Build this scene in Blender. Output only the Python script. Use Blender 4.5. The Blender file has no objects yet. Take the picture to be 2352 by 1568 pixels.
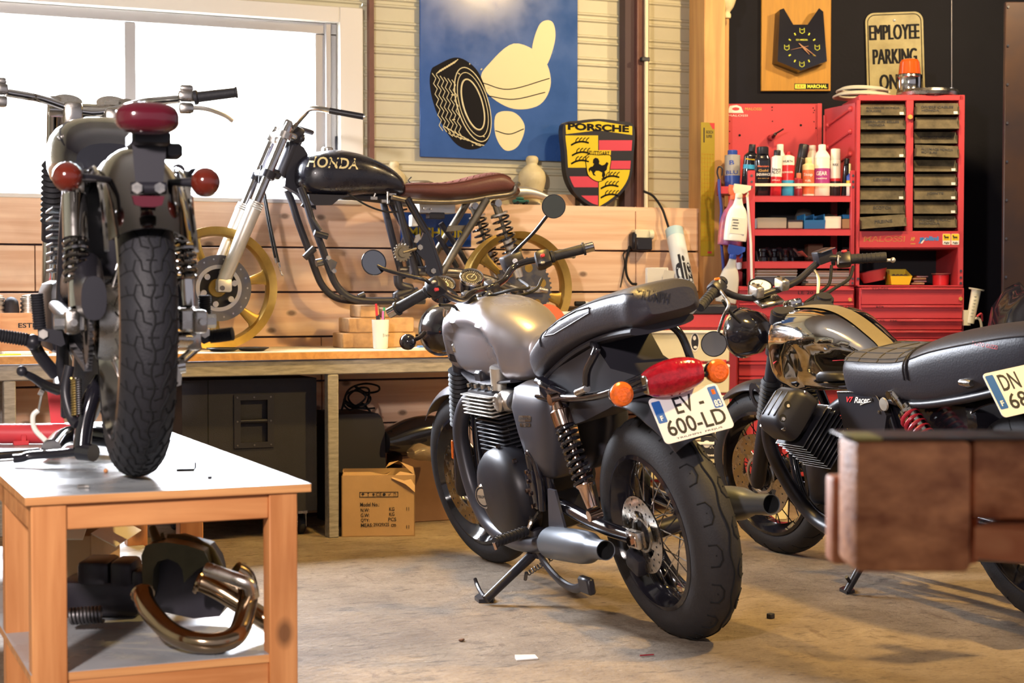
import bpy, bmesh, math, random
from math import sin, cos, tan, pi, radians as R, atan, atan2, sqrt
from mathutils import Vector as V, Matrix as Mx, Euler
random.seed(7)
SC = bpy.context.scene
COL = SC.collection
# ---------------------------------------------------------------- camera model (2352 x 1568 px)
F, CX, CY, HZ, H = 3800.0, 1176.0, 784.0, 668.0, 0.98
YAW = R(23.5); PITCH = atan((CY-HZ)/F)
c_r = V((cos(YAW), -sin(YAW), 0)); c_h = V((sin(YAW), cos(YAW), 0))
c_f = c_h*cos(PITCH) - V((0,0,1))*sin(PITCH); c_u = c_r.cross(c_f)
EYE = V((0,0,H))
def ray(px, py): return c_f + c_r*((px-CX)/F) - c_u*((py-CY)/F)
def atd(px, py, d): return EYE + ray(px,py)*d
def onz(px, py, z=0): r = ray(px,py); return EYE + r*((z-H)/r.z)
def ony(px, py, Y): r = ray(px,py); return EYE + r*(Y/r.y)
FM = Mx.Rotation(-YAW, 4, 'Z')          # frame facing the viewer: x right, y away, z up
def fx(px, d): return (px-CX)/F*d
def fz(py, d): return H-(py-HZ)/F*d
def T(x=0, y=0, z=0): return Mx.Translation((x,y,z))
def RX(a): return Mx.Rotation(R(a),4,'X')
def RY(a): return Mx.Rotation(R(a),4,'Y')
def RZ(a): return Mx.Rotation(R(a),4,'Z')
def SCL(x,y,z): return Mx.Diagonal((x,y,z,1))
def frame(o, x, y):                      # matrix with given origin, x axis and (approximate) y axis
    x = V(x).normalized(); z = x.cross(V(y)).normalized(); y = z.cross(x)
    return Mx(((x.x,y.x,z.x,o[0]),(x.y,y.y,z.y,o[1]),(x.z,y.z,z.z,o[2]),(0,0,0,1)))
def zto(d):                              # rotation taking z to direction d
    return V((0,0,1)).rotation_difference(V(d).normalized()).to_matrix().to_4x4()
# ---------------------------------------------------------------- materials
def lin(c):
    c = c/255.0
    return c/12.92 if c <= .04045 else ((c+.055)/1.055)**2.4
def rgb(h):
    if isinstance(h, str): h = tuple(int(h[i:i+2],16) for i in (0,2,4))
    return (lin(h[0]), lin(h[1]), lin(h[2]), 1)
MATS = {}
def nt(m): return m.node_tree.nodes, m.node_tree.links
def mat(name, col, rough=.5, metal=0, var=0, vs=8, bump=0, bs=60, coat=0, spec=.5, trans=0, ior=1.45, emit=None, es=1, alpha=1, rv=0, stretch=None, col2=None, det=4):
    m = bpy.data.materials.new(name); m.use_nodes = True; n, l = nt(m)
    b = n['Principled BSDF']; c = rgb(col)
    b.inputs['Base Color'].default_value = c; b.inputs['Roughness'].default_value = rough
    b.inputs['Metallic'].default_value = metal; b.inputs['Specular IOR Level'].default_value = spec
    b.inputs['Coat Weight'].default_value = coat; b.inputs['Coat Roughness'].default_value = .06
    b.inputs['Transmission Weight'].default_value = trans; b.inputs['IOR'].default_value = ior
    b.inputs['Alpha'].default_value = alpha
    if emit is not None:
        b.inputs['Emission Color'].default_value = rgb(emit); b.inputs['Emission Strength'].default_value = es
    tc = mp = None
    if var or bump or rv:
        tc = n.new('ShaderNodeTexCoord'); mp = n.new('ShaderNodeMapping'); l.new(tc.outputs['Object'], mp.inputs['Vector'])
        if stretch: mp.inputs['Scale'].default_value = stretch
    if var or rv:
        t = n.new('ShaderNodeTexNoise'); t.inputs['Scale'].default_value = vs; t.inputs['Detail'].default_value = det; t.inputs['Roughness'].default_value = .6
        l.new(mp.outputs[0], t.inputs['Vector'])
        if var:
            rp = n.new('ShaderNodeValToRGB'); rp.color_ramp.elements[0].position = .32; rp.color_ramp.elements[1].position = .68
            if col2: c0 = rgb(col2)
            else: c0 = tuple(max(0,x*(1-var)) for x in c[:3])+(1,)
            rp.color_ramp.elements[0].color = c0; rp.color_ramp.elements[1].color = c
            l.new(t.outputs['Fac'], rp.inputs[0]); l.new(rp.outputs[0], b.inputs['Base Color'])
        if rv:
            mr = n.new('ShaderNodeMapRange'); mr.inputs[1].default_value = .35; mr.inputs[2].default_value = .65
            mr.inputs[3].default_value = max(0,rough-rv); mr.inputs[4].default_value = min(1,rough+rv)
            l.new(t.outputs['Fac'], mr.inputs[0]); l.new(mr.outputs[0], b.inputs['Roughness'])
    if bump:
        t2 = n.new('ShaderNodeTexNoise'); t2.inputs['Scale'].default_value = bs; t2.inputs['Detail'].default_value = 4
        l.new(mp.outputs[0], t2.inputs['Vector'])
        bp = n.new('ShaderNodeBump'); bp.inputs['Strength'].default_value = bump; bp.inputs['Distance'].default_value = .01
        l.new(t2.outputs['Fac'], bp.inputs['Height']); l.new(bp.outputs[0], b.inputs['Normal'])
    MATS[name] = m
    return m
def wood(name, c1, c2, sc=(2,30,30), knots=True, dark='5a3a24', rough=.6, kn=3.0):
    m = bpy.data.materials.new(name); m.use_nodes = True; n, l = nt(m); b = n['Principled BSDF']
    b.inputs['Roughness'].default_value = rough
    tc = n.new('ShaderNodeTexCoord'); mp = n.new('ShaderNodeMapping'); mp.inputs['Scale'].default_value = sc
    l.new(tc.outputs['Object'], mp.inputs['Vector'])
    t = n.new('ShaderNodeTexNoise'); t.inputs['Scale'].default_value = 1.0; t.inputs['Detail'].default_value = 6; t.inputs['Distortion'].default_value = .6
    l.new(mp.outputs[0], t.inputs['Vector'])
    rp = n.new('ShaderNodeValToRGB'); e = rp.color_ramp.elements
    e[0].position=.36; e[0].color=rgb(c1); e[1].position=.64; e[1].color=rgb(c2)
    l.new(t.outputs['Fac'], rp.inputs[0])
    out = rp.outputs[0]
    # broad stains
    t2 = n.new('ShaderNodeTexNoise'); t2.inputs['Scale'].default_value = 2.3; t2.inputs['Detail'].default_value = 5
    l.new(tc.outputs['Object'], t2.inputs['Vector'])
    r2 = n.new('ShaderNodeMapRange'); r2.inputs[1].default_value=.56; r2.inputs[2].default_value=.78; r2.inputs[3].default_value=0; r2.inputs[4].default_value=.45
    l.new(t2.outputs['Fac'], r2.inputs[0])
    mx = n.new('ShaderNodeMix'); mx.data_type='RGBA'; mx.inputs['B'].default_value = rgb(dark)
    l.new(r2.outputs[0], mx.inputs['Factor']); l.new(out, mx.inputs['A']); out = mx.outputs['Result']
    if knots:
        vo = n.new('ShaderNodeTexVoronoi'); vo.inputs['Scale'].default_value = kn
        vo.voronoi_dimensions='2D'; sx_=n.new('ShaderNodeSeparateXYZ'); cx_=n.new('ShaderNodeCombineXYZ'); mp2 = n.new('ShaderNodeMapping'); mp2.inputs['Scale'].default_value=(.75,1.25,1) if sc[0]==min(sc) else (1.25,.75,1)
        l.new(tc.outputs['Object'], sx_.inputs[0]); l.new(sx_.outputs['X'], cx_.inputs['X']); l.new(sx_.outputs['Z'], cx_.inputs['Y']); l.new(cx_.outputs[0], mp2.inputs['Vector']); l.new(mp2.outputs[0], vo.inputs['Vector'])
        r3 = n.new('ShaderNodeMapRange'); r3.inputs[1].default_value=.035; r3.inputs[2].default_value=.085; r3.inputs[3].default_value=.75; r3.inputs[4].default_value=0
        l.new(vo.outputs['Distance'], r3.inputs[0])
        m3 = n.new('ShaderNodeMix'); m3.data_type='RGBA'; m3.inputs['B'].default_value = rgb('4a2c18')
        l.new(r3.outputs[0], m3.inputs['Factor']); l.new(out, m3.inputs['A']); out = m3.outputs['Result']
    l.new(out, b.inputs['Base Color'])
    bp = n.new('ShaderNodeBump'); bp.inputs['Strength'].default_value=.12; bp.inputs['Distance'].default_value=.004
    l.new(t.outputs['Fac'], bp.inputs['Height']); l.new(bp.outputs[0], b.inputs['Normal'])
    MATS[name] = m
    return m
# ---------------------------------------------------------------- mesh builder
def spl(pts, n=8, closed=False):
    P = [V(p) for p in pts]; N = len(P)
    if N < 3: return P
    out = []
    rng = N if closed else N-1
    for i in range(rng):
        if closed: a,b,c,d = P[(i-1)%N],P[i],P[(i+1)%N],P[(i+2)%N]
        else: a,b,c,d = P[max(i-1,0)],P[i],P[i+1],P[min(i+2,N-1)]
        if not closed:
            if i==0: a = b*2-c
            if i==N-2: d = c*2-b
        for k in range(n):
            t=k/n
            out.append(.5*((2*b)+(c-a)*t+(2*a-5*b+4*c-d)*t*t+(3*b-a-3*c+d)*t**3))
    if not closed: out.append(P[-1])
    return out
class MB:
    def __init__(s, m=None): s.v=[]; s.f=[]; s.fm=[]; s.ms=[]; s.cur=0; s.M=Mx.Identity(4); s.sharp=38; s.flat=False
    def m(s, name):
        if name not in s.ms: s.ms.append(name)
        s.cur = s.ms.index(name); return s
    def add(s, vs, fs):
        o = len(s.v); M = s.M
        s.v.extend(M @ V(p) for p in vs)
        flip = M.determinant() < 0
        for f in fs:
            f = [o+i for i in f]
            if flip: f.reverse()
            s.f.append(f); s.fm.append(s.cur)
        return s
    def box(s, c, d, r=None, bev=0, seg=1):
        x,y,z = d[0]/2,d[1]/2,d[2]/2
        m = T(*c)
        if r is not None: m = m @ (r if isinstance(r,Mx) else Euler([R(a) for a in r]).to_matrix().to_4x4())
        if bev:
            bm = bmesh.new(); bmesh.ops.create_cube(bm, size=1)
            for v in bm.verts: v.co = V((v.co.x*2*x, v.co.y*2*y, v.co.z*2*z))
            bmesh.ops.bevel(bm, geom=bm.edges[:], offset=min(bev,.49*min(d)), segments=seg, affect='EDGES', profile=.5)
            bm.verts.index_update()
            vs=[m@v.co for v in bm.verts]; fs=[[v.index for v in f.verts] for f in bm.faces]; bm.free()
            return s.add(vs,fs)
        vs=[m@V((a*x,b*y,e*z)) for a,b,e in ((-1,-1,-1),(1,-1,-1),(1,1,-1),(-1,1,-1),(-1,-1,1),(1,-1,1),(1,1,1),(-1,1,1))]
        return s.add(vs,[(0,3,2,1),(4,5,6,7),(0,1,5,4),(1,2,6,5),(2,3,7,6),(3,0,4,7)])
    def bb(s, a, b, bev=0, seg=1):        # box from two corners
        return s.box([(a[i]+b[i])/2 for i in range(3)],[abs(a[i]-b[i]) for i in range(3)],None,bev,seg)
    def tube(s, pts, r, n=10, closed=False, caps=True, sx=1, sy=1, up=None):
        P=[V(p) for p in pts]; N=len(P); rs = r if isinstance(r,(list,tuple)) else [r]*N
        if len(rs)!=N: rs=[rs[0]+(rs[-1]-rs[0])*i/(N-1) for i in range(N)]
        tg=[]
        for i in range(N):
            if closed: t=P[(i+1)%N]-P[i-1]
            else: t=P[min(i+1,N-1)]-P[max(i-1,0)]
            tg.append(t.normalized() if t.length>1e-9 else V((0,0,1)))
        u = V(up) if up is not None else (V((0,0,1)) if abs(tg[0].z)<.9 else V((1,0,0)))
        vs=[]; pu=None
        for i in range(N):
            t=tg[i]
            if pu is None: a=(u-t*u.dot(t)).normalized()
            else:
                a=pu-t*pu.dot(t); a = a.normalized() if a.length>1e-6 else pu
            pu=a; b=t.cross(a)
            for k in range(n):
                q=2*pi*k/n
                vs.append(P[i]+(a*(cos(q)*sy)+b*(sin(q)*sx))*rs[i])
        fs=[]
        for i in range(N if closed else N-1):
            j=(i+1)%N
            for k in range(n):
                k2=(k+1)%n; fs.append((i*n+k,i*n+k2,j*n+k2,j*n+k))
        if caps and not closed:
            fs.append(tuple(reversed(range(n)))); fs.append(tuple((N-1)*n+k for k in range(n)))
        return s.add(vs,fs)
    def cyl(s, a, b, r, r2=None, n=16): return s.tube([a,b],[r,r if r2 is None else r2],n)
    def lathe(s, prof, m=None, n=32, arc=None, caps=False):   # profile of (radius, height) about z of m
        m = m or Mx.Identity(4); k=len(prof); vs=[]; full = arc is None
        a0,a1 = (0,2*pi) if full else arc; st = n if full else n+1
        for i in range(st):
            q=a0+(a1-a0)*i/n; c,sn=cos(q),sin(q)
            vs += [m@V((p[0]*c,p[0]*sn,p[1])) for p in prof]
        fs=[]
        for i in range(n):
            j=(i+1)%st
            for t in range(k-1):
                f=[i*k+t,j*k+t,j*k+t+1,i*k+t+1]
                if prof[t][0]<1e-7: f=[i*k+t,j*k+t+1,i*k+t+1]
                elif prof[t+1][0]<1e-7: f=[i*k+t,j*k+t,j*k+t+1]
                fs.append(f)
        return s.add(vs,fs)
    def prism(s, poly, m, h, h0=0):        # polygon in xy of m, extruded h0..h along z
        n=len(poly)
        area=sum(poly[i][0]*poly[(i+1)%n][1]-poly[(i+1)%n][0]*poly[i][1] for i in range(n))
        if area<0: poly=list(reversed(poly))
        vs=[m@V((p[0],p[1],h0)) for p in poly]+[m@V((p[0],p[1],h)) for p in poly]
        fs=[tuple(reversed(range(n))),tuple(range(n,2*n))]+[(i,(i+1)%n,n+(i+1)%n,n+i) for i in range(n)]
        return s.add(vs,fs)
    def loft(s, rings, caps=True, closed=False):
        n=len(rings[0]); vs=[p for r in rings for p in r]; fs=[]; N=len(rings)
        for i in range(N if closed else N-1):
            j=(i+1)%N
            for k in range(n):
                k2=(k+1)%n; fs.append((i*n+k,i*n+k2,j*n+k2,j*n+k))
        if caps and not closed:
            fs.append(tuple(reversed(range(n)))); fs.append(tuple((N-1)*n+k for k in range(n)))
        return s.add(vs,fs)
    def ball(s, c, r, n=20, k=12, m=None):
        rr = r if isinstance(r,(tuple,list)) else (r,r,r)
        mm = T(*c) @ (m or Mx.Identity(4)) @ SCL(*rr)
        return s.lathe([(sin(pi*i/k) if 0<i<k else 0, -cos(pi*i/k)) for i in range(k+1)], mm, n)
    def torus(s, m, R_, r, n=40, k=10, arc=None):
        q=[(R_+r*cos(2*pi*i/k), r*sin(2*pi*i/k)) for i in range(k+1)]
        return s.lathe(q, m, n, arc)
    def coil(s, a, b, R_, r, turns, n=14, k=6):
        a,b=V(a),V(b); m=zto(b-a); L=(b-a).length; N=int(turns*n)
        return s.tube([a+m@V((R_*cos(2*pi*i/n),R_*sin(2*pi*i/n),L*i/N)) for i in range(N+1)], r, k)
    def bolt(s, c, d, r=.006, h=.005):
        c=V(c); d=V(d).normalized(); return s.tube([c,c+d*h],r,6)
    def text(s, t, m, w=None, h=None, ext=.0006, shear=0, bold=0, align='C', size=1.0):
        cu=bpy.data.curves.new('t','FONT'); cu.body=t; cu.size=size; cu.shear=shear; cu.offset=bold; cu.resolution_u=3
        ob=bpy.data.objects.new('t',cu); me=bpy.data.meshes.new_from_object(ob)
        vs=[v.co.copy() for v in me.vertices]; fs=[list(p.vertices) for p in me.polygons]
        bpy.data.objects.remove(ob); bpy.data.curves.remove(cu); bpy.data.meshes.remove(me)
        if not vs: return s
        x0=min(v.x for v in vs); x1=max(v.x for v in vs); y0=min(v.y for v in vs); y1=max(v.y for v in vs)
        ky = h/(y1-y0) if h else None; kx = w/(x1-x0) if w else ky
        if ky is None: ky=kx
        ax = {'C':(x0+x1)/2,'L':x0,'R':x1}[align]; ay=(y0+y1)/2
        return s.add([m@V(((v.x-ax)*kx,(v.y-ay)*ky,ext)) for v in vs],fs)
    def obj(s, name, parent=None, mats=None, W=False, props=None):
        inv=None
        if parent is not None and W: inv=RM[parent.name].inverted()
        me=bpy.data.meshes.new(name)
        me.from_pydata([tuple(inv@p) if inv else tuple(p) for p in s.v],[],s.f)
        for mn in (s.ms or [mats or 'black_paint']): me.materials.append(MATS[mn])
        me.polygons.foreach_set('material_index', s.fm)
        if not s.flat:
            me.shade_smooth(); me.set_sharp_from_angle(angle=R(s.sharp))
        me.validate(); me.update()
        o=bpy.data.objects.new(name,me); COL.objects.link(o)
        if parent is not None:
            o.parent=parent; RM[o.name]=RM[parent.name]
        if props:
            for k,x in props.items(): o[k]=x
        return o
RM={}
def thing(name, label, cat, M=None, group=None):
    o=bpy.data.objects.new(name,None); COL.objects.link(o); o.empty_display_size=.05
    M=M if M is not None else Mx.Identity(4)
    o.matrix_world=M; RM[o.name]=M.copy()
    o['label']=label; o['category']=cat
    if group: o['group']=group
    return o
def solo(mb, name, label=None, cat=None, group=None, kind=None, M=None):
    """one mesh is the whole thing; verts are in the frame M (default world); origin set to the base of the mesh"""
    M=M if M is not None else Mx.Identity(4)
    xs=[p.x for p in mb.v]; ys=[p.y for p in mb.v]; zs=[p.z for p in mb.v]
    b=V(((min(xs)+max(xs))/2,(min(ys)+max(ys))/2,min(zs)))
    mb.v=[p-b for p in mb.v]
    o=mb.obj(name); o.matrix_world=M@T(*b); RM[o.name]=M@T(*b)
    if label: o['label']=label
    if cat: o['category']=cat
    if group: o['group']=group
    if kind: o['kind']=kind
    return o
def struct(mb, name, parent=None, M=None):
    if parent is not None: return mb.obj(name,parent)
    return solo(mb,name,kind='structure',M=M)
def dup(root, M, label=None, group=None):
    r=root.copy(); COL.objects.link(r); r.matrix_world=M; RM[r.name]=M.copy()
    if label: r['label']=label
    if group: r['group']=group
    for ch in list(root.children):
        c=ch.copy(); COL.objects.link(c); c.parent=r; RM[c.name]=M.copy()
        for g in list(ch.children):
            d=g.copy(); COL.objects.link(d); d.parent=c; RM[d.name]=M.copy()
    return r
def rrect(w,h,r,n=5,cx=0,cy=0):
    out=[]
    for sx,sy,a in ((1,1,0),(-1,1,90),(-1,-1,180),(1,-1,270)):
        for i in range(n+1):
            q=R(a+90*i/n); out.append((cx+sx*(w/2-r)+r*cos(q), cy+sy*(h/2-r)+r*sin(q)))
    return out
def ell(rx,ry,n=24,cx=0,cy=0): return [(cx+rx*cos(2*pi*i/n),cy+ry*sin(2*pi*i/n)) for i in range(n)]
def sring(c, ux, uy, a, b, e=2.0, n=24, eb=None):      # superellipse ring
    out=[]
    for i in range(n):
        q=2*pi*i/n; cq,sq=cos(q),sin(q); ee = e if (sq>=0 or eb is None) else eb
        out.append(V(c)+V(ux)*(a*math.copysign(abs(cq)**(2/ee),cq))+V(uy)*(b*math.copysign(abs(sq)**(2/ee),sq)))
    return out
# ---------------------------------------------------------------- palette
mat('black_paint','222129',.45,var=.2,vs=6)
mat('black_gloss','1c1b22',.12,coat=.6)
mat('black_satin','232229',.38)
mat('black_matt','28272f',.6)
mat('rubber','232329',.62,var=.25,vs=30,bump=.15,bs=200)
mat('rubber_dark','141418',.75)
mat('groove','0d0d10',.9)
mat('chrome','c9c6c4',.12,1,rv=.06,vs=20)
mat('chrome_dull','b9b4ae',.28,1,rv=.1,vs=25)
mat('alu','c2bdb6',.38,1,rv=.1,vs=30)
mat('alu_light','d8d4cc',.42,.85,var=.15,vs=12)
mat('steel_dark','6c6a6c',.4,1,rv=.12,vs=25)
mat('gold_rim','b0904a',.4,.75,var=.25,vs=14)
mat('gold_spring','b29a60',.35,.9)
mat('white_plastic','e4e2da',.45)
mat('cream_plastic','e6dfc0',.45,var=.08)
mat('red_paint','cc4048',.38,var=.12,vs=5)
mat('red_dark','a32834',.4,var=.2,vs=5)
mat('glass_mirror','8a8a8c',.03,1)
mat('white_paint','ecece8',.5)
mat('ink','1b1a22',.6)
# ================================================================ camera, lights, world
cam=bpy.data.cameras.new('camera'); co=bpy.data.objects.new('camera',cam); COL.objects.link(co)
cam.sensor_width=36; cam.lens=F/2352*36; cam.clip_start=.05
co.matrix_world=Mx(((c_r.x,c_u.x,-c_f.x,0),(c_r.y,c_u.y,-c_f.y,0),(c_r.z,c_u.z,-c_f.z,H),(0,0,0,1)))
cam.dof.use_dof=True; cam.dof.focus_distance=5.5; cam.dof.aperture_fstop=5.4
SC.camera=co
SC.view_settings.view_transform='Standard'; SC.view_settings.look='None'; SC.view_settings.gamma=1
SC.view_settings.use_curve_mapping=False; SC.view_settings.exposure=1.3
SC.cycles.use_denoising=True; SC.cycles.max_bounces=8; SC.cycles.caustics_reflective=False; SC.cycles.caustics_refractive=False
SC.cycles.sample_clamp_indirect=6; SC.cycles.transparent_max_bounces=12
w=bpy.data.worlds.new('world'); SC.world=w; w.use_nodes=True
bg=w.node_tree.nodes['Background']; bg.inputs[0].default_value=rgb('dcd8e2'); bg.inputs[1].default_value=.27
def area(name, loc, target, sx, sy, power, col, spread=180):
    L=bpy.data.lights.new(name,'AREA'); L.shape='RECTANGLE'; L.size=sx; L.size_y=sy; L.energy=power; L.color=rgb(col)[:3]; L.spread=R(spread)
    o=bpy.data.objects.new(name,L); COL.objects.link(o)
    d=V(target)-V(loc); o.matrix_world=T(*loc)@d.to_track_quat('-Z','Y').to_matrix().to_4x4(); return o
def spot(name, loc, target, power, col, ang=120, blend=.7, rad=.06):
    L=bpy.data.lights.new(name,'SPOT'); L.energy=power; L.color=rgb(col)[:3]; L.spot_size=R(ang); L.spot_blend=blend; L.shadow_soft_size=rad
    o=bpy.data.objects.new(name,L); COL.objects.link(o)
    d=V(target)-V(loc); o.matrix_world=T(*loc)@d.to_track_quat('-Z','Y').to_matrix().to_4x4(); return o
YW=7.12; YP=6.9; ZS=1.355; WX0,WX1,WZ0,WZ1=.38,2.24,1.372,2.17
area('window_daylight',(1.2,YW+.30,1.85),(1.5,4.2,.25),1.9,.85,330,'eef4ff')
spot('lamp_bench',(3.7,5.3,2.8),(3.5,7.1,1.3),52,'ffd89a',140)
spot('lamp_cabinet',(4.9,5.2,2.8),(5.0,6.4,.9),58,'ffe2b0',140)
spot('lamp_floor',(1.9,5.1,2.95),(1.9,5.1,0),125,'ffcc66',84,.5,.08)
spot('lamp_aisle',(3.75,3.2,2.85),(2.75,4.5,0),215,'ffd27c',82,.5,.08)
spot('lamp_entrance',(-.9,.9,2.15),(1.3,6.4,1.15),290,'fff0ea',95,.9,.12)
# ================================================================ shell
def floor_mat():
    m=bpy.data.materials.new('floor_concrete'); m.use_nodes=True; n,l=nt(m); b=n['Principled BSDF']
    tc=n.new('ShaderNodeTexCoord')
    def noise(s,d=6,rg=.6,st=(1,1,1),dist=0):
        mp=n.new('ShaderNodeMapping'); mp.inputs['Scale'].default_value=st; l.new(tc.outputs['Object'],mp.inputs[0])
        t=n.new('ShaderNodeTexNoise'); t.inputs['Scale'].default_value=s; t.inputs['Detail'].default_value=d; t.inputs['Roughness'].default_value=rg; t.inputs['Distortion'].default_value=dist
        l.new(mp.outputs[0],t.inputs[0]); return t.outputs['Fac']
    def rmp(f,a,bb,x,y):
        r=n.new('ShaderNodeMapRange'); r.inputs[1].default_value=a; r.inputs[2].default_value=bb; r.inputs[3].default_value=x; r.inputs[4].default_value=y; l.new(f,r.inputs[0]); return r.outputs[0]
    def mix(fac,a,bcol,mode='MIX'):
        x=n.new('ShaderNodeMix'); x.data_type='RGBA'; x.blend_type=mode
        l.new(fac,x.inputs['Factor']); l.new(a,x.inputs['A']); x.inputs['B'].default_value=rgb(bcol); return x.outputs['Result']
    r=n.new('ShaderNodeValToRGB'); e=r.color_ramp.elements; e[0].position=.3; e[0].color=rgb('7e6c58'); e[1].position=.7; e[1].color=rgb('b8a690')
    l.new(noise(2.2,10,.72),r.inputs[0]); o=r.outputs[0]
    o=mix(rmp(noise(.9,6,.6),.52,.68,0,.55),o,'6f5a48')
    o=mix(rmp(noise(11,9,.75,(1,2.2,1)),.53,.66,0,.7),o,'4a3e34')
    o=mix(rmp(noise(3.2,8,.7,(2.6,1,1),.8),.60,.68,0,.55),o,'5a4433')
    o=mix(rmp(noise(55,8,.8,(1,1.8,1)),.52,.66,0,.6),o,'4e4238')
    o=mix(rmp(noise(26,4,.7),.66,.72,0,.5),o,'d8ccb8')
    l.new(o,b.inputs['Base Color']); b.inputs['Roughness'].default_value=.72
    bp=n.new('ShaderNodeBump'); bp.inputs['Strength'].default_value=1.0; bp.inputs['Distance'].default_value=.03
    l.new(noise(22,10,.7),bp.inputs['Height']); l.new(bp.outputs[0],b.inputs['Normal'])
    MATS['floor_concrete']=m
floor_mat()
mat('wall_cream','d2ceb4',.5,var=.10,vs=4)
mat('wall_black','131219',.7,spec=.2,var=.25,vs=3,bump=.1)
mat('ceiling_grey','8a847c',.8)
mat('steel_brown','7a5348',.5,var=.3,vs=9)
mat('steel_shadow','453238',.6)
mat('rust_sheet','4a3222',.5,.2,var=.55,vs=2.2,col2='2a2228')
mat('aluminium_frame','b9b6b4',.4,.6)
mat('window_white','e6e2d8',.5)
mat('sky_white','ffffff',.9,emit='eef4f8',es=3.2)
wood('plank_wood','e0b490','f3d2b2',(1.2,14,26),True,'a06a44',.6,4.2)
wood('post_wood','b88c58','d0a468',(24,24,1.5),False,'9a6a40')
g=MB().m('floor_concrete'); g.add([(-4,-3,0),(9,-3,0),(9,11,0),(-4,11,0)],[(0,1,2,3)]); struct(g,'floor')
g=MB().m('ceiling_grey'); g.bb((-2.6,-.6,3.3),(8.5,10,3.36)); struct(g,'ceiling')
# corrugated rear wall, with the window opening
def corr(g,x0,x1,z0,z1,Y):
    z=z0; prof=[]
    while z<z1:
        for dz,dy in ((0,0),(.052,0),(.058,-.010),(.064,-.010),(.07,0),(.082,0),(.088,-.010),(.094,-.010),(.1,0)):
            if z+dz<=z1: prof.append((Y+dy,z+dz))
        z+=.105
    prof.append((Y,z1)); vs=[]; 
    for y,zz in prof: vs += [(x0,y,zz),(x1,y,zz)]
    g.add(vs,[(2*i,2*i+1,2*i+3,2*i+2) for i in range(len(prof)-1)])
PX=ony(1605,400,YP).x        # left face of the timber post
g=MB().m('wall_cream'); g.sharp=20
corr(g,2.36,PX+.2,0,3.3,YW); corr(g,-2.6,.2,0,3.3,YW); corr(g,.2,2.36,0,1.2,YW); corr(g,.2,2.36,2.21,3.3,YW)
g.bb((2.36,YW-.003,1.7),(2.37,YW+.02,1.72)); struct(g,'wall_back')
g=MB().m('wall_cream'); g.bb((-2.7,-.6,0),(-2.6,YW+.1,3.3)); struct(g,'wall_left')
# plank cladding below the ledge
g=MB().m('plank_wood'); zz=ZS; i=0
ends=[-2.6,PX]
for k in range(7):
    z1=ZS-.192*k; z0=max(0,z1-.184)
    cuts=[-2.6]+([.9] if k%2 else [-.4])+([ony(1460,560,YP).x] if k<3 else [2.1])+[PX]
    for a,b in zip(cuts,cuts[1:]): g.bb((a+.002,YP-(.004 if k%3==1 else 0),z0),(b-.002,YP+.03,z1),.002)
g.m('steel_shadow'); g.bb((-2.6,YP+.028,0),(PX,YP+.035,ZS-.01))
g.m('plank_wood'); g.bb((-2.6,YP,ZS-.002),(PX,YW-.012,ZS+.018)); struct(g,'wall_back_lower')
# window
wn=MB().m('window_white'); fr=.045
for a,b in (((WX0-.06,WZ0-.0),(WX0,WZ1+.07)),((WX1,WZ0),(WX1+.11,WZ1+.07)),((WX0,WZ1),(WX1,WZ1+.07))):
    wn.bb((a[0],YW-.05,a[1]),(b[0],YW+.10,b[1]),.004)
win=struct(wn,'window_1')
g=MB().m('aluminium_frame'); Yf=YW-.01
MXP=ony(300,200,Yf).x
g.bb((WX0,Yf,WZ0),(WX1,Yf+.06,WZ0+.035),.003); g.bb((WX0,Yf,WZ1-.05),(WX1,Yf+.07,WZ1),.003)
g.bb((WX1-.10,Yf+.003,WZ0+.034),(WX1,Yf+.06,WZ1-.051),.003); g.bb((WX1-.055,Yf-.012,WZ0),(WX1-.03,Yf+.04,WZ1),.003)
g.bb((MXP-.025,Yf+.004,WZ0+.034),(MXP+.025,Yf+.05,WZ1-.051),.003); g.bb((WX0,Yf+.002,WZ0+.034),(WX0+.07,Yf+.06,WZ1-.051),.003)
g.obj('window_frame',win,W=True)
g=MB().m('black_matt'); p=ony(779,335,Yf-.02); g.bb((p.x-.011,Yf-.008,p.z-.045),(p.x+.011,Yf+.002,p.z+.045),.004); g.obj('window_handle',win,W=True)
m_=bpy.data.materials.new('window_glass'); m_.use_nodes=True; n_,l_=nt(m_); n_.remove(n_['Principled BSDF']); a_=n_.new('ShaderNodeBsdfTransparent'); b_=n_.new('ShaderNodeBsdfGlossy'); b_.inputs['Roughness'].default_value=.02; x_=n_.new('ShaderNodeMixShader'); x_.inputs[0].default_value=.05; l_.new(a_.outputs[0],x_.inputs[1]); l_.new(b_.outputs[0],x_.inputs[2]); l_.new(x_.outputs[0],n_['Material Output'].inputs[0]); MATS['window_glass']=m_
g=MB().m('window_glass'); g.bb((WX0+.05,Yf+.028,WZ0+.03),(WX1-.05,Yf+.032,WZ1-.04)); g.obj('pane',win,W=True)
g=MB().m('window_white'); g.bb((WX0-.06,YP-.01,WZ0-.017),(WX1+.05,YW+.1,WZ0+.002),.003); g.obj('window_sill',win,W=True)
g=MB().m('sky_white'); g.add([(-4,9.5,-1),(6,9.5,-1),(6,9.5,5),(-4,9.5,5)],[(0,1,2,3)]); struct(g,'sky_backdrop')
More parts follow.
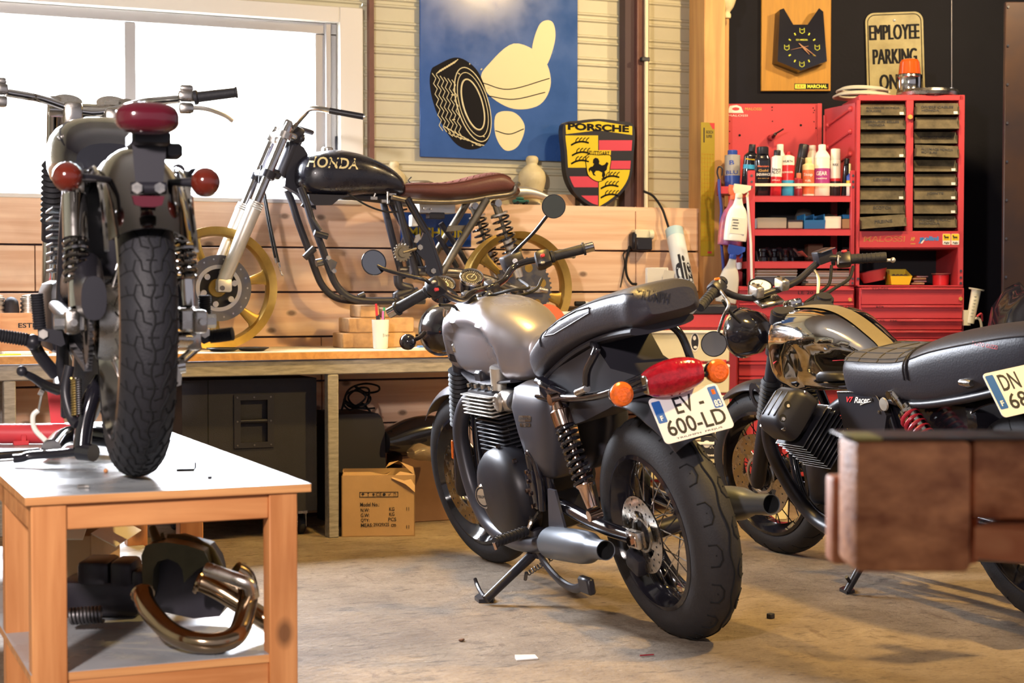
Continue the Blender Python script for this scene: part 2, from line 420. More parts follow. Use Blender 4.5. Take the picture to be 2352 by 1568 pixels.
# dark red upright beside the window, steel column, timber post
g=MB().m('steel_brown'); a=ony(848,200,YW-.04).x; g.bb((a,YW-.045,ZS+.018),(a+.022,YW-.012,3.3)); struct(g,'trim_1')
g=MB(); Yc=YW-.11; xa,xb,xc_,xd=[ony(q,300,Yc).x for q in (1442,1463,1479,1490)]
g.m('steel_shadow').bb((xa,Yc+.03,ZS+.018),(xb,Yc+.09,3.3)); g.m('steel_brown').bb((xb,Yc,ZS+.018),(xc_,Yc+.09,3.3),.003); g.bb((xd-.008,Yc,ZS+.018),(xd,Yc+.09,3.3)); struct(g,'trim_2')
g=MB().m('post_wood'); g.bb((PX,YP-.05,0),(PX+.115,YP+.10,3.3),.004); g.bb((PX+.10,YP+.04,0),(PX+.19,YP+.2,3.3),.004); struct(g,'trim_3')
# black boarded wall behind the cabinets, facing the viewer, and the rusty sheet door at its end
DB=8.25
g=MB().m('wall_black'); xx=fx(1640,DB); g.bb((xx,DB,0),(4.2,DB+.1,3.3)); struct(g,'wall_right',M=FM)
g=MB().m('rust_sheet'); d=7.4; xx=fx(2303,d); g.bb((xx,d,0.0),(xx+1.0,d+.03,fz(8,d)),.004)
g.m('steel_dark')
for k in range(9): g.bolt((xx+.012,d,fz(20+k*88,d)),(0,-1,0),.006,.004)
struct(g,'door_1',M=FM)
# ================================================================ workbench along the wall and what stands on / under it
wood('chipboard','b08050','c8965f',(40,40,40),False,'7a5436',.7)
mat('bench_top','d8d2c6',.35,var=.25,vs=6)
mat('bench_beam','9c9792',.55,.1,var=.45,vs=14,stretch=(1,6,6))
wood('table_wood','b4723e','d2925a',(2,26,26),True,'6a3a22',.55,3)
wood('table_leg_wood','b4723e','d2925a',(26,26,1.6),True,'7a4426',.55,3)
mat('laminate','a4a9ae',.3,var=.22,vs=5,rv=.1)
mat('cardboard','b0906e',.75,var=.12,vs=9,bump=.05)
mat('cardboard_dark','7c5c48',.8,var=.2,vs=6)
mat('speaker_black','1d1d28',.6,var=.15,vs=20,bump=.15,bs=300)
mat('paper','e2dccc',.7,var=.06)
mat('block_wood','c8a070',.7,var=.35,vs=10,col2='8a6a4a')
mat('plastic_film','8a7a6a',.15,trans=.3,alpha=.6)
BF=6.27; BZ=.742; BX0=-1.6; BX1=3.28
b=thing('workbench','long workbench with chipboard-edged top on grey steel beams along the plank wall','workbench',T(.9,BF,0))
g=MB().m('chipboard'); g.bb((BX0,BF,BZ-.030),(BX1,YP-.004,BZ-.003)); g.m('bench_top').bb((BX0,BF+.001,BZ-.003),(BX1,YP-.004,BZ)); g.obj('bench_top',b,W=True)
g=MB().m('bench_beam'); g.bb((BX0,BF+.012,BZ-.092),(BX1,BF+.062,BZ-.031),.004); g.obj('front_beam',b,W=True)
g=MB().m('bench_beam'); g.bb((BX0,YP-.07,BZ-.092),(BX1,YP-.01,BZ-.031),.004); g.obj('rear_beam',b,W=True)
for px in (763,22,):
    x=ony(px,1000,BF+.03).x
    g=MB().m('bench_beam'); g.bb((x-.022,BF+.012,0),(x+.022,BF+.062,BZ-.092),.004); g.obj('leg',b,W=True)
    g=MB().m('bench_beam'); x2=x-.01 if px>100 else x+.04; g.bb((x2-.022,YP-.07,0),(x2+.022,YP-.02,BZ-.092),.004); g.obj('leg',b,W=True)
g=MB().m('bench_beam'); g.bb((BX1-.06,BF+.012,0),(BX1-.015,BF+.062,BZ-.092),.004); g.obj('leg',b,W=True)
# big black loudspeaker cabinet on castors under the bench
A=onz(418,1225,.0); xl=ony(416,1000,BF+.14).x; xr=ony(724,1000,BF+.14).x; ys=BF+.12
s=thing('speaker_cabinet','large black loudspeaker cabinet with recessed side handle, on castors under the workbench','speaker',T((xl+xr)/2,ys+.2,0))
g=MB().m('speaker_black'); hx=[ony(q,960,ys).x for q in (552,614)]; hz=[H-(q-HZ)/3800*(ys/ray(583,960).y) for q in (1015,918)]
# front made of four panels around the handle recess
zt=BZ-.11; zb=.10
for a,c in (((xl,zb),(hx[0],zt)),((hx[1],zb),(xr,zt)),((hx[0],hz[1]),(hx[1],zt)),((hx[0],zb),(hx[1],hz[0]))): g.bb((a[0],ys,a[1]),(c[0],ys+.02,c[1]))
g.bb((xl,ys+.02,zb),(xr,ys+.44,zt)); g.m('groove').bb((xl+.10,ys-.001,zb),(xl+.104,ys+.01,zt)); g.obj('cabinet',s,W=True)
g=MB().m('black_satin'); m=(hx[0]+hx[1])/2; mz=(hz[0]+hz[1])/2
fw=hx[1]-hx[0]; fh=hz[1]-hz[0]
g.bb((hx[0]-.026,ys-.006,hz[1]),(hx[1]+.026,ys,hz[1]+.022)); g.bb((hx[0]-.026,ys-.006,hz[0]-.022),(hx[1]+.026,ys,hz[0])); g.bb((hx[0]-.026,ys-.006,hz[0]),(hx[0],ys,hz[1])); g.bb((hx[1],ys-.006,hz[0]),(hx[1]+.026,ys,hz[1]))
g.m('steel_dark')
for dx in (-1,0,1):
    for dz in (-1,0,1):
        if dx or dz: g.bolt((m+dx*(fw/2+.013),ys-.006,mz+dz*(fh/2+.011)),(0,-1,0),.004,.002)
g.obj('handle_plate',s,W=True)
g=MB().m('black_satin'); g.tube([(hx[0],ys+.004,mz),(hx[1],ys+.004,mz)],.009,10); g.obj('handle_bar',s,W=True)
for x,y in ((xl+.05,ys+.05),(xr-.05,ys+.05),(xl+.05,ys+.38),(xr-.05,ys+.38)):
    g=MB().m('rubber'); g.M=T(x,y+.01,.035)@RY(90); g.lathe([(0,-.012),(.03,-.012),(.035,-.008),(.035,.008),(.03,.012),(0,.012)],n=20); g.M=Mx.Identity(4)
    g.m('chrome_dull'); g.bb((x-.02,y-.02,.085),(x+.02,y+.03,.10)); g.bb((x-.020,y-.004,.03),(x-.016,y+.02,.09)); g.bb((x+.016,y-.004,.03),(x+.020,y+.02,.09)); g.obj('castor',s,W=True)
# cardboard carton with printed side
Pb=onz(869,1232,0); d=(Pb-EYE).dot(c_h); MBX=T(*Pb)@Mx.Rotation(-R(19),4,'Z')
c=thing('cardboard_box','open brown cardboard carton with printed measurements beside the bench leg','box',MBX)
g=MB().m('cardboard'); W2,Dp,Hh=.146,.27,.245
g.bb((-W2,0,0),(W2,.004,Hh)); g.bb((-W2,Dp-.004,0),(W2,Dp,Hh)); g.bb((-W2,0,0),(-W2+.004,Dp,Hh)); g.bb((W2-.004,0,0),(W2,Dp,Hh)); g.bb((-W2,0,0),(W2,Dp,.004))
g.obj('carton_body',c)
g=MB().m('cardboard'); g.add([(-W2,.0,Hh),(W2*.25,.0,Hh),(W2*.35,.1,Hh+.004),(W2*.1,.13,Hh-.012),(-W2*.2,.12,Hh+.002),(-W2,.13,Hh)],[(0,1,2,3,4,5)]); g.obj('flap',c)
g=MB().m('cardboard'); g.add([(W2*.2,.10,Hh+.02),(W2*.55,.03,Hh+.055),(W2*.6,.04,Hh+.05),(W2*.98,.06,Hh-.005),(W2*.98,.2,Hh+.012),(W2*.3,.2,Hh+.03)],[(0,1,2,3,4,5)]); g.obj('flap',c)
g=MB().m('cardboard'); g.add([(W2*.35,-.004,Hh-.01),(W2*.75,-.012,Hh-.035),(W2*1.0,-.006,Hh-.068),(W2*1.01,.01,Hh),(W2*.9,.03,Hh+.004),(W2*.6,.03,Hh+.012)],[(0,1,2,3,4,5)]); g.obj('flap',c)
g=MB().m('ink'); FR=frame((0,-.0012,0),(1,0,0),(0,0,1)); g.M=FR
def at2(px,py): return ((px-869)/580*.98,(1232-py)/580)
for t,px,py,wd,hh in (('Model No.:',849,1157,44,9),('N.W:',838,1170,20,8.5),('G.W:',838,1182,20,8.5),('QTY:',838,1194,20,8.5),('MEAS:',842,1205,27,8.5),('29X29X25',876,1204,36,8),('cm',905,1206,11,7),('KG',901,1168,12,8.5),('KG',901,1180,12,8.5),('PCS',902,1192,18,8.5)):
    x,z=at2(px,py); g.text(t,T(x,z,0),wd/580,hh/580,bold=.012)
for a,b2 in (((825,1128),(916,1129.3)),((825,1139),(916,1140.3)),((825,1128),(826.3,1140)),((915,1128),(916.3,1140))):
    p=at2(*a); q=at2(*b2); g.bb((p[0],q[1],0),(q[0],p[1],.0005))
for i in range(7):
    x,z=at2(833+i*12.5,1134); u=.006
    if i==0: g.prism([(x+u*cos(pi*k/8),z+u*sin(pi*k/8)) for k in range(9)],Mx.Identity(4),.0005); g.bb((x-.0006,z-u,0),(x+.0006,z,.0005))
    elif i==1: g.prism([(x-.003,z+u),(x+.003,z+u),(x,z)],Mx.Identity(4),.0005); g.bb((x-.0006,z-u,0),(x+.0006,z,.0005)); g.bb((x-.003,z-u,0),(x+.003,z-u+.001,.0005))
    elif i==2: g.prism([(x-u,z),(x+u,z),(x,z+u)],Mx.Identity(4),.0005); g.bb((x-.002,z-u,0),(x+.002,z,.0005))
    elif i==3: g.text('CE',T(x,z,0),None,8/580)
    elif i==4: g.prism(ell(u,u,16,x,z),Mx.Identity(4),.0005)
    elif i==5: g.tube([(x-.004,z,.0003),(x-.001,z-.004,.0003),(x+.005,z+.005,.0003)],.0009,4)
    else: g.tube([(x-.004,z-u,.0003),(x+.004,z-u,.0003),(x+.004,z+.003,.0003),(x+.001,z+u,.0003),(x-.004,z+u,.0003)],.0006,4,closed=True)
for y in (1168,1210):
    for k in (0,5):
        x,z=at2(936+k,y); g.bb((x-.001,z-.007,0),(x+.001,z+.007,.0005))
g.M=Mx.Identity(4); g.obj('printing',c)
# second carton behind it
P2=onz(975,1198,0); g=MB().m('cardboard_dark'); g.bb((-.16,0,0),(.19,.2,.285),.003); solo(g,'carton','plain dark brown carton standing behind the printed carton under the bench','box',M=T(P2.x+.06,P2.y,0)@RZ(0))
# black case with cable on top
xa,xb=[ony(q,1000,BF+.30).x for q in (776,884)]; za=.985-0
dcs=(BF+.3)/ray(830,1000).y; zt=H-(950-HZ)/3800*dcs
g=MB().m('black_matt'); rg=[]
for z,k in ((.40,0),(zt-.02,.012),(zt,.03)): rg.append([V((xa,BF+.3,z)),V((xb-k,BF+.3,z)),V((xb-k,YP-.03,z)),V((xa,YP-.03,z))])
rg.insert(0,[V((xa,BF+.3,.0)),V((xb+.01,BF+.3,.0)),V((xb+.01,YP-.03,.0)),V((xa,YP-.03,.0))]); g.loft(rg)
solo(g,'equipment_case','tall black case standing behind the printed carton under the bench','case')
g=MB().m('rubber_dark'); q=[(785,945),(800,900),(835,885),(868,890),(868,902),(840,905),(815,890),(830,905),(850,915),(845,930),(815,935),(800,915),(825,895),(848,900),(835,940),(790,930),(805,945),(830,930),(850,948)]
g.tube(spl([ony(a,b2-4,BF+.36+.05*(i%3)) for i,(a,b2) in enumerate(q)],6),.0045,6)
q=[(790,925),(815,940),(840,920),(820,905),(795,915),(800,940),(838,946),(860,945)]
g.tube(spl([ony(a,b2-8,BF+.40+.04*(i%2)) for i,(a,b2) in enumerate(q)],6),.0045,6)
solo(g,'cable_coil','loose coil of black cable lying on the tall black case','cable')
# black fairing in plastic on the cartons
g=MB().m('black_gloss'); rg=[]
for k in range(13):
    t=k/12; px=880+t*140; py=1022-34*t-8*sin(pi*t); p=ony(px,py,BF+.33)+V((0,0,.042)); hh=.03+.05*sin(pi*min(1,t*.8+.1))
    rg.append(sring((p.x,p.y,p.z-hh*.6),(0,1,0),(0,0,1),.09,hh,2.4,16))
g.loft(rg); solo(g,'fender_panel','glossy black motorcycle bodywork panel lying on the dark carton','panel')
g=MB().m('plastic_film'); rg=[]
for k in range(9):
    t=k/8; p=ony(925+t*75,1050,BF+.24); hh=.02+.018*sin(pi*t)+.006*sin(9*t)
    rg.append(sring((p.x,p.y-.1,.31+.006*sin(7*t)),(0,1,0),(0,0,1),.05,hh,2,14))
g.loft(rg); solo(g,'plastic_wrap','crumpled clear plastic wrap on the dark carton','wrap')
# --- bench top
def onb(px,Y): p=ony(px,800,Y); return V((p.x,Y,BZ))
for px,lab in ((512,'dark shallow saucer under the gold front wheel on the bench'),(580,'dark shallow saucer on the bench, farther from the window bike')):
    p=onb(px,BF+.16); g=MB().m('black_satin'); g.M=T(*p); g.lathe([(0,.002),(.045,.002),(.062,.010),(.066,.013),(.064,.015),(.058,.012),(.045,.006),(0,.006)],n=28); g.M=Mx.Identity(4); solo(g,'saucer',lab,'dish','saucers on the bench')
p=onb(866,BF+.22); blk=[]
for i,(x0,x1,z0,z1,dy,lab) in enumerate(((787,955,0,.063,.10,'long wooden block at the bottom of the pile beside the pen cup'),(801,951,.064,.126,.12,'weathered grey-brown wooden block lying in the middle of the pile'),(827,872,.127,.18,.16,'small upright wooden offcut on top of the block pile'),(878,905,.127,.168,.2,'narrow wooden offcut standing behind the pens'))):
    a=ony(x0,780,BF+.3).x; c2=ony(x1,780,BF+.3).x; g=MB().m('block_wood'); g.bb((a,BF+.3,BZ+z0),(c2,BF+.3+.14,BZ+z1),.004); solo(g,'wood_block',lab,'block','wooden blocks on the bench')
cup=onb(874,BF+.20); u=thing('pen_cup','white plastic cup holding pens on the bench','cup',T(*cup))
g=MB().m('white_plastic'); g.lathe([(0,0),(.028,0),(.030,.004),(.036,.12),(.0345,.12),(.0285,.006),(0,.006)],n=24); g.obj('cup_body',u)
g=MB().m('ink'); g.M=frame((.012,-.0315,.062),(1,.1,0),(0,.05,1)); g.bb((-.012,-.014,0),(-.0105,.014,.0005)); g.bb((-.012,.0125,0),(.002,.014,.0005)); g.text('L\'auto',T(.004,-.005,0),.024,.01); g.M=Mx.Identity(4); g.obj('print',u)
mat('pen_red','d2202c',.4); mat('pen_green','1f8a5a',.4); mat('pen_pink','d070b0',.4)
for i,(dx,dy,h,ml,lab) in enumerate(((-.012,0,.185,'pen_red','red felt pen in the white cup'),(.012,.005,.17,'pen_green','green-capped pen in the white cup'),(.004,-.01,.155,'pen_pink','pink-capped pen in the white cup'),(0,.012,.14,'black_satin','black pen in the white cup'))):
    g=MB().m('black_satin'); a=V((dx*.5,dy*.5,.012)); b2=V((dx*1.6,dy*1.6,h)); c2=a.lerp(b2,.72); g.tube([a,c2],.0048,8); g.m(ml).tube([c2,b2],[.0052,.0045],8); solo(g,'pen',lab,'pen','pens in the cup',M=T(*cup))
# small clutter on the bench
g=MB().m('paper'); p=onb(950,BF+.1); g.box((p.x,p.y,BZ+.004),(.12,.08,.006),(0,0,12)); solo(g,'notepad','small white notepad by the dark ball-end mirror on the bench','notepad')
mat('blue_card','3f6fb0',.5)
g=MB().m('blue_card'); p=onb(985,BF+.09); g.box((p.x,p.y,BZ+.007),(.09,.05,.014),(0,0,-8),.002); solo(g,'card_box','flat blue card box on the bench','box')
# crate with cylinder barrels (left end of the bench)
xa,xb=[ony(q,760,BF+.22).x for q in (-60,118)]; zt=BZ+.155
cr=thing('wooden_crate','stencilled wooden crate standing on the bench below the window','crate',T((xa+xb)/2,BF+.3,BZ))
wood('crate_wood','c98e60','dba87a',(3,26,26),False,'9a6a44')
g=MB().m('crate_wood'); g.bb((xa,BF+.22,BZ),(xb,BF+.234,zt)); g.bb((xa,BF+.5,BZ),(xb,BF+.514,zt)); g.bb((xb-.014,BF+.234,BZ),(xb,BF+.5,zt)); g.bb((xa,BF+.234,BZ),(xa+.014,BF+.5,zt)); g.bb((xa,BF+.234,BZ),(xb,BF+.5,BZ+.012)); g.obj('crate_body',cr,W=True)
g=MB().m('crate_wood'); x0=ony(1,760,BF+.218).x; g.bb((x0-.03,BF+.212,BZ),(x0,BF+.22,zt-.002)); g.obj('batten',cr,W=True)
g=MB().m('ink'); p=ony(70,747,BF+.219); g.text('ESTEV',frame(p,(1,0,0),(0,0,1)),.09,.018,bold=.02); p=ony(105,786,BF+.219); g.text('WWW.',frame(p,(1,0,0),(0,0,1)),.07,.014,bold=.02); g.obj('stencil_lettering',cr,W=True)
for i,(px,ml,lab) in enumerate(((-8,'alu','finned cylinder head in the crate, cut off by the picture edge'),(26,'black_matt','black domed cylinder part in the crate between two finned heads'),(66,'alu','finned cylinder head in the crate beside the rubber footpeg'))):
    p=ony(px,715,BF+.33); g=MB().m(ml); g.M=T(p.x,p.y,BZ+.07)@SCL(.5,.5,1)
    if i==1: g.lathe([(0,0),(.06,0),(.06,.10),(.052,.128),(.03,.142),(0,.146)],n=28)
    else:
        pr=[(0,0),(.055,0)]
        for k in range(7): pr += [(.055,.03+k*.017),(.064,.031+k*.017),(.064,.040+k*.017),(.055,.041+k*.017)]
        pr += [(.052,.150),(0,.156)]; g.lathe(pr,n=28)
    g.M=Mx.Identity(4); solo(g,'cylinder_barrel',lab,'engine part','engine parts in the crate')
g=MB().m('paper'); p=onb(55,BF+.12); g.box((p.x,p.y,BZ+.007),(.16,.10,.012),(0,0,6)); solo(g,'paper_stack','thin stack of white papers on the bench in front of the crate','papers')
mat('yellow_plastic','e8c92e',.4)
g=MB().m('yellow_plastic'); p=onb(40,BF+.07); g.box((p.x,p.y,BZ+.003),(.14,.01,.005),(0,0,14)); solo(g,'folding_rule','yellow folding rule on the bench beside the papers','rule')
# tablet frame, orange disc and black tray behind the seat of the grey bike
mat('orange_plastic','d8603e',.45); mat('screen_dark','4a5a50',.2)
p=ony(1297,745,BF+.30); t=thing('tablet','white framed tablet leaning on the bench behind the grey tank','tablet',T(p.x,p.y,BZ)@RX(-12))
g=MB().m('white_plastic'); z1=fz(714,(BF+.3)/ray(1297,745).y)-BZ; g.M=frame((0,0,z1/2),(1,0,0),(0,0,1)); g.prism(rrect(.125,z1,.012),Mx.Identity(4),.004,-.004); g.M=Mx.Identity(4); g.obj('tablet_frame',t)
g=MB().m('screen_dark'); g.M=frame((0,-.0041,z1/2),(1,0,0),(0,0,1)); g.prism(rrect(.10,z1-.03,.004),Mx.Identity(4),.001,0); g.M=Mx.Identity(4); g.obj('screen',t)
p=ony(1258,757,BF+.2); g=MB().m('orange_plastic'); g.M=T(p.x,p.y,BZ+.092)@RX(82); g.lathe([(0,-.008),(.086,-.008),(.09,-.004),(.09,.004),(.086,.008),(0,.008)],n=36); g.M=Mx.Identity(4); solo(g,'orange_disc','round orange disc standing on the bench beside the tablet','disc')
g=MB().m('black_satin'); p=ony(1340,703,BF+.5); zz=p.z-.0; g.bb((p.x-.04,BF+.45,BZ),(p.x+.20,BF+.6,zz),.005); solo(g,'tool_case','black tool case on the bench behind the tablet','case')
g=MB().m('rubber_dark'); p=ony(1330,703,BF+.47); g.tube([(p.x-.02,p.y,zz+.012),(p.x+.03,p.y,zz+.012)],.011,10); g.m('white_plastic').tube([(p.x+.03,p.y,zz+.012),(p.x+.045,p.y,zz+.012)],.010,10); g.m('rubber_dark').tube([(p.x+.045,p.y,zz+.010),(p.x+.11,p.y,zz+.008)],.007,8); solo(g,'torch','black and white torch lying on the black tool case','torch')
# --- wall items: socket block, cable, printed tube, paper box
p=ony(1470,545,YP-.03); pc=thing('wall_socket','wall socket with white plug and black adapter on the planks','socket',T(p.x,YP,p.z))
g=MB().m('black_satin'); a,c2=ony(1449,575,YP-.03),ony(1490,525,YP-.03); g.bb((a.x+.01,YP-.07,a.z),(c2.x,YP,a.z+.06),.006); g.bb((a.x,YP-.05,a.z+.005),(a.x+.03,YP,a.z+.085),.01); g.obj('adapter',pc,W=True)
g=MB().m('cream_plastic'); g.bb((a.x+.015,YP-.05,a.z+.055),(c2.x,YP,a.z+.098),.005); g.tube([(c2.x-.01,YP-.04,a.z+.075),(c2.x+.012,YP-.04,a.z+.075)],.024,16); g.obj('plug',pc,W=True)
g=MB().m('rubber_dark'); q=[(1446,565),(1438,600),(1439,630),(1450,650),(1462,652)]; g.tube(spl([ony(a_,b_,YP-.02) for a_,b_ in q],6),.006,8); q=[(1447,570),(1432,582),(1434,610),(1425,660)]; g.tube(spl([ony(a_,b_,YP-.015) for a_,b_ in q],6),.003,6); g.obj('cord',pc,W=True)
g=MB().m('rubber_dark'); q=[(1478,439),(1500,450),(1520,478),(1530,505),(1538,530)]; g.tube(spl([ony(a_,b_,YP-.02-.02*(i>2)) for i,(a_,b_) in enumerate(q)],6),.006,8); solo(g,'power_cable','black power cable drooping from the steel column to the white tube','cable')
mat('tube_white','dfe6e6',.5); mat('tube_blue','b4d2da',.5)
a,c2=atd(1580,686,7.60),ony(1548,528,YP-.06); dz=(c2-a); r_=.042
tb=thing('cardboard_tube','white cardboard tube with pale blue rim and black lettering leaning on the planks','tube',T(*a)@zto(dz))
L=dz.length; g=MB().m('tube_white'); g.lathe([(0,0),(r_,0),(r_,L-.045)],n=32); g.m('tube_blue').lathe([(r_,L-.045),(r_+.0005,L),(r_-.003,L),(r_-.003,L-.02),(0,L-.02)],n=32); g.obj('tube_body',tb)
g=MB().m('ink')
tmp=MB(); tmp.text('dis',Mx.Identity(4),.085,.15,bold=.03)
# wrap the letters round the tube facing the viewer
qv=(EYE-a); iv=(T(*a)@zto(dz)).inverted().to_3x3()@qv; q0=atan2(iv.y,iv.x)
g.add([(cos(q0+p_.x/r_+.25)*(r_+.0008),sin(q0+p_.x/r_+.25)*(r_+.0008),L*.38+p_.y) for p_ in tmp.v],tmp.f); g.obj('lettering',tb)
g=MB().m('paper'); d_=7.42; q=atd(1510,650,d_); zc=.9195
g.M=T(q.x,q.y,zc)@Mx.Rotation(-YAW,4,'Z'); g.bb((-.05,-.04,0),(.045,.06,.165),.003); g.box((.045,-.047,.125),(.05,.002,.055),(10,8,12)); g.M=Mx.Identity(4); solo(g,'paper_box','cream paper box with torn flap in front of the white tube','box')
# --- blue enamel plate behind the Honda frame
a,c2=ony(920,565,YP-.008),ony(1082,490,YP-.008); mat('enamel_blue','2a53a6',.25,var=.15,vs=4); mat('letter_yellow','f0d835',.45)
pl=thing('blue_sign','blue enamel plate with yellow capitals fixed on the planks behind the bare frame','sign',T((a.x+c2.x)/2,YP,a.z))
g=MB().m('enamel_blue'); g.bb((a.x,YP-.010,a.z),(c2.x,YP-.002,c2.z),.002); g.obj('plate',pl,W=True)
g=MB().m('letter_yellow'); g.text('MICHELIN',frame(((a.x+c2.x)/2+.006,YP-.0105,a.z+.062),(1,0,0),(0,0,1)),.275,.045,bold=.03); g.obj('lettering',pl,W=True)
# --- things on the ledge
def onl(px,Y=7.0): p=ony(px,470,Y); return V((p.x,Y,ZS+.018))
mat('tin_dull','8a7c66',.5,.4,var=.4,vs=20)
p=onl(964,7.0); u=thing('mess_tin','round dented metal tin with lid on the ledge behind the brown seat','tin',T(*p))
g=MB().m('tin_dull'); h0=.11; g.lathe([(0,0),(.055,0),(.058,.004),(.058,h0*.8),(.062,h0*.82),(.062,h0*.86),(.04,h0*.92),(0,h0*.93)],n=32); g.obj('tin_body',u)
g=MB().m('black_satin'); g.ball((-.014,-.058,.075),.009); g.ball((.012,-.060,.075),.009); g.tube([(-.05,-.03,.08),(-.066,-.03,.10),(-.05,-.03,.115)],.003,6); g.obj('clasp',u)
mat('porcelain','cfc6b4',.4)
for px,r_,h0,ml,lab in ((838,.062,.05,'tin_dull','shallow metal bowl on the ledge under the black tank'),(786,.05,.035,'black_gloss','low black tray on the ledge beside the window latch')):
    p=onl(px,6.98); g=MB().m(ml); g.M=T(*p); g.lathe([(0,0),(r_*.7,0),(r_,h0),(r_-.003,h0),(r_*.68,.004),(0,.004)],n=28); g.M=Mx.Identity(4); solo(g,'bowl',lab,'bowl')
# plain cream ornaments on the ledge
mat('plaster_cream','e4d8b0',.5,var=.12,vs=12,col2='c8b88a')
def ornament(p,h,lab,ml='plaster_cream',M=None):
    g=MB().m(ml); pr=[(0,0),(.30,0),(.31,.05),(.26,.12),(.34,.28),(.42,.45),(.44,.56),(.40,.68),(.26,.78),(.17,.83),(.20,.90),(.19,.96),(.12,1.0),(0,1.0)]
    pts=spl([(a_*.62,0,b_) for a_,b_ in pr],4); g.M=T(*p); g.lathe([(max(0,q.x)*h,q.z*h) for q in pts],n=28); g.M=Mx.Identity(4)
    return solo(g,'plaster_ornament',lab,'ornament',M=M)
p=onl(1222,7.05); ornament(p,.235,'large cream plaster ornament standing on the ledge beside the crest sign')
p=onl(905,7.05); ornament(p,.19,'small pinkish plaster ornament on the ledge beside the metal tin')
# white duct lying on the ledge and odds and ends
g=MB().m('alu_light'); p=onl(1195,6.99); rg=[]
for k in range(11):
    t=k/10; rg.append(sring((p.x-.13+.27*t,6.955,ZS+.018+.030+.03*sin(pi*t)),(0,1,0),(0,0,1),.024,.026*(.5+.5*sin(pi*min(1,.15+t*.85))),2.2,14))
g.loft(rg); solo(g,'metal_cowl','pale curved metal cowl lying on the ledge behind the brown seat','cowl')
p=onl(1306,7.0); g=MB().m('cardboard'); g.bb((p.x-.06,p.y,ZS+.018),(p.x+.035,p.y+.08,ZS+.075),.002); solo(g,'small_carton','small brown carton on the ledge under the crest sign','box')
mat('green_toy','2f6a60',.4)
p=onl(1196,6.918); g=MB().m('green_toy'); g.box((p.x,p.y,ZS+.033),(.075,.03,.014),None,.004); g.box((p.x-.004,p.y,ZS+.046),(.036,.026,.014),None,.006); g.m('rubber_dark')
for x in (-.022,.022): g.tube([(p.x+x,p.y-.017,ZS+.026),(p.x+x,p.y+.017,ZS+.026)],.008,12)
solo(g,'toy_car','small dark green toy car on the ledge in front of the metal cowl','toy car')
# ================================================================ low lift table on the left with its load underneath
TZ=.584; TX0,TX1,TY0,TY1=.405,.975,3.28,5.1
t=thing('work_table','low orange-brown wooden table with white laminate top carrying the black motorcycle','table',T((TX0+TX1)/2,(TY0+TY1)/2,0))
wood('ply_edge','b87a46','d49a60',(2,60,60),False,'70401f')
g=MB().m('ply_edge'); g.bb((TX0,TY0,TZ-.017),(TX1,TY1,TZ-.001)); g.m('laminate').bb((TX0,TY0,TZ-.001),(TX1,TY1,TZ)); g.obj('table_top',t,W=True)
LW=.062; lx0=TX0+.012; lx1=TX1-.034-LW*.85
for x in (lx0,lx1):
    for y in (TY0+.006,(3.72 if x==lx0 else 4.14),4.86):
        g=MB().m('table_leg_wood'); g.bb((x,y,0),(x+LW*(1.08 if x==lx0 else .95),y+LW*.8,TZ-.017),.002); 
        if y<3.4: g.m('steel_dark').bolt((x+.03,y,.15),(0,-1,0),.004,.001).bolt((x+.035,y,.12),(0,-1,0),.004,.001)
        g.obj('leg',t,W=True)
za=TZ-.017
g=MB().m('table_wood'); g.bb((lx0+LW,TY0+.012,za-.052),(lx1,TY0+.034,za),.002); g.obj('apron',t,W=True)
for x in (lx0,lx1+.02):
    g=MB().m('table_wood'); g.M=Mx.Identity(4); g.bb((x,TY0+.06,za-.052),(x+.022,TY1-.05,za),.002); g.obj('apron',t,W=True)
SZ=.236
g=MB().m('ply_edge'); g.bb((TX0+.01,TY0+.012,SZ-.017),(TX1-.04,TY1-.1,SZ-.001)); g.m('laminate').bb((TX0+.01,TY0+.013,SZ-.001),(TX1-.04,TY1-.1,SZ)); g.obj('lower_shelf',t,W=True)
g=MB().m('table_wood'); g.bb((lx0+LW,TY0+.014,SZ-.09),(lx1,TY0+.036,SZ-.017),.002); g.obj('shelf_rail',t,W=True)
# small things on the table top
def ont(px,py): return onz(px,py,TZ)
g=MB().m('black_satin'); a,b2=ont(405,1082),ont(446,1081); r_=.0028; u=V((0,0,r_)); g.tube([a+u,b2+u,b2+u+V((.003,.002,.004)),b2+V((.003,.002,.019))],r_,6); solo(g,'hex_key','bent black hex key lying on the white table top','hex key')
p=ont(482,1099); g=MB().m('black_satin'); g.box((p.x,p.y,TZ+.003),(.009,.007,.006),(0,0,20),.001); solo(g,'small_bolt','tiny black bolt on the white table top near the corner','bolt')
p=ont(243,1086); g=MB().m('table_wood'); g.ball((p.x,p.y,TZ+.005),(.005,.005,.005),8,6); solo(g,'wooden_bead','tiny brown bead on the white table top beside the rear tyre','bead')
p=ont(192,1121); g=MB().m('alu'); g.tube([(p.x-.012,p.y,TZ+.004),(p.x+.002,p.y,TZ+.004)],.004,6); g.tube([(p.x+.002,p.y,TZ+.004),(p.x+.010,p.y-.003,TZ+.004)],.003,6); solo(g,'loose_screw','small silver screw lying on the table top near its front edge','screw')
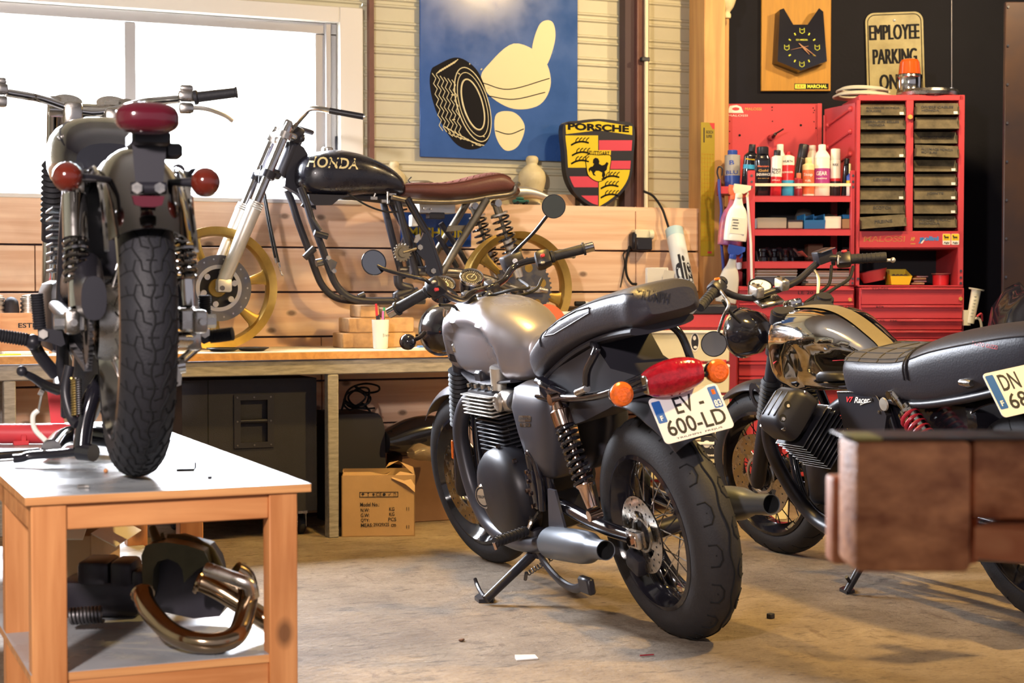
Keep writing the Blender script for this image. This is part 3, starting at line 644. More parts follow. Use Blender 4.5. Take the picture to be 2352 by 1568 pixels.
# red wheel stand under the engine
def LT(px,py,d): return atd(px,py,d)
rs=thing('wheel_stand','red tubular bike stand lying across the white table top','stand',T(.5,4.3,TZ))
dd=4.28; z=TZ+.027
a=atd(-60,985,dd); c2=atd(178,985,dd); g=MB().m('red_paint'); g.tube([(a.x,a.y,z),(c2.x,c2.y,z)],.026,16); g.obj('cross_tube',rs,W=True)
g=MB().m('red_paint'); p=atd(135,985,dd+.02); q=[atd(108,895,dd+.05),atd(137,893,dd+.05),atd(147,972,dd+.05),atd(117,972,dd+.05)]; n_=c_h*.006
g.add([v_ for v_ in q]+[v_+n_ for v_ in q],[(3,2,1,0),(4,5,6,7),(0,1,5,4),(1,2,6,5),(2,3,7,6),(3,0,4,7)]); g.obj('upright_plate',rs,W=True)
g=MB().m('red_paint'); p=atd(55,1020,dd-.03); g.bb((p.x-.006,p.y,TZ),(p.x+.006,p.y+.012,z),.001); g.bb((p.x-.026,p.y-.006,TZ),(p.x+.012,p.y+.018,TZ+.012),.002); g.obj('foot',rs,W=True)
# exhaust pipe lying on the table
ex=thing('exhaust_pipe','dark curved exhaust pipe lying on the white table top under the black motorcycle','exhaust',T(.6,4.0,TZ))
g=MB().m('black_gloss'); pts=[ont(118,1055)+V((0,0,.024)),ont(140,1040)+V((0,0,.034)),ont(175,1035)+V((0,0,.04)),ont(230,1040)+V((0,0,.04)),ont(300,1044)+V((0,0,.035))]
g.tube(spl(pts,8),.024,14); g.obj('pipe',ex,W=True)
g=MB().m('black_satin'); q=[(-40,1060),(0,1056),(50,1052),(88,1048)]; g.tube(spl([ont(a_,b_)+V((0,0,.011)) for a_,b_ in q],6),.010,10); solo(g,'straight_tube','thin dark tube lying on the table beside the red stand','tube')
# --- load on the lower shelf
def ons(px,py): return onz(px,py,SZ)
mat('header_bronze','a08a70',.16,1,rv=.06,vs=14)
mat('engine_dark','302e36',.35,.3,var=.3,vs=9)
mat('engine_green','5c5a44',.28,.6,var=.4,vs=7)
hd=thing('exhaust_headers','set of bronzed chrome exhaust header pipes lying on the lower shelf','exhaust',T(.85,3.6,SZ))
def P(px,py,d): return atd(px,py,d)
r_=.0215
g=MB().m('header_bronze'); g.tube(spl([P(328,1362,3.50),P(332,1380,3.48),P(350,1410,3.45),P(390,1450,3.42),P(440,1472,3.39),P(500,1476,3.39),P(545,1455,3.42),P(565,1400,3.49),P(570,1360,3.54),P(562,1325,3.55),P(540,1310,3.54)],8),r_,16); g.torus(T(*P(328,1363,3.52))@zto(P(332,1380,3.5)-P(328,1362,3.52)),r_,.005,24,8); g.obj('header_pipe',hd,W=True)
g=MB().m('header_bronze'); g.tube(spl([P(455,1336,3.57),P(470,1340,3.57),P(510,1360,3.57),P(555,1388,3.56),P(600,1416,3.55),P(640,1440,3.54)],8),r_,16); g.torus(T(*P(457,1337,3.57))@zto(P(490,1350,3.57)-P(452,1336,3.57)),r_,.006,24,8); g.obj('header_pipe',hd,W=True)
g=MB().m('chrome_dull'); g.tube(spl([P(475,1306,3.53),P(500,1315,3.52),P(550,1333,3.50),P(574,1345,3.50),P(580,1370,3.51)],8),.015,14); g.obj('header_pipe',hd,W=True)
# side cover / engine casing
ec=thing('engine_case','dark oily engine casing standing on the lower shelf behind the header pipes','engine',T(*ons(400,1380)))
g=MB().m('engine_green'); 
oc=[(335,1268),(345,1245),(362,1240),(395,1238),(440,1245),(478,1258),(490,1285),(462,1300),(440,1320),(432,1330),(428,1300),(418,1285),(395,1275),(372,1282),(362,1300),(360,1340),(352,1375),(340,1368)]
dq=3.62; Mq=frame(P(400,1300,dq),c_r,V((0,0,1))); s_=dq/F
g.prism([((a_-400)*s_,(1300-b_)*s_) for a_,b_ in oc],Mq,.045,-.02); g.obj('rim_flange',ec,W=True)
g=MB().m('engine_dark'); oc2=[(352,1250),(400,1242),(470,1262),(490,1290),(500,1330),(520,1360),(520,1385),(500,1420),(440,1425),(370,1410),(345,1375)]
g.prism([((a_-400)*s_,(1300-b_)*s_) for a_,b_ in oc2],Mq@T(0,0,-.02),.0,-.10); g.obj('case_body',ec,W=True)
g=MB().m('engine_green'); g.tube(spl([P(350,1212,3.66),P(360,1238,3.64),P(372,1248,3.63)],5),[.009,.014],10); g.tube(spl([P(372,1225,3.64),P(380,1255,3.62)],4),.004,8); g.obj('breather_spout',ec,W=True)
g=MB().m('engine_green'); g.tube(spl([P(385,1236,3.66),P(430,1240,3.66),P(475,1262,3.64),P(490,1285,3.62),P(500,1310,3.6)],6),[.010,.013,.016],12); g.obj('coolant_pipe',ec,W=True)
# gearbox block (in the dark)
gb=thing('gearbox','black gearbox block on the lower shelf between the legs and the casing','gearbox',T(*ons(250,1400)))
g=MB().m('engine_dark'); dq=3.75
for (a_,b_,c_,e_,dp,bv) in ((130,1335,320,1419,.14,.015),(175,1290,250,1350,.12,.012),(250,1290,305,1360,.10,.012),(300,1310,330,1360,.06,.01)):
    p0=P(a_,e_,dq); p1=P(c_,b_,dq); w_=(p1-p0).dot(c_r); h_=p1.z-p0.z; m_=p0.lerp(p1,.5)+c_h*(dp/2)
    g.box(m_,(w_,dp,h_),FM,bv,2)
g.obj('case_body',gb,W=True)
g=MB().m('alu'); 
for k in range(5):
    p=P(330,1300+k*9,3.85); g.box(p,(.06,.05,.004),FM)
g.obj('cooling_fins',gb,W=True)
g=MB().m('steel_dark'); a,c2=P(160,1415,3.62),P(235,1410,3.62); g.coil(a,c2,.016,.004,9,12,6); g.obj('return_spring',gb,W=True)
# carton on the shelf
cx=thing('shelf_carton','open pale carton on the lower shelf behind the black gearbox','box',T(*ons(170,1330)))
g=MB().m('cardboard'); dq=4.1; p0=P(60,1315,dq); p1=P(208,1230,dq); w_=(p1-p0).dot(c_r); h_=p1.z-SZ; m_=V((p0.x,p0.y,SZ+h_/2))+c_r*(w_/2)+c_h*.15
for dx,dy,sx,sy in ((0,-.15,w_,.004),(0,.15,w_,.004),(-w_/2,0,.004,.3),(w_/2,0,.004,.3)): g.box(m_+c_r*dx+c_h*dy,(sx,sy,h_),FM)
g.obj('carton_body',cx,W=True)
g=MB().m('paper'); g.box(m_+V((0,0,h_/2))-c_h*.17+V((0,0,.01)),(w_*.9,.05,.003),FM@RX(30)); g.box(m_+c_r*(w_/2+.03)+V((0,0,h_/2-.012)),(.07,.28,.003),FM@RY(28)); g.obj('flap',cx,W=True)
# black hose on the floor behind the table
g=MB().m('rubber_dark'); q=[(180,1245),(230,1262),(290,1250),(300,1205),(292,1190),(270,1200),(255,1230),(300,1255),(345,1262)]
g.tube(spl([onz(a_,b_+6,.012) for a_,b_ in q],6),.012,8); solo(g,'floor_hose','black hose coiled on the floor behind the low table','hose')
# ================================================================ helpers for draped lettering
from mathutils.bvhtree import BVHTree
def bvh(mb, M=None):
    M=M or Mx.Identity(4)
    return BVHTree.FromPolygons([M@p for p in mb.v],[list(f) for f in mb.f])
def pix(p):
    d=V(p)-EYE; z=d.dot(c_f); return (CX+d.dot(c_r)/z*F, CY-d.dot(c_u)/z*F)
def drape(g, src, tree, off=.0012, thick=True, inv=None, fall=None):
    """src: MB whose verts are photo positions (px,py); each goes to where that sight line meets the surface"""
    vs=[]
    for p in src.v:
        rr=ray(p.x,p.y); hit,nn,_,_=tree.ray_cast(EYE,rr.normalized())
        if hit is None:
            hit,nn,_,_=tree.find_nearest(atd(p.x,p.y,fall or 5.0)); 
        if nn.dot(rr)>0: nn=-nn
        q=hit+nn*off
        vs.append(inv@q if inv else q)
    return g.add(vs,src.f)
def ptext(t, px,py,w,h, rot=0, bold=0, shear=0):       # text laid out in photo pixels (y down)
    s=MB(); s.text(t, T(px,py,0)@Mx.Rotation(R(rot),4,'Z')@SCL(1,-1,1), w, h, ext=0, bold=bold, shear=shear); return s
def wheel_tyre(g, R_, w, rim, ex=2.2, n=72):
    pr=[]; k=14; h=(R_-rim)
    for i in range(k+1):
        q=pi*i/k; c,s_=cos(q),sin(q)
        pr.append((rim+h*abs(s_)**(2/ex) if 0<i<k else rim, w/2*math.copysign(abs(c)**(2/ex),c)*(1.0 if s_>.25 else .78+.88*s_)))
    return g.lathe(pr, RY(90), n)
# ================================================================ bare cafe racer project on the bench, facing the window
YH=6.66
def HP(px,py,off=0): return ony(px,py,YH+off)
def mir(p): return V((p.x,2*YH-p.y,p.z))
def mm(ps): return [mir(p) for p in ps]
mat('tank_black','22212a',.28,var=.25,vs=18,rv=.1,coat=.2)
mat('seat_brown','6e4238',.42,var=.2,vs=7,bump=.12,bs=120)
mat('raw_steel','8f8778',.35,.9,var=.35,vs=18)
mat('logo_cream','e8d9a0',.5)
ctr=HP(494,659); hb=thing('bare_motorcycle','stripped black motorcycle frame with gold wheels and brown seat standing on the workbench','motorcycle',T(ctr.x+.6,YH,BZ))
# wheels
def cast_wheel(c, Rm, name, spokes=7, a0=0):
    g=MB().m('gold_rim'); g.M=T(*c)@RX(90)
    g.lathe([(Rm-.030,-.030),(Rm-.012,-.036),(Rm,-.040),(Rm,-.034),(Rm-.016,-.026),(Rm-.022,0),(Rm-.016,.026),(Rm,.034),(Rm,.040),(Rm-.012,.036),(Rm-.030,.030),(Rm-.038,.012),(Rm-.038,-.012),(Rm-.030,-.030)],n=72)
    o=g.obj(name,hb,W=True); g=MB().m('gold_rim')
    g.M=T(*c)@RX(90); g.lathe([(0,-.045),(.035,-.045),(.05,-.03),(.05,.03),(.035,.045),(0,.045)],n=28); g.obj('hub',o,W=True)
    for k in range(spokes):
        g=MB().m('gold_rim'); g.M=T(*c)@RX(90)@RZ(a0+360*k/spokes)
        rg=[]
        for x,hw,hz in ((.04,.020,.016),(.09,.015,.014),(.15,.017,.013),(Rm-.05,.026,.013),(Rm-.032,.042,.014)): rg.append(sring((x,0,0),(0,1,0),(0,0,1),hw,hz,3.2,14))
        g.loft(rg); g.obj('spoke',o,W=True)
    return o
fc=HP(494,659); fc.z=BZ+.2495; rc=HP(1187,672); rc.z=BZ+.2495
fwh=cast_wheel(fc,.2495,'front_wheel',7,12); rwh=cast_wheel(rc,.2495,'rear_wheel',7,38)
dk=fc+V((0,-.062,0)); g=MB().m('steel_dark'); g.M=T(*dk)@RX(90); g.lathe([(.082,-.0025),(.134,-.0025),(.134,.0025),(.082,.0025),(.082,-.0025)],n=64)
g.m('chrome_dull')
for k in range(18): q=2*pi*k/18; g.M=T(*dk)@RX(90)@T(.118*cos(q),.118*sin(q),0); g.lathe([(0,.003),(.004,.003)],n=8)
g.obj('brake_disc',fwh,W=True)
g=MB().m('alu'); g.M=T(*dk)@RX(90); g.lathe([(.078,-.004),(.094,-.004),(.094,.004),(.078,.004),(.078,-.004)],n=48)
g.m('black_satin'); g.lathe([(0,-.02),(.05,-.02),(.078,0),(.078,.002)],n=32)
g.m('alu')
for k in range(6): q=2*pi*k/6+.3; g.M=T(*dk)@RX(90)@T(.066*cos(q),.066*sin(q),0); g.lathe([(0,.012),(.012,.012),(.014,0)],n=14)
g.obj('disc_carrier',fwh,W=True)
sp=rc+V((0,-.07,0)); g=MB().m('steel_dark'); g.M=T(*sp)@RX(90)
teeth=[]; N=40
for i in range(N):
    for j,rr in ((0,.136),(.3,.136),(.45,.128),(.85,.128)): q=2*pi*(i+j)/N; teeth.append((rr*cos(q),rr*sin(q)))
g.prism(teeth,Mx.Identity(4),.003,-.003); 
g.m('gold_rim')
for k in range(6): q=2*pi*k/6+.25; g.M=T(*sp)@RX(90)@T(.092*cos(q),.092*sin(q),0); g.lathe([(0,.0035),(.019,.0035)],n=18)
g.obj('sprocket',rwh,W=True)
g=MB().m('chrome_dull'); a=sp+V((0,-.01,0)); g.cyl(a+V((0,.03,0)),a+V((0,-.05,0)),.014); g.box(a+V((.03,-.02,-.005)),(.09,.018,.03),None,.004); g.cyl(a+V((.06,-.02,-.005)),a+V((.1,-.02,-.012)),.012); g.obj('axle',rwh,W=True)
# fork
nf=-.095
def both(fn,name,parent=None):
    r1=fn(lambda ps:ps,-1); r1.obj(name,parent or hb,W=True); r2=fn(mm,1); r2.obj(name,parent or hb,W=True)
ax=fc+V((0,nf,0)); up=HP(660,296,nf); dr=(up-ax).normalized()
def slider(f,s):
    g=MB().m('alu_light'); q=[ax-dr*.012,ax+dr*.02,ax+dr*.05,ax+dr*.16,ax+dr*.345]; g.tube(f(q),[.020,.026,.0285,.0285,.030],18)
    for k in range(4): g.tube(f([ax+dr*(.345+.009*k),ax+dr*(.350+.009*k)]),.032-.0008*k,18)
    g.box(f([ax+V((.012,-.004,.01))])[0],(.06,.05,.055),None,.010,2); g.m('steel_dark').cyl(f([ax])[0],f([ax+V((0,-.032,0))])[0],.010)
    return g
both(slider,'fork_slider')
def stan(f,s):
    g=MB().m('chrome'); L=(up-ax).length; g.tube(f([ax+dr*.37,ax+dr*(L+.01)]),.0175,16); g.m('chrome_dull').tube(f([ax+dr*(L+.0),ax+dr*(L+.025)]),.016,12); return g
both(stan,'fork_tube')
L=(up-ax).length
def yoke(at,ml,th,nm):
    g=MB().m(ml); c=ax+dr*at
    for y in (nf,-nf): g.tube([V((c.x,YH+y,c.z))-dr*th,V((c.x,YH+y,c.z))+dr*th],.030,16)
    m_=V((c.x,YH,c.z))+V((.05,0,.012)); g.box(m_-V((.03,0,.006)),(.07,.2,th*1.7),zto(dr),.006); g.tube([m_-dr*th,m_+dr*th],.03,16); g.obj(nm,hb,W=True)
yoke(L-.03,'chrome_dull',.014,'top_yoke'); yoke(L-.205,'black_satin',.016,'bottom_yoke')
g=MB().m('black_paint'); c=ax+dr*(L-.22)+V((.082,-nf,.014)); g.tube([c,c+dr*.2],.030,18); g.obj('steering_head',hb,W=True)
# handlebar
q=[HP(660,290,-.02),HP(668,300,-.06),HP(684,280,-.12),HP(700,262,-.17),HP(714,250,-.22),HP(738,250,-.27),HP(765,256,-.31)]
g=MB().m('chrome'); g.tube(spl(list(reversed(q))+mm(q),6),.011,10); g.obj('handlebar',hb,W=True)
e=[HP(757,254,-.305),HP(835,268,-.36)]
for f in (lambda p:p,mm):
    g=MB().m('black_satin'); ee=f(e); g.tube(ee,.0125,14); g.m('chrome').tube([ee[1],ee[1]+(ee[1]-ee[0]).normalized()*.006],.013,14); g.obj('grip_tube',hb,W=True)
g=MB().m('chrome_dull'); 
for y in (-.03,.03): p=HP(658,290,y); g.box(p,(.035,.028,.055),zto(dr),.006)
p=HP(640,325,0); g.box(p,(.05,.04,.03),zto(dr),.008)
g.obj('bar_clamp',hb,W=True)
g=MB().m('black_satin'); p=HP(682,310,-.03); g.box(p,(.05,.03,.07),(0,25,0),.012,2); p=HP(693,318,-.04); g.ball(p,(.014,.012,.016)); g.obj('ignition_switch',hb,W=True)
# cables hanging from the fork
for q,nm in (([(598,395,-.02),(596,420,-.03),(604,440,-.04),(614,500,-.05),(625,560,-.05),(632,592,-.05)],0),([(600,380,-.02),(600,410,-.03),(608,445,-.05),(622,520,-.06),(634,575,-.06),(640,602,-.06)],1)):
    g=MB().m('rubber_dark'); pts=[HP(*p) for p in q]; g.tube(spl(pts,6),.005,8); d_=(pts[-1]-pts[-2]).normalized(); g.m('chrome_dull').tube([pts[-1],pts[-1]+d_*.022],.005,8); e2=pts[-1]+d_*.022; g.tube([e2,e2+(V((.022,0,-.045)) if nm==0 else V((.004,0,-.02)))],.0012,5); g.tube([e2+(V((.022,0,-.045)) if nm==0 else V((.004,0,-.02)))]*1+[e2+(V((.030,0,-.05)) if nm==0 else V((.008,0,-.022)))],.004,8); g.obj('control_cable',hb,W=True)
# tank
secs=[(672,388,424,.03),(682,370,436,.075),(700,356,447,.105),(735,348,453,.125),(775,345,453,.13),(830,357,449,.125),(878,379,447,.108),(908,402,448,.088),(920,420,446,.06)]
g=MB().m('tank_black'); rg=[]
for px,yt,yb,hw in secs:
    a,b_=HP(px,yt,0),HP(px,yb,0); rg.append(sring(a.lerp(b_,.5),(0,1,0),(0,0,1),hw,(a.z-b_.z)/2,2.5,28,eb=3.2))
R2=[[spl([r_[k] for r_ in rg],5)[i] for k in range(28)] for i in range(len(secs)*5-4)]
g.loft(R2); tank_tree=bvh(g); tank=g.obj('fuel_tank',hb,W=True)
g=MB().m('black_paint'); 
for y in (-.085,.085):
    a,b_=HP(712,450,y),HP(800,472,y); pl_=[HP(706,446,y),HP(800,449,y),HP(798,452,y),HP(775,458,y),HP(760,471,y),HP(718,471,y),HP(709,460,y)]
    rg=[[p+V((0,.02,0)) for p in pl_],[p-V((0,.02,0)) for p in pl_]]; g.loft(rg)
g.obj('underside_shade',hb,W=True)  # black blocks added as the shadow on the underside of the tank
g=MB().m('logo_cream'); s=ptext('HONDA',764,374,118,25,rot=3,bold=.02,shear=.12); drape(g,s,tank_tree,.0015); g.obj('tank_lettering',tank,W=True)
g=MB().m('chrome_dull'); p=HP(752,345,0); g.M=T(*p); g.lathe([(0,.012),(.02,.012),(.024,.008),(.024,-.006)],n=24); g.M=Mx.Identity(4); g.obj('filler_cap',tank,W=True)
g=MB().m('chrome_dull'); p=HP(890,440,-.075); g.cyl(p,p+V((0,0,-.05)),.007,n=10); g.box(p+V((-.01,0,-.04)),(.035,.012,.012)); g.box(p+V((.02,-.005,-.012)),(.03,.012,.01)); p=HP(858,455,-.07); g.box(p,(.03,.012,.012)); g.cyl(p,p+V((.008,0,.02)),.005,n=8); g.obj('fuel_tap',tank,W=True)
g=MB().m('rubber_dark'); q=[(795,440),(815,455),(840,470),(870,482),(900,487),(935,480)]; g.tube(spl([HP(a_,b_,-.09) for a_,b_ in q],6),.004,8); g.obj('fuel_hose',tank,W=True)
# seat
top=[(918,424),(940,422),(975,422),(1010,421),(1045,415),(1075,407),(1105,400),(1132,397),(1150,405),(1165,420),(1178,437),(1184,447)]
bot=[(918,450),(940,452),(975,455),(1010,457),(1045,457),(1075,456),(1105,453),(1132,450),(1150,448),(1165,446),(1178,444),(1184,448)]
hw=[.075,.085,.10,.11,.118,.12,.12,.118,.112,.10,.08,.03]
rg=[]
for (px,yt),(_,yb),h_ in zip(top,bot,hw):
    a,b_=HP(px,yt,0),HP(px,yb,0); rg.append(sring(a.lerp(b_,.5),(0,1,0),(0,0,1),h_,max(.004,(a.z-b_.z)/2),2.8,28))
R2=[[spl([r_[k] for r_ in rg],4)[i] for k in range(28)] for i in range(len(rg)*4-3)]
g=MB().m('seat_brown'); g.loft(R2); seat_tree=bvh(g); st=g.obj('seat',hb,W=True)
g=MB().m('seat_brown')
for k in (11,3): g.tube([r_[k]+V((0,0,.002)) for r_ in R2[:34]],.003,6)
for i in range(3,32,2):
    for lo,hi in ((4,7),(10,7)):
        a=R2[i][lo]; b_=R2[min(i+3,34)][hi]; c_=R2[i][hi]; e_=R2[min(i+3,34)][lo]; g.tube([a,a.lerp(b_,.5)+V((0,0,.003)),b_],.0022,5); g.tube([c_,c_.lerp(e_,.5)+V((0,0,.003)),e_],.0022,5)
g.obj('stitching',st,W=True)
# frame
def rail(pts,off,ml,r_,name='frame_tube',both_=True,n=12):
    q=spl([HP(a_,b_,off) for a_,b_ in pts],6)
    for f in ((lambda p:p),mm)[:2 if both_ else 1]:
        g=MB().m(ml); g.tube(f(q),r_,n); g.obj(name,hb,W=True)
rail([(690,430),(702,460),(716,505),(740,570),(757,620),(773,655),(798,680),(835,690),(900,691),(975,690)],-.10,'black_paint',.0155,'down_tube')
rail([(912,458),(930,530),(948,600),(958,640)],-.09,'black_paint',.0155,'seat_tube')
rail([(935,455),(957,495),(979,534),(998,585),(1013,630)],-.11,'black_gloss',.0165,'rear_stay')
rail([(1118,457),(1085,512),(1050,567),(1015,628)],-.11,'raw_steel',.0165,'rear_stay')
rail([(900,452),(930,459),(970,463),(1030,464),(1080,460),(1125,452),(1165,447),(1180,440),(1184,428)],-.105,'raw_steel',.0115,'seat_rail')
q=[HP(1184,428,-.105),HP(1187,424,-.06),HP(1188,423,0)]; g=MB().m('raw_steel'); g.tube(spl(q+list(reversed(mm(q)))[1:],6),.0115,12); g.obj('seat_loop',hb,W=True)
q=[HP(672,408,0),HP(740,440,0),HP(850,452,0),HP(915,460,0)]; g=MB().m('black_paint'); g.tube(q,.022,12); g.obj('backbone_tube',hb,W=True)
g=MB().m('black_paint'); poly=[HP(662,318),HP(694,340),(HP(712,372)),HP(716,430),HP(722,482),HP(704,474),HP(686,448),HP(650,428)]; g.loft([[p+V((0,.028,0)) for p in poly],[p-V((0,.028,0)) for p in poly]]); g.obj('head_gusset',hb,W=True)
rail([(693,470),(705,480),(712,500),(728,540)],-.095,'black_satin',.006,'brake_line',False,8)
for (a_,b_) in (((748,618),(722,632)),):
    pass
g=MB().m('black_satin'); g.cyl(HP(700,592,-.12),HP(722,570,-.12),.014); g.cyl(HP(722,534,-.13),HP(752,543,-.13),.013); g.cyl(HP(716,500,-.11),HP(736,530,-.12),.009); g.obj('engine_mount',hb,W=True)
g=MB().m('steel_dark'); poly=[HP(752,590,-.122),HP(774,602,-.122),HP(768,620,-.122),HP(760,624,-.122),HP(748,596,-.122)]; g.loft([[p-V((0,.004,0)) for p in poly],[p+V((0,.004,0)) for p in poly]])
for a_,b_ in ((754,592),(767,622)): g.m('chrome_dull').bolt(HP(a_,b_,-.126),(0,-1,0),.010,.006)
g.m('steel_dark').cyl(HP(726,604,-.09),HP(745,600,-.09),.016); g.obj('mount_plate',hb,W=True)
for a_ in (782,823): g=MB().m('black_satin'); g.cyl(HP(a_,682,-.1),HP(a_+14,676,-.1),.012); g.obj('frame_lug',hb,W=True)
# swingarm, pivot plate
poly=[(955,577),(962,560),(972,534),(982,540),(990,562),(1002,592),(1015,622),(1013,634),(990,637),(979,628),(976,600),(966,590)]
for sg in (-1,1):
    g=MB().m('black_gloss'); P_=[HP(a_,b_,-.118) for a_,b_ in poly]
    if sg>0: P_=mm(P_)
    g.loft([[p-V((0,.007,0)) for p in P_],[p+V((0,.007,0)) for p in P_]])
    if sg<0:
        for a_,b_ in ((964,568),(994,622)): g.m('chrome_dull').bolt(HP(a_,b_,-.125),(0,-1,0),.012,.010)
    g.obj('pivot_plate',hb,W=True)
rail([(943,621),(985,623),(1060,627),(1130,645),(1187,666)],-.075,'steel_dark',.019,'swing_arm')
g=MB().m('steel_dark'); g.cyl(HP(990,623,-.11),HP(990,623,.11),.02); g.obj('swing_arm_pivot',hb,W=True)
rail([(1012,512),(1045,560),(1075,610),(1090,640)],.06,'black_paint',.012,'frame_brace',False)
rail([(1005,540),(1030,580),(1050,615)],.02,'black_paint',.012,'frame_brace',False)
g=MB().m('raw_steel'); p0,p1=HP(1026,520,-.085),HP(1068,516,.08); g.loft([[HP(1024,532,-.09),HP(1070,528,-.09),HP(1073,517,-.09),HP(1030,518,-.09)],[HP(1024,532,-.08),HP(1070,528,-.08),HP(1073,517,-.08),HP(1030,518,-.08)]]); g.obj('cross_plate',hb,W=True)
g=MB().m('alu'); a,b_=HP(962,489,-.02),HP(1044,468,-.02); g.bb((a.x,YH-.03,a.z),(b_.x,YH+.06,b_.z),.002); g.bolt(HP(976,478,-.04),(0,-1,0),.008,.006); g.bolt(HP(992,480,-.04),(0,-1,0),.005,.006); g.m('black_satin'); a=HP(985,502,-.02); g.bb((a.x,YH-.03,a.z),(a.x+.07,YH+.02,a.z+.03),.003); g.m('white_plastic'); a=HP(948,520,-.03); g.bb((a.x-.008,YH-.04,a.z),(a.x+.022,YH,a.z+.05),.004); g.obj('electrics_bracket',hb,W=True)
# shocks
def shock(f,s):
    g=MB(); a=HP(1139,467,-.125); b_=HP(1198,655,-.125); d_=(b_-a); g.m('raw_steel').tube(f([a,a+d_*.12]),.018,14); g.tube(f([a+d_*.1,a+d_*.75]),.008,10); g.m('alu').tube(f([a+d_*.42,a+d_*.9]),.021,14); g.tube(f([a+d_*.12,a+d_*.14]),.038,18)
    c0,c1=f([a+d_*.14,a+d_*.76]); g.m('black_gloss').coil(c0,c1,.036,.0052,8.5,16,6); g.m('chrome_dull').cyl(f([a+V((0,-.03,0))])[0],f([a+V((0,.02,0))])[0],.016); return g
both(shock,'shock_absorber')
# gearbox sprocket left in the frame
sp=HP(924,580,-.12); g=MB().m('raw_steel'); g.M=T(*sp)@RX(90); teeth=[]
for i in range(17):
    for j,rr in ((0,.040),(.3,.040),(.5,.033),(.8,.033)): q=2*pi*(i+j)/17; teeth.append((rr*cos(q),rr*sin(q)))
g.prism(teeth,Mx.Identity(4),.005,-.005); g.lathe([(0,.012),(.02,.012),(.022,.005)],n=20); g.M=Mx.Identity(4); g.cyl(sp+V((0,-.01,0)),HP(956,571,-.125),.006,n=8); g.obj('front_sprocket',hb,W=True)
g=MB().m('chrome_dull'); p0=HP(952,550,-.122); P_=[(950,556),(955,540),(963,537),(966,548),(957,558)]; P_=[HP(a_,b_,-.124) for a_,b_ in P_]; g.loft([[p-V((0,.004,0)) for p in P_],[p+V((0,.004,0)) for p in P_]]); g.obj('chain_guide',hb,W=True)
g=MB().m('black_satin'); g.tube(spl([HP(a_,b_,-.10) for a_,b_ in ((914,632),(918,655),(945,665),(910,680),(930,692))],5),.02,10); g.tube([HP(905,690,-.1),HP(960,668,-.1)],.018,10); g.obj('footrest_bracket',hb,W=True)
# ================================================================ grey roadster in the middle, leaning on its side stand
GM=T(2.33,4.08,0)@RY(-12)
def mk(M):
    I=M.inverted(); o=I@EYE; I3=I.to_3x3()
    def X(px,py,x=0): r=I3@ray(px,py); return o+r*((x-o.x)/r.x)
    def Y(px,py,y=0): r=I3@ray(px,py); return o+r*((y-o.y)/r.y)
    def D(px,py,d): return o+I3@ray(px,py)*d
    def px(p): return pix(M@V(p))
    return X,Y,D,px,I
TX,TY,TD,Tpx,GI=mk(GM)
mat('tank_grey','96939a',.31,.6,rv=.05,vs=3,coat=.0)
mat('panel_grey','404048',.36,.25)
mat('engine_black','212128',.42,.2)
mat('seat_leather','35343d',.42,bump=.1,bs=160)
mat('lens_red','b4182a',.12,var=.45,vs=60,bump=.2,bs=80,coat=.6)
mat('lens_amber','ff7626',.12,var=.35,vs=90,bump=.25,bs=110,coat=.6)
mat('plate_white','e6e4e6',.4)
mat('plate_blue','2a62b0',.4)
mat('muffler_grey','5d626a',.36,.5)
mat('disc_steel','b0a79c',.25,1,rv=.1,vs=30)
mat('copper_chrome','d0b4a4',.14,1)
mat('tyre_road','2a292d',.66,var=.25,vs=24,bump=.12,bs=180)
gb=thing('motorcycle','matt grey motorcycle with raised black seat and EV-600-LD plate leaning on its side stand','motorcycle',GM)
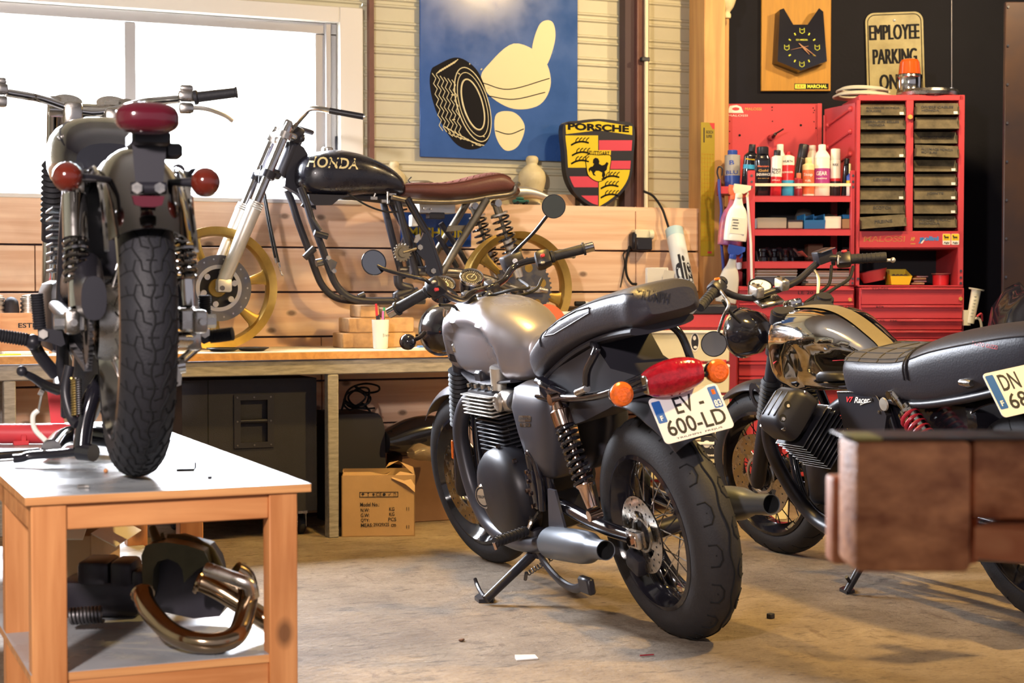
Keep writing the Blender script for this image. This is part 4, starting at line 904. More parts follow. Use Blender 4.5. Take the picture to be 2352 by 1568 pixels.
def wheel_spoked(root,c,Rt,w,rim,sx,name,tread=None,M0=None,spm='chrome',tyre='tyre_road',disc=(.11,-.075),hub=.045,rimmat='black_gloss',nsp=36):
    M0=M0 or T(*c)
    g=MB().m(tyre); g.M=M0; wheel_tyre(g,Rt,w,rim,2.3)
    wh=g.obj(name,root)
    if tread:
        g=MB().m('groove'); g.M=M0; h=Rt-rim
        def sp(th,u,o=.0):            # u in -1..1 across the tread
            q=pi/2-u*1.15; ex=2.3; s_=sin(q); c_=cos(q)
            r_=rim+h*abs(s_)**(2/ex)-o; x=w/2*math.copysign(abs(c_)**(2/ex),c_)
            return V((x,r_*sin(th),r_*cos(th)))
        tread(g,sp); g.obj('tread_grooves',wh)
    rw=w*.36; g=MB().m(rimmat); g.M=M0@RY(90)
    g.lathe([(rim+.008,-rw-.010),(rim-.004,-rw-.014),(rim-.012,-rw),(rim-.020,-rw*.6),(rim-.030,-rw*.3),(rim-.030,rw*.3),(rim-.020,rw*.6),(rim-.012,rw),(rim-.004,rw+.014),(rim+.008,rw+.010),(rim+.002,rw),(rim-.008,rw*.6),(rim-.014,0),(rim-.008,-rw*.6),(rim+.002,-rw),(rim+.008,-rw-.010)],n=72); g.obj('rim',wh)
    g=MB().m('black_satin'); g.M=M0@RY(90); g.lathe([(0,-.07),(hub*.6,-.07),(hub,-.06),(hub,-.045),(hub*.6,-.03),(hub*.6,.03),(hub,.045),(hub,.06),(hub*.6,.07),(0,.07)],n=28); g.obj('hub',wh)
    g=MB().m(spm); g.M=M0
    for k in range(nsp):
        q=2*pi*k/nsp; s_=1 if k%2 else -1; dq=(.55 if (k//2)%2 else -.55)
        a=V((s_*.052,hub*.95*sin(q+dq),hub*.95*cos(q+dq))); b_=V((s_*rw*.12,(rim-.026)*sin(q),(rim-.026)*cos(q))); g.tube([a,b_],.0021,5)
    g.obj('spokes',wh)
    if disc:
        R0,dx=disc; g=MB().m('disc_steel'); g.M=M0@T(dx,0,0)@RY(90)
        g.lathe([(R0*.62,-.0025),(R0,-.0025),(R0,.0025),(R0*.62,.0025),(R0*.62,-.0025)],n=64)
        for k in range(5):
            q=2*pi*k/5; a=[(R0*.64*cos(q-.25),R0*.64*sin(q-.25)),(R0*.64*cos(q+.25),R0*.64*sin(q+.25)),(R0*.40*cos(q+.5),R0*.40*sin(q+.5)),(R0*.36*cos(q+.2),R0*.36*sin(q+.2))]; g.prism(a,Mx.Identity(4),.002,-.002)
        g.m('groove')
        for k in range(30):
            q=2*pi*k/30; rr=R0*(.72 if k%3==0 else .82 if k%3==1 else .92)
            for s_ in (-1,1): g.lathe([(0,s_*.0029),(.0035,s_*.0029)],T(rr*cos(q),rr*sin(q),0),n=8)
        g.obj('brake_disc',wh)
        g=MB().m('alu'); g.M=M0@T(dx,0,0)@RY(90); g.lathe([(R0*.40,-.004),(R0*.46,-.004),(R0*.46,.004),(R0*.40,.004),(R0*.40,-.004)],n=48)
        for k in range(40): q=2*pi*k/40; g.box((R0*.44*cos(q),R0*.44*sin(q),-.0045),(.004,.003,.001),RZ(q*180/pi))
        g.obj('abs_ring',wh)
    return wh
def road_tread(n=16):
    def f(g,sp):
        N=160; g.tube([sp(2*pi*i/N,.10+.05*sin(i*2*pi/10*1.0),-.0002) for i in range(N)],.0028,5,closed=True)
        for k in range(n):
            t0=2*pi*k/n
            for s_,o in ((1,0),(-1,.5)):
                b=t0+o*2*pi/n; w_=2*pi/n*.27
                q=[(b-w_,.62*s_+.08),(b-w_*.95,.36*s_+.08),(b-w_*.4,.24*s_+.08),(b+w_*.4,.24*s_+.08),(b+w_*.95,.36*s_+.08),(b+w_,.62*s_+.08)]
                g.tube([sp(a,u,-.0002) for a,u in q],.0026,5)
                g.tube([sp(b,.42*s_+.08,-.0004),sp(b+.008,.42*s_+.08,-.0004)],.002,5)
    return f
RWc=V((0,.02,.320)); FWc=V((0,1.40,.318))
rw=wheel_spoked(gb,RWc,.322,.152,.218,1,'rear_wheel',road_tread(17),disc=(.112,-.082),spm='chrome')
STM=T(*FWc)@RZ(8)
fw=wheel_spoked(gb,FWc,.316,.105,.228,1,'front_wheel',None,M0=STM,disc=(.155,-.062),spm='chrome')
# ---- tank
tsec=[ # y, z centre, half width, half height, exponent
 (1.235,.868,.045,.060,2.2),(1.215,.862,.085,.095,2.3),(1.17,.858,.125,.118,2.5),(1.10,.854,.146,.130,2.6),(1.00,.850,.152,.134,2.6),(.90,.846,.150,.132,2.6),(.80,.838,.136,.122,2.5),(.72,.826,.112,.106,2.4),(.65,.812,.086,.084,2.3),(.615,.806,.060,.056,2.2)]
rg=[]
for y,zc,hw_,hh,e in tsec:
    rg.append(sring((0,y,zc),(1,0,0),(0,0,1),hw_,hh,e,40,eb=e+1))
RR=[]
cols=[spl([r_[k] for r_ in rg],6) for k in range(40)]
for i in range(len(cols[0])): RR.append([cols[k][i].copy() for k in range(40)])
# knee recesses: push the flanks in behind an arched edge
for ring in RR:
    for p in ring:
        y,z=p.y,p.z; 
        u=(y-.955)/.20; v=(z-.792)/.128
        d_=(abs(u)**2.3+max(0,v if v>0 else -v*.55)**2.0)
        if abs(p.x)>.05 and d_<1.15:
            k=max(0,min(1,(1.15-d_)/.30)); k=k*k*(3-2*k); p.x-=math.copysign(.026*k,p.x)
g=MB().m('tank_grey'); g.sharp=60; g.loft(list(reversed(RR))); tank_tree_g=bvh(g,GM); tk=g.obj('fuel_tank',gb)
g=MB().m('panel_grey'); g.loft([sring((0,y,z),(1,0,0),(0,0,1),h_,.010,3,30) for y,z,h_ in ((1.17,.738,.09),(1.0,.722,.13),(.85,.722,.13),(.72,.730,.10))]); g.obj('tank_seam',tk)
g=MB().m('chrome'); c=V((.01,1.06,.982)); g.lathe([(0,.018),(.024,.017),(.029,.012),(.032,.004),(.034,-.006)],T(*c)@RX(-4),32); g.obj('filler_cap',tk)
# ---- seat, hinged up at the rear
g=MB().m('seat_leather'); g.sharp=50
def seat_c(t): 
    y=.55-.79*t; z=.775+.203*t+.045*sin(pi*t)
    return y,z
rg=[]; N=22
for i in range(N+1):
    t=i/N; y,z=seat_c(t); y2,z2=seat_c(t+.01); tg=V((0,y2-y,z2-z)).normalized(); up=V((1,0,0)).cross(tg); up=up if up.z>0 else -up
    hw_=.100+.040*sin(pi*min(1,t*1.15)**.8) if t<.9 else .112
    hh=.050+.006*t
    k=1.0
    if t<.08: k=sqrt(max(.05,1-((.08-t)/.08)**2))
    if t>.90: k=sqrt(max(.06,1-((t-.90)/.10)**2))
    rg.append(sring((0,y,z),(1,0,0),up,hw_*(.55+.45*k),hh*(.35+.65*k),3.0,36,eb=4.5))
g.loft(rg); seat_tree_g=bvh(g,GM); seat=g.obj('seat',gb)
g=MB().m('black_satin')
for s_ in (4,14): g.tube([r_[s_]*1.0+V((0,0,.0005)) for r_ in rg[1:-1]],.0022,6)
g.tube([p+(p-V((0,*seat_c(6/N))))*.012 for p in rg[6][:19]],.0034,6)
q=[(7,17),(8,16),(10,15.6),(13,15.4),(15,16),(15,17.4),(12,18),(9,18)]
def rp(i,k): 
    i0=int(i); k0=int(k); return rg[i0][k0].lerp(rg[i0][(k0+1)%36],k-k0)*1.004
g.tube([rp(a,b_) for a,b_ in q],.0022,6,closed=True); g.obj('seat_piping',seat)
g=MB().m('black_satin'); s=ptext('TRIUMPH',1500,680,78,24,rot=8,bold=.03); drape(g,s,seat_tree_g,.0014,inv=GI); g.obj('seat_lettering',seat)
# seat base and rails
g=MB().m('black_matt'); rg2=[]
for i in range(2,N-1): 
    y,z=seat_c(i/N); rg2.append(sring((0,y,z-.062),(1,0,0),(0,0,1),.10,.016,3,20))
g.loft(rg2); g.obj('seat_base',gb)
# sub frame: two rails, arched hoop and rear loop
def tubes(root,name,ml,pts,r_,n=6,k=12,closed=False):
    g=MB().m(ml); g.tube(spl(pts,n,closed),r_,k,closed=closed); return g.obj(name,root)
for s_ in (-1,1): tubes(gb,'frame_rail','black_gloss',[V((s_*.11,.66,.70)),V((s_*.125,.45,.705)),V((s_*.13,.2,.715)),V((s_*.12,.02,.735)),V((s_*.10,-.10,.765)),V((s_*.05,-.155,.785)),V((0,-.165,.788))],.0125)
hp=[TX(1346,888,-.135),TX(1349,850,-.135),TX(1370,805,-.12),V((-.075,.10,.875)),V((0,.02,.905)),V((.075,-.01,.90)),V((.115,-.04,.86)),V((.125,-.06,.78)),V((.125,-.05,.735))]
tubes(gb,'grab_hoop','black_gloss',hp,.0115)
g=MB().m('chrome_dull'); a=TX(1326,902,-.14); b_=TX(1348,892,-.14); g.cyl(a,b_,.011); g.obj('hoop_mount',gb)
# under-seat tray (dark) and electrics
g=MB().m('black_matt'); g.loft([[V((s_*w_,y,z)) for s_,z in ((-1,zb),(1,zb),(1,zt),(-1,zt))] for y,w_,zb,zt in ((.54,.085,.62,.735),(.40,.095,.60,.775),(.22,.095,.64,.825),(.08,.09,.68,.865),(.02,.085,.70,.80),(-.12,.06,.73,.775))]); g.obj('under_tray',gb)
# ---- rear mudguard and tail
g=MB().m('panel_grey'); rg=[]
for i in range(15):
    th=R(-49+ i*75/14); rr=.385; c=V((0,RWc.y+rr*sin(th)*1.0,RWc.z+.035+rr*cos(th)))
    nrm=V((0,sin(th),cos(th))); hw_=.086 if i>3 else .066+.005*i
    ring=[]
    for u in range(9):
        k=-1+u/4; ring.append(c+V((k*hw_,0,0))-nrm*(.045*abs(k)**2.5))
    ring2=[p-nrm*.004 for p in reversed(ring)]
    rg.append(ring+ring2)
g.loft(rg); g.obj('rear_mudguard',gb)
# tail bracket
g=MB().m('black_satin'); c=TY(1548,880,-.20); g.box(c+V((0,.05,-.0)),(.13,.11,.035),(18,0,0),.012,2); il=TY(1427,905,-.215); ir=TY(1647,852,-.215); g.cyl(il+V((.02,.0,0)),ir-V((.02,.0,0)),.008,n=10); g.obj('tail_bracket',gb)
# tail lamp: half moon lens
tc=TY(1548,868,-.25); g=MB().m('lens_red'); rg=[]
for i in range(13):
    t=i/12; x=-.083+.166*t; hh=.016+.046*sqrt(max(0,sin(pi*min(1,max(0,.06+t*.88)))))
    rg.append([tc+V((x,0,0))+V((0,-(.030*sin(q))*(.4+.6*sin(pi*(.08+.84*t))),hh*(.85 if cos(q)>0 else .75)*cos(q))) for q in [pi*k/10 for k in range(11)]]+[tc+V((x,.02,-hh*.7)),tc+V((x,.02,hh*.8))])
g.loft(rg); tl=g.obj('tail_lamp',gb)
g=MB().m('chrome'); g.box(tc+V((-.084,.006,0)),(.006,.03,.05),None,.003); g.m('lens_red')
for k in range(-3,4): g.ball(tc+V((k*.020,-.006,.002+.006*(k%2))),.008,10,6)
g.obj('lamp_reflector',tl)
for c,nm in ((il,'left'),(ir,'right')):
    g=MB().m('black_gloss'); g.M=T(*c)@RX(90)@RY(0); g.lathe([(0,-.045),(.018,-.040),(.030,-.018),(.033,0)],n=28); o=g.obj('rear_indicator',gb)
    g=MB().m('lens_amber'); g.M=T(*c)@RX(90); g.lathe([(.033,0),(.033,.006),(.029,.014),(.020,.018),(.018,.0175),(.010,.020),(.008,.0195),(0,.021)],n=28)
    g.obj('amber_lens',o)
# plate
pc=TY(1588,949,-.262); fxv=(TY(1655,880,-.262+.05)-TY(1483,918,-.262+.05)); 
PM=frame(pc,(1,0,-.02),(0,.45,.86)); g=MB().m('plate_white'); g.M=PM; g.prism(rrect(.212,.132,.012),Mx.Identity(4),.0008,-.0012)
pl=g.obj('number_plate',gb)
g=MB().m('plate_blue'); g.M=PM; g.prism(rrect(.026,.062,.003,2,-.088,.024),Mx.Identity(4),.0014,.0008); g.obj('plate_band',pl); g=MB().m('plate_blue'); g.M=PM; g.prism(rrect(.026,.062,.003,2,.086,.028),Mx.Identity(4),.0014,.0008); g.obj('plate_band',pl)
g=MB().m('ink'); g.M=PM
g.text('EV -',T(.004,.030,0),.088,.048,.0014,bold=.012); g.text('600-LD',T(.004,-.026,0),.178,.046,.0014,bold=.012); g.text('TRIUMPH  FREJUS',T(0,-.058,0),.14,.006,.0014); 
g.m('plate_white'); g.text('F',T(-.088,.006,0),.008,.014,.0018,bold=.03); g.text('83',T(.086,.010,0),.021,.020,.0018,bold=.03); g.m('lens_amber').box((.086,.043,.0016),(.010,.014,.0004)); g.obj('plate_lettering',pl)
# ---- shocks
for s_ in (-1,1):
    a=TX(1276,915,-.145); b_=TX(1366,1182,-.150)
    a=V((s_*abs(a.x),a.y,a.z)); b_=V((s_*abs(b_.x),b_.y,b_.z)); d_=b_-a; n_=d_.normalized()
    g=MB().m('copper_chrome'); g.tube([a+d_*.04,a+d_*.10],[.016,.022],16); g.tube([a+d_*.10,a+d_*.11,a+d_*.235,a+d_*.24],[.026,.030,.030,.026],20); g.tube([a+d_*.24,a+d_*.78],.0125,14); g.tube([a+d_*.74,a+d_*.75,a+d_*.77,a+d_*.94],[.027,.027,.021,.016],20)
    g.tube([a+V((-.02,0,0)),a+V((.02,0,0))],.017,16); g.tube([b_+V((-.02,0,0)),b_+V((.02,0,0))],.016,16); o=g.obj('shock_absorber',gb)
    g=MB().m('black_gloss'); g.coil(a+d_*.245,a+d_*.75,.027,.0058,9,16,7); g.obj('shock_spring',o)
# ---- swing arm
for s_ in (-1,1):
    tubes(gb,'swing_arm','black_gloss',[V((s_*.10,.58,.36)),V((s_*.12,.40,.355)),V((s_*.125,.20,.335)),V((s_*.118,.08,.325)),V((s_*.112,.0,.320))],.021)
    g=MB().m('chrome_dull' if s_<0 else 'black_satin'); c=V((s_*.118,-.005,.320)); g.box(c,(.026,.075,.05),None,.006,2); g.m('copper_chrome').box(c+V((s_*.014,0,0)),(.006,.05,.034),None,.004); g.bolt(c+V((s_*.016,.0,0)),(s_,0,0),.013,.008); g.obj('axle_adjuster',gb)
g=MB().m('black_satin'); c=TX(1500,1300,-.085); g.box(V((-.088,.07,.235)),(.045,.075,.06),(25,0,0),.012,2); g.obj('rear_caliper',gb)
# ---- engine
g=MB().m('engine_black'); g.bb((-.13,.70,.22),(.13,1.12,.40),.03,2); g.bb((-.10,.62,.36),(.10,1.02,.50),.03,2); eng=g.obj('crankcase',gb)
# large round side cover (alternator) with badge
cc=V((-.135,.80,.375)); g=MB().m('engine_black'); rg=[]
for k,(sc,dx) in enumerate(((1.0,.03),(1.0,-.010),(.97,-.032),(.86,-.052),(.62,-.064),(.30,-.070),(.02,-.072))):
    ring=[]
    for i in range(36):
        q=2*pi*i/36; ry=.165*(1.12 if cos(q)>0 else 1.0); rz=.138*(1.05 if sin(q)>0 else 1.15)
        ring.append(cc+V((dx,ry*sc*cos(q),rz*sc*sin(q))))
    rg.append(ring)
g.sharp=50; g.loft(rg); cov=g.obj('engine_side_cover',gb)
g=MB().m('engine_black'); 
for k in range(9): q=2*pi*k/9+.2; g.m('copper_chrome').bolt(cc+V((-.012,.178*cos(q),.150*sin(q))),(-1,0,0),.007,.012)
g.obj('cover_rib',cov)
bc=TX(1112,1140,-.200); g=MB().m('chrome'); g.M=T(*bc)@RY(-90)@RX(18); g.lathe([(0,.006),(.036,.006),(.042,.0),(.040,-.012)],n=32); g.m('black_satin'); g.lathe([(.028,.0064),(.034,.0064)],n=32); g.M=g.M@RZ(-90); g.m('ink'); g.text('TRIUMPH',Mx.Identity(4),.05,.010,.0068); g.obj('engine_badge',cov)
# barrels with fins
g=MB().m('engine_black'); g.bb((-.115,.80,.48),(.115,.98,.62),.012); 
for k in range(9): g.bb((-.135,.785,.492+k*.0145),(.135,1.0,.498+k*.0145),.002)
g.obj('cylinder_barrel',gb)
g=MB().m('engine_black'); g.bb((-.14,.79,.62),(.14,1.02,.70),.015,2)
for x in (-.09,0,.09): g.cyl((x,.80,.70),(x,1.0,.70),.028)
hd_=g.obj('cylinder_head',gb)
g=MB().m('alu')
for k in range(6): g.box((0,.905,.622+k*.0125),(.318,.245,.005),(0,0,0),.0022)
g.obj('head_fins',hd_)
g=MB().m('chrome_dull')
for y in (.82,.88,.94,1.0): g.bolt((-.13,y,.705),(0,0,1),.009,.012)
g.m('black_satin'); g.box((-.10,.93,.735),(.05,.06,.05),None,.008); g.m('alu_light').cyl((-.10,.82,.70),(-.10,.80,.775),.026); g.obj('head_fittings',hd_)
# throttle bodies
for s_ in (-1,1):
    g=MB().m('alu'); a=V((s_*.105,.80,.668)); g.tube([a+V((0,.01,0)),a-V((0,.03,0)),a-V((0,.035,0)),a-V((0,.06,0)),a-V((0,.10,0))],[.026,.026,.036,.036,.03],20); g.lathe([(0,.014),(.024,.013),(.030,.006),(.030,-.01)],T(*(a+V((s_*.030,-.045,0))))@RY(90*s_),24); g.obj('throttle_body',gb)
# side panels
for s_ in (-1,1):
    g=MB().m('panel_grey'); rg=[]
    for t,(y0,y1,xo) in ((.735,(.42,.62,.11)),(.72,(.40,.66,.135)),(.66,(.39,.68,.150)),(.58,(.40,.66,.152)),(.50,(.44,.64,.146)),(.45,(.47,.62,.130)),(.435,(.50,.59,.11))):
        rg.append(sring((s_*(xo-.05),(y0+y1)/2,t),(0,1,0),(1,0,0),(y1-y0)/2,.05,3.2,28))
    g.sharp=50; g.loft(rg); trp=bvh(g,GM); sp_=g.obj('side_panel',gb)
    if s_<0:
        g=MB().m('chrome_dull'); s=MB(); s.prism(rrect(28,14,2,2,1206,961),Mx.Identity(4),0,0); s.f=s.f[1:2]; drape(g,s,trp,.0015,inv=GI); s=MB(); s.prism(rrect(24,9,2,2,1207,975),Mx.Identity(4),0,0); s.f=s.f[1:2]; drape(g,s,trp,.0015,inv=GI)
        g.m('ink'); drape(g,ptext('BONNEVILLE',1206,961,24,6),trp,.0022,inv=GI); drape(g,ptext('T100',1207,975,16,6),trp,.0022,inv=GI); g.obj('badge_plate',sp_)
# frame: down tubes, spine, mounts
for s_ in (-1,1):
    tubes(gb,'down_tube','black_gloss',[V((s_*.02,1.18,.80)),V((s_*.06,1.17,.62)),V((s_*.10,1.13,.40)),V((s_*.12,1.08,.25)),V((s_*.12,.95,.19)),V((s_*.12,.70,.19)),V((s_*.12,.58,.24)),V((s_*.11,.54,.40)),V((s_*.11,.57,.60)),V((s_*.11,.62,.72))],.016)
g=MB().m('black_gloss'); g.tube([V((0,1.25,.90)),V((0,1.30,.73))],.034,18); g.tube([V((0,1.24,.84)),V((0,.95,.78)),V((0,.60,.72))],.028,14); g.obj('frame_spine',gb)
g=MB().m('black_gloss'); c=TX(1282,885,-.12); g.box((-.125,.345,.715),(.03,.16,.055),(8,0,0),.014,2); g.box((-.12,.40,.745),(.04,.10,.02),(12,0,0),.008); g.m('chrome_dull').bolt((-.142,.33,.715),(-1,0,0),.011,.008); g.obj('shock_mount',gb)
g=MB().m('black_satin'); g.bb((-.09,1.06,.32),(.09,1.12,.58),.008); g.obj('radiator',gb)
# gear linkage, brake master, foot plate
g=MB().m('black_gloss'); g.tube(spl([V((-.135,.60,.46)),V((-.140,.585,.52)),V((-.138,.55,.50)),V((-.14,.54,.42)),V((-.14,.56,.34))],5),.013,10); g.box((-.135,.61,.40),(.03,.06,.13),None,.012,2)
for z in (.35,.39,.43,.46): g.m('copper_chrome').bolt((-.152,.60,z),(-1,0,0),.007,.006)
g.obj('footrest_hanger',gb)
fa=TX(1137,1245,-.30); fb=TX(1212,1218,-.17); g=MB().m('rubber'); g.tube([fa,fa.lerp(fb,.95)],.0155,12)
for k in range(8): g.tube([fa.lerp(fb,.06+.11*k),fa.lerp(fb,.10+.11*k)],.0185,12)
g.m('copper_chrome').tube([fa+(fa-fb)*.03,fa+V((0,0,-.022))],.006,8); fp=g.obj('footpeg',gb)
g=MB().m('chrome_dull'); g.tube(spl([fb,fb+V((.02,.0,.03)),fb+V((.03,.05,.05)),fb+V((.03,.10,.05))],4),.007,8); g.tube([fb+V((.02,0,.02)),fb+V((.03,-.05,.06))],.006,8); g.obj('gear_lever',gb)
# ---- exhausts
for s_ in (-1,1):
    f=lambda p:V((s_*abs(p[0]) if p[0]!=0 else 0,p[1],p[2]))
    g=MB().m('panel_grey'); pts=[(-.075,1.00,.655),(-.085,1.06,.66),(-.105,1.135,.63),(-.13,1.165,.55),(-.14,1.155,.45),(-.145,1.12,.34),(-.148,1.05,.255),(-.148,.95,.215),(-.15,.80,.205),(-.152,.62,.222),(-.158,.52,.244)]
    g.tube(spl([f(p) for p in pts],6),.027,16); o=g.obj('exhaust_header',gb)
    g=MB().m('muffler_grey'); a=f((-.160,.53,.247)); b_=f((-.187,.055,.298))
    if s_>0: b_=TX(1772,1158,.20); a=V((.165,b_.y+.50,b_.z-.045))
    d_=b_-a; g.tube([a-d_*.03,a,a+d_*.03,a+d_*.10,a+d_*.62,a+d_*.72,a+d_*.79,a+d_*.83,a+d_*1.0],[.024,.026,.036,.050,.050,.046,.036,.030,.028],28,caps=False)
    e=a+d_*1.0; g.m('groove').tube([e,e-d_*.10],[.027,.020],24,caps=False); g.tube([e-d_*.08,e-d_*.081],.024,20); g.m('muffler_grey').tube([e,e-d_*.002],[.0285,.026],24,caps=False); mu=g.obj('muffler',gb)
    if s_<0:
        g=MB().m('panel_grey'); q=[V((-.150,.47,.42)),V((-.150,.42,.42)),V((-.158,.38,.30)),V((-.160,.50,.285))]; g.loft([q,[p+V((.008,0,0)) for p in q]]); g.obj('muffler_hanger',gb)
# ---- side stand
piv=V((-.13,.70,.185)); ft=GI@onz(1112,1380,.012); sd=(ft-piv).normalized()
g=MB().m('black_satin'); g.tube([piv,piv.lerp(ft,.5),ft+(piv-ft)*.03],[.017,.015,.014],12); g.box(piv+V((.0,-.01,.03)),(.05,.09,.10),(0,0,0),.014,2)
ss=g.obj('side_stand',gb)
I0=GI.to_3x3(); fl=lambda px,py,z=0: GI@onz(px,py,z)
g=MB().m('black_satin'); foot=[fl(a,b_) for a,b_ in ((1090,1377),(1100,1371),(1125,1372),(1136,1378),(1133,1384),(1100,1385))]; up_=I0@V((0,0,.012)); g.loft([foot,[p+up_ for p in foot]]); g.tube(spl([fl(1112,1377)+up_*.7,fl(1103,1368)+I0@V((0,0,.015)),fl(1096,1362)+I0@V((0,0,.028)),fl(1091,1360)+I0@V((0,0,.045))],5),[.008,.006],8); g.obj('stand_foot',ss)
g=MB().m('steel_dark'); a=piv.lerp(ft,.22); g.coil(a+V((-.02,-.04,-.03)),piv+V((.0,-.13,.0)),.007,.002,10,10,5); g.tube([a+V((-.02,-.02,-.05)),a+V((-.02,-.04,-.025))],.006,8); g.obj('stand_spring',ss)
g=MB().m('black_satin'); q=[V((-.15,.66,.23)),V((-.16,.58,.17)),V((-.17,.46,.135)),V((-.18,.34,.135)),V((-.185,.25,.165))]; g.tube(spl(q,6),.014,10,sx=.7); g.box(V((-.186,.235,.165)),(.025,.07,.05),None,.006); g.obj('stand_bracket',gb)
# ---- front end
rk=V((0,-.40,.92)).normalized(); hx=V((0,1.265,.80))
def steer(p): return hx+(Mx.Rotation(R(8),4,rk).to_3x3()@(V(p)-hx))
# fork line through the axle
for s_ in (-1,1):
    def fk(l): return steer(V((s_*.100,1.385,.318))+rk*l)
    g=MB().m('black_satin'); g.tube([fk(-.03),fk(0),fk(.26),fk(.27),fk(.70)],[.022,.027,.027,.0215,.0215],16)
    for at in (.53,.665): g.tube([fk(at-.012),fk(at+.012)],.033,16)
    fo=g.obj('fork_leg',gb)
    g=MB().m('rubber'); pr=[]; q=[]
    for k in range(13):
        l=.25+k*.0175; pr += [.030,.037]; q += [fk(l),fk(l+.00875)]
    pr.append(.030); q.append(fk(.47)); g.tube(q,pr,18); g.obj('fork_gaiter',fo)
    g=MB().m('chrome_dull'); g.tube([fk(.70),fk(.712)],[.020,.014],16); g.obj('fork_cap',fo)
    if s_<0:
        rp_=TX(1036,1030,-.14); g=MB().m('lens_amber'); a=fk(.16)+V((-.033,0,0)); g.box(a,(.006,.016,.075),zto(rk),.003); g.obj('reflector',fo)
g=MB().m('black_satin'); 
for l,th in ((.53,.02),(.665,.016)): 
    c=steer(V((0,1.385,.318))+rk*l-V((0,.02,0))); g.box(c,(.21,.07,th*1.6),zto(steer(hx+rk)-steer(hx)),.008)
g.obj('fork_yokes',gb)
g=MB().m('panel_grey'); rg=[]
for i in range(15):
    th=R(-40+i*88/14); c=V((0,sin(th)*.345,cos(th)*.345+.006)); nrm=V((0,sin(th),cos(th)))
    ring=[c+V((k*.058,0,0))-nrm*(.030*abs(k)**2.4) for k in [-1+u/4 for u in range(9)]]
    rg.append([STM@p for p in ring+[p-nrm*.003 for p in reversed(ring)]])
g.loft(rg); g.obj('front_mudguard',gb)
g=MB().m('black_satin'); g.box(STM@V((-.075,-.12,.06)),(.05,.10,.05),RX(40),.012,2); g.obj('front_caliper',gb)
# headlamp
hl=steer(V((0,1.43,.865))); g=MB().m('black_gloss'); g.M=T(*hl)@RZ(8)@RX(-90); g.lathe([(0,-.13),(.03,-.125),(.065,-.095),(.082,-.04),(.086,0),(.086,.012)],n=40); hlo=g.obj('headlamp',gb)
g=MB().m('chrome'); g.M=T(*hl)@RZ(8)@RX(-90); g.torus(T(0,0,.012),.086,.007,40,8); g.lathe([(0,.03),(.05,.026),(.084,.012)],n=40); g.obj('lamp_rim',hlo)
# front indicators
for s_ in (-1,1):
    c=steer(V((s_*.205,1.335,.862))) if s_<0 else steer(V((.205,1.37,.862)))
    if s_<0: c=TX(937,785,c.x)
    g=MB().m('black_gloss'); g.ball(c,(.028,.030,.028),20,12); g.tube(spl([c,c.lerp(steer(V((s_*.09,1.40,.87))),.6),steer(V((s_*.09,1.40,.88)))],5),.008,10); o=g.obj('front_indicator',gb)
    g=MB().m('lens_amber'); g.M=T(*(c+V((0,.012,0))))@RX(-90); g.lathe([(.0275,0),(.022,.016),(0,.022)],n=20); g.obj('amber_lens',o)
# handlebar
GLa,GLb=TX(905,713,-.385),TX(985,668,-.29); GRa,GRb=TX(1350,569,.40),TX(1266,590,.28)
bar=[GLb,TX(1010,668,-.24),TX(1035,682,-.19),TX(1062,688,-.13),TX(1085,672,-.07),TX(1110,665,0),TX(1138,655,.06),TX(1160,640,.12),TX(1178,615,.17),TX(1205,602,.21),GRb]
tubes(gb,'handlebar','black_gloss',bar,.0115)
for a,b_,nm in ((GLa,GLb,'L'),(GRa,GRb,'R')):
    d_=(b_-a).normalized(); g=MB().m('rubber'); g.tube([a+d_*.012,a+d_*.02,a.lerp(b_,.5),b_-d_*.012,b_-d_*.008,b_],[.0165,.0175,.0165,.0165,.021,.021],18); g.tube([a+d_*.010,a+d_*.017],.0225,18); o=g.obj('grip',gb)
    g=MB().m('chrome'); g.tube([a-d_*.022,a-d_*.020,a+d_*.010],[.013,.0165,.0165],18); g.obj('bar_end',o)
    # switch cluster
    g=MB().m('black_satin'); c=b_+d_*.028; g.box(c,(.058,.05,.056),zto(d_)@RZ(10),.014,2); g.box(c+V((0,.02,-.012)),(.05,.04,.04),zto(d_),.012,2); sw=g.obj('switch_cluster',gb)
    g=MB().m('red_paint'); k=TX(1001,694,c.x) if nm=='L' else TX(1229,577,c.x); dd_=(GI@EYE-c).normalized(); g.box(c+dd_*.032+V((.0,0,.012 if nm=='R' else -.008)),(.016,.008,.012),None,.003); g.m('alu_light').box(c+dd_*.031+V((-.004,0,-.012 if nm=='R' else .016)),(.018,.008,.010),None,.004); g.obj('switch_button',sw)
    # lever
    g=MB().m('alu_light'); tip=a+V((0,.055,-.02))+d_*.03; g.tube(spl([c+V((0,.04,-.005)),c.lerp(tip,.35)+V((0,.02,.0)),c.lerp(tip,.75)+V((0,.006,0)),tip],5),[.007,.0065,.006,.0065],10,sx=.7); g.ball(tip,.009,10,8); g.obj('lever',gb)
g=MB().m('black_satin'); c=TX(1183,607,.20); g.box(c+V((0,.02,.01)),(.075,.05,.055),RY(-10),.008,2); mcx=g.obj('brake_reservoir',gb)
g=MB().m('chrome_dull'); dd_=(GI@EYE-c).normalized(); cc_=c+V((0,-.006,.012)); g.M=T(*cc_)@zto(dd_); g.lathe([(0,.004),(.009,.004),(.010,0)],n=20); g.obj('reservoir_cap',mcx)
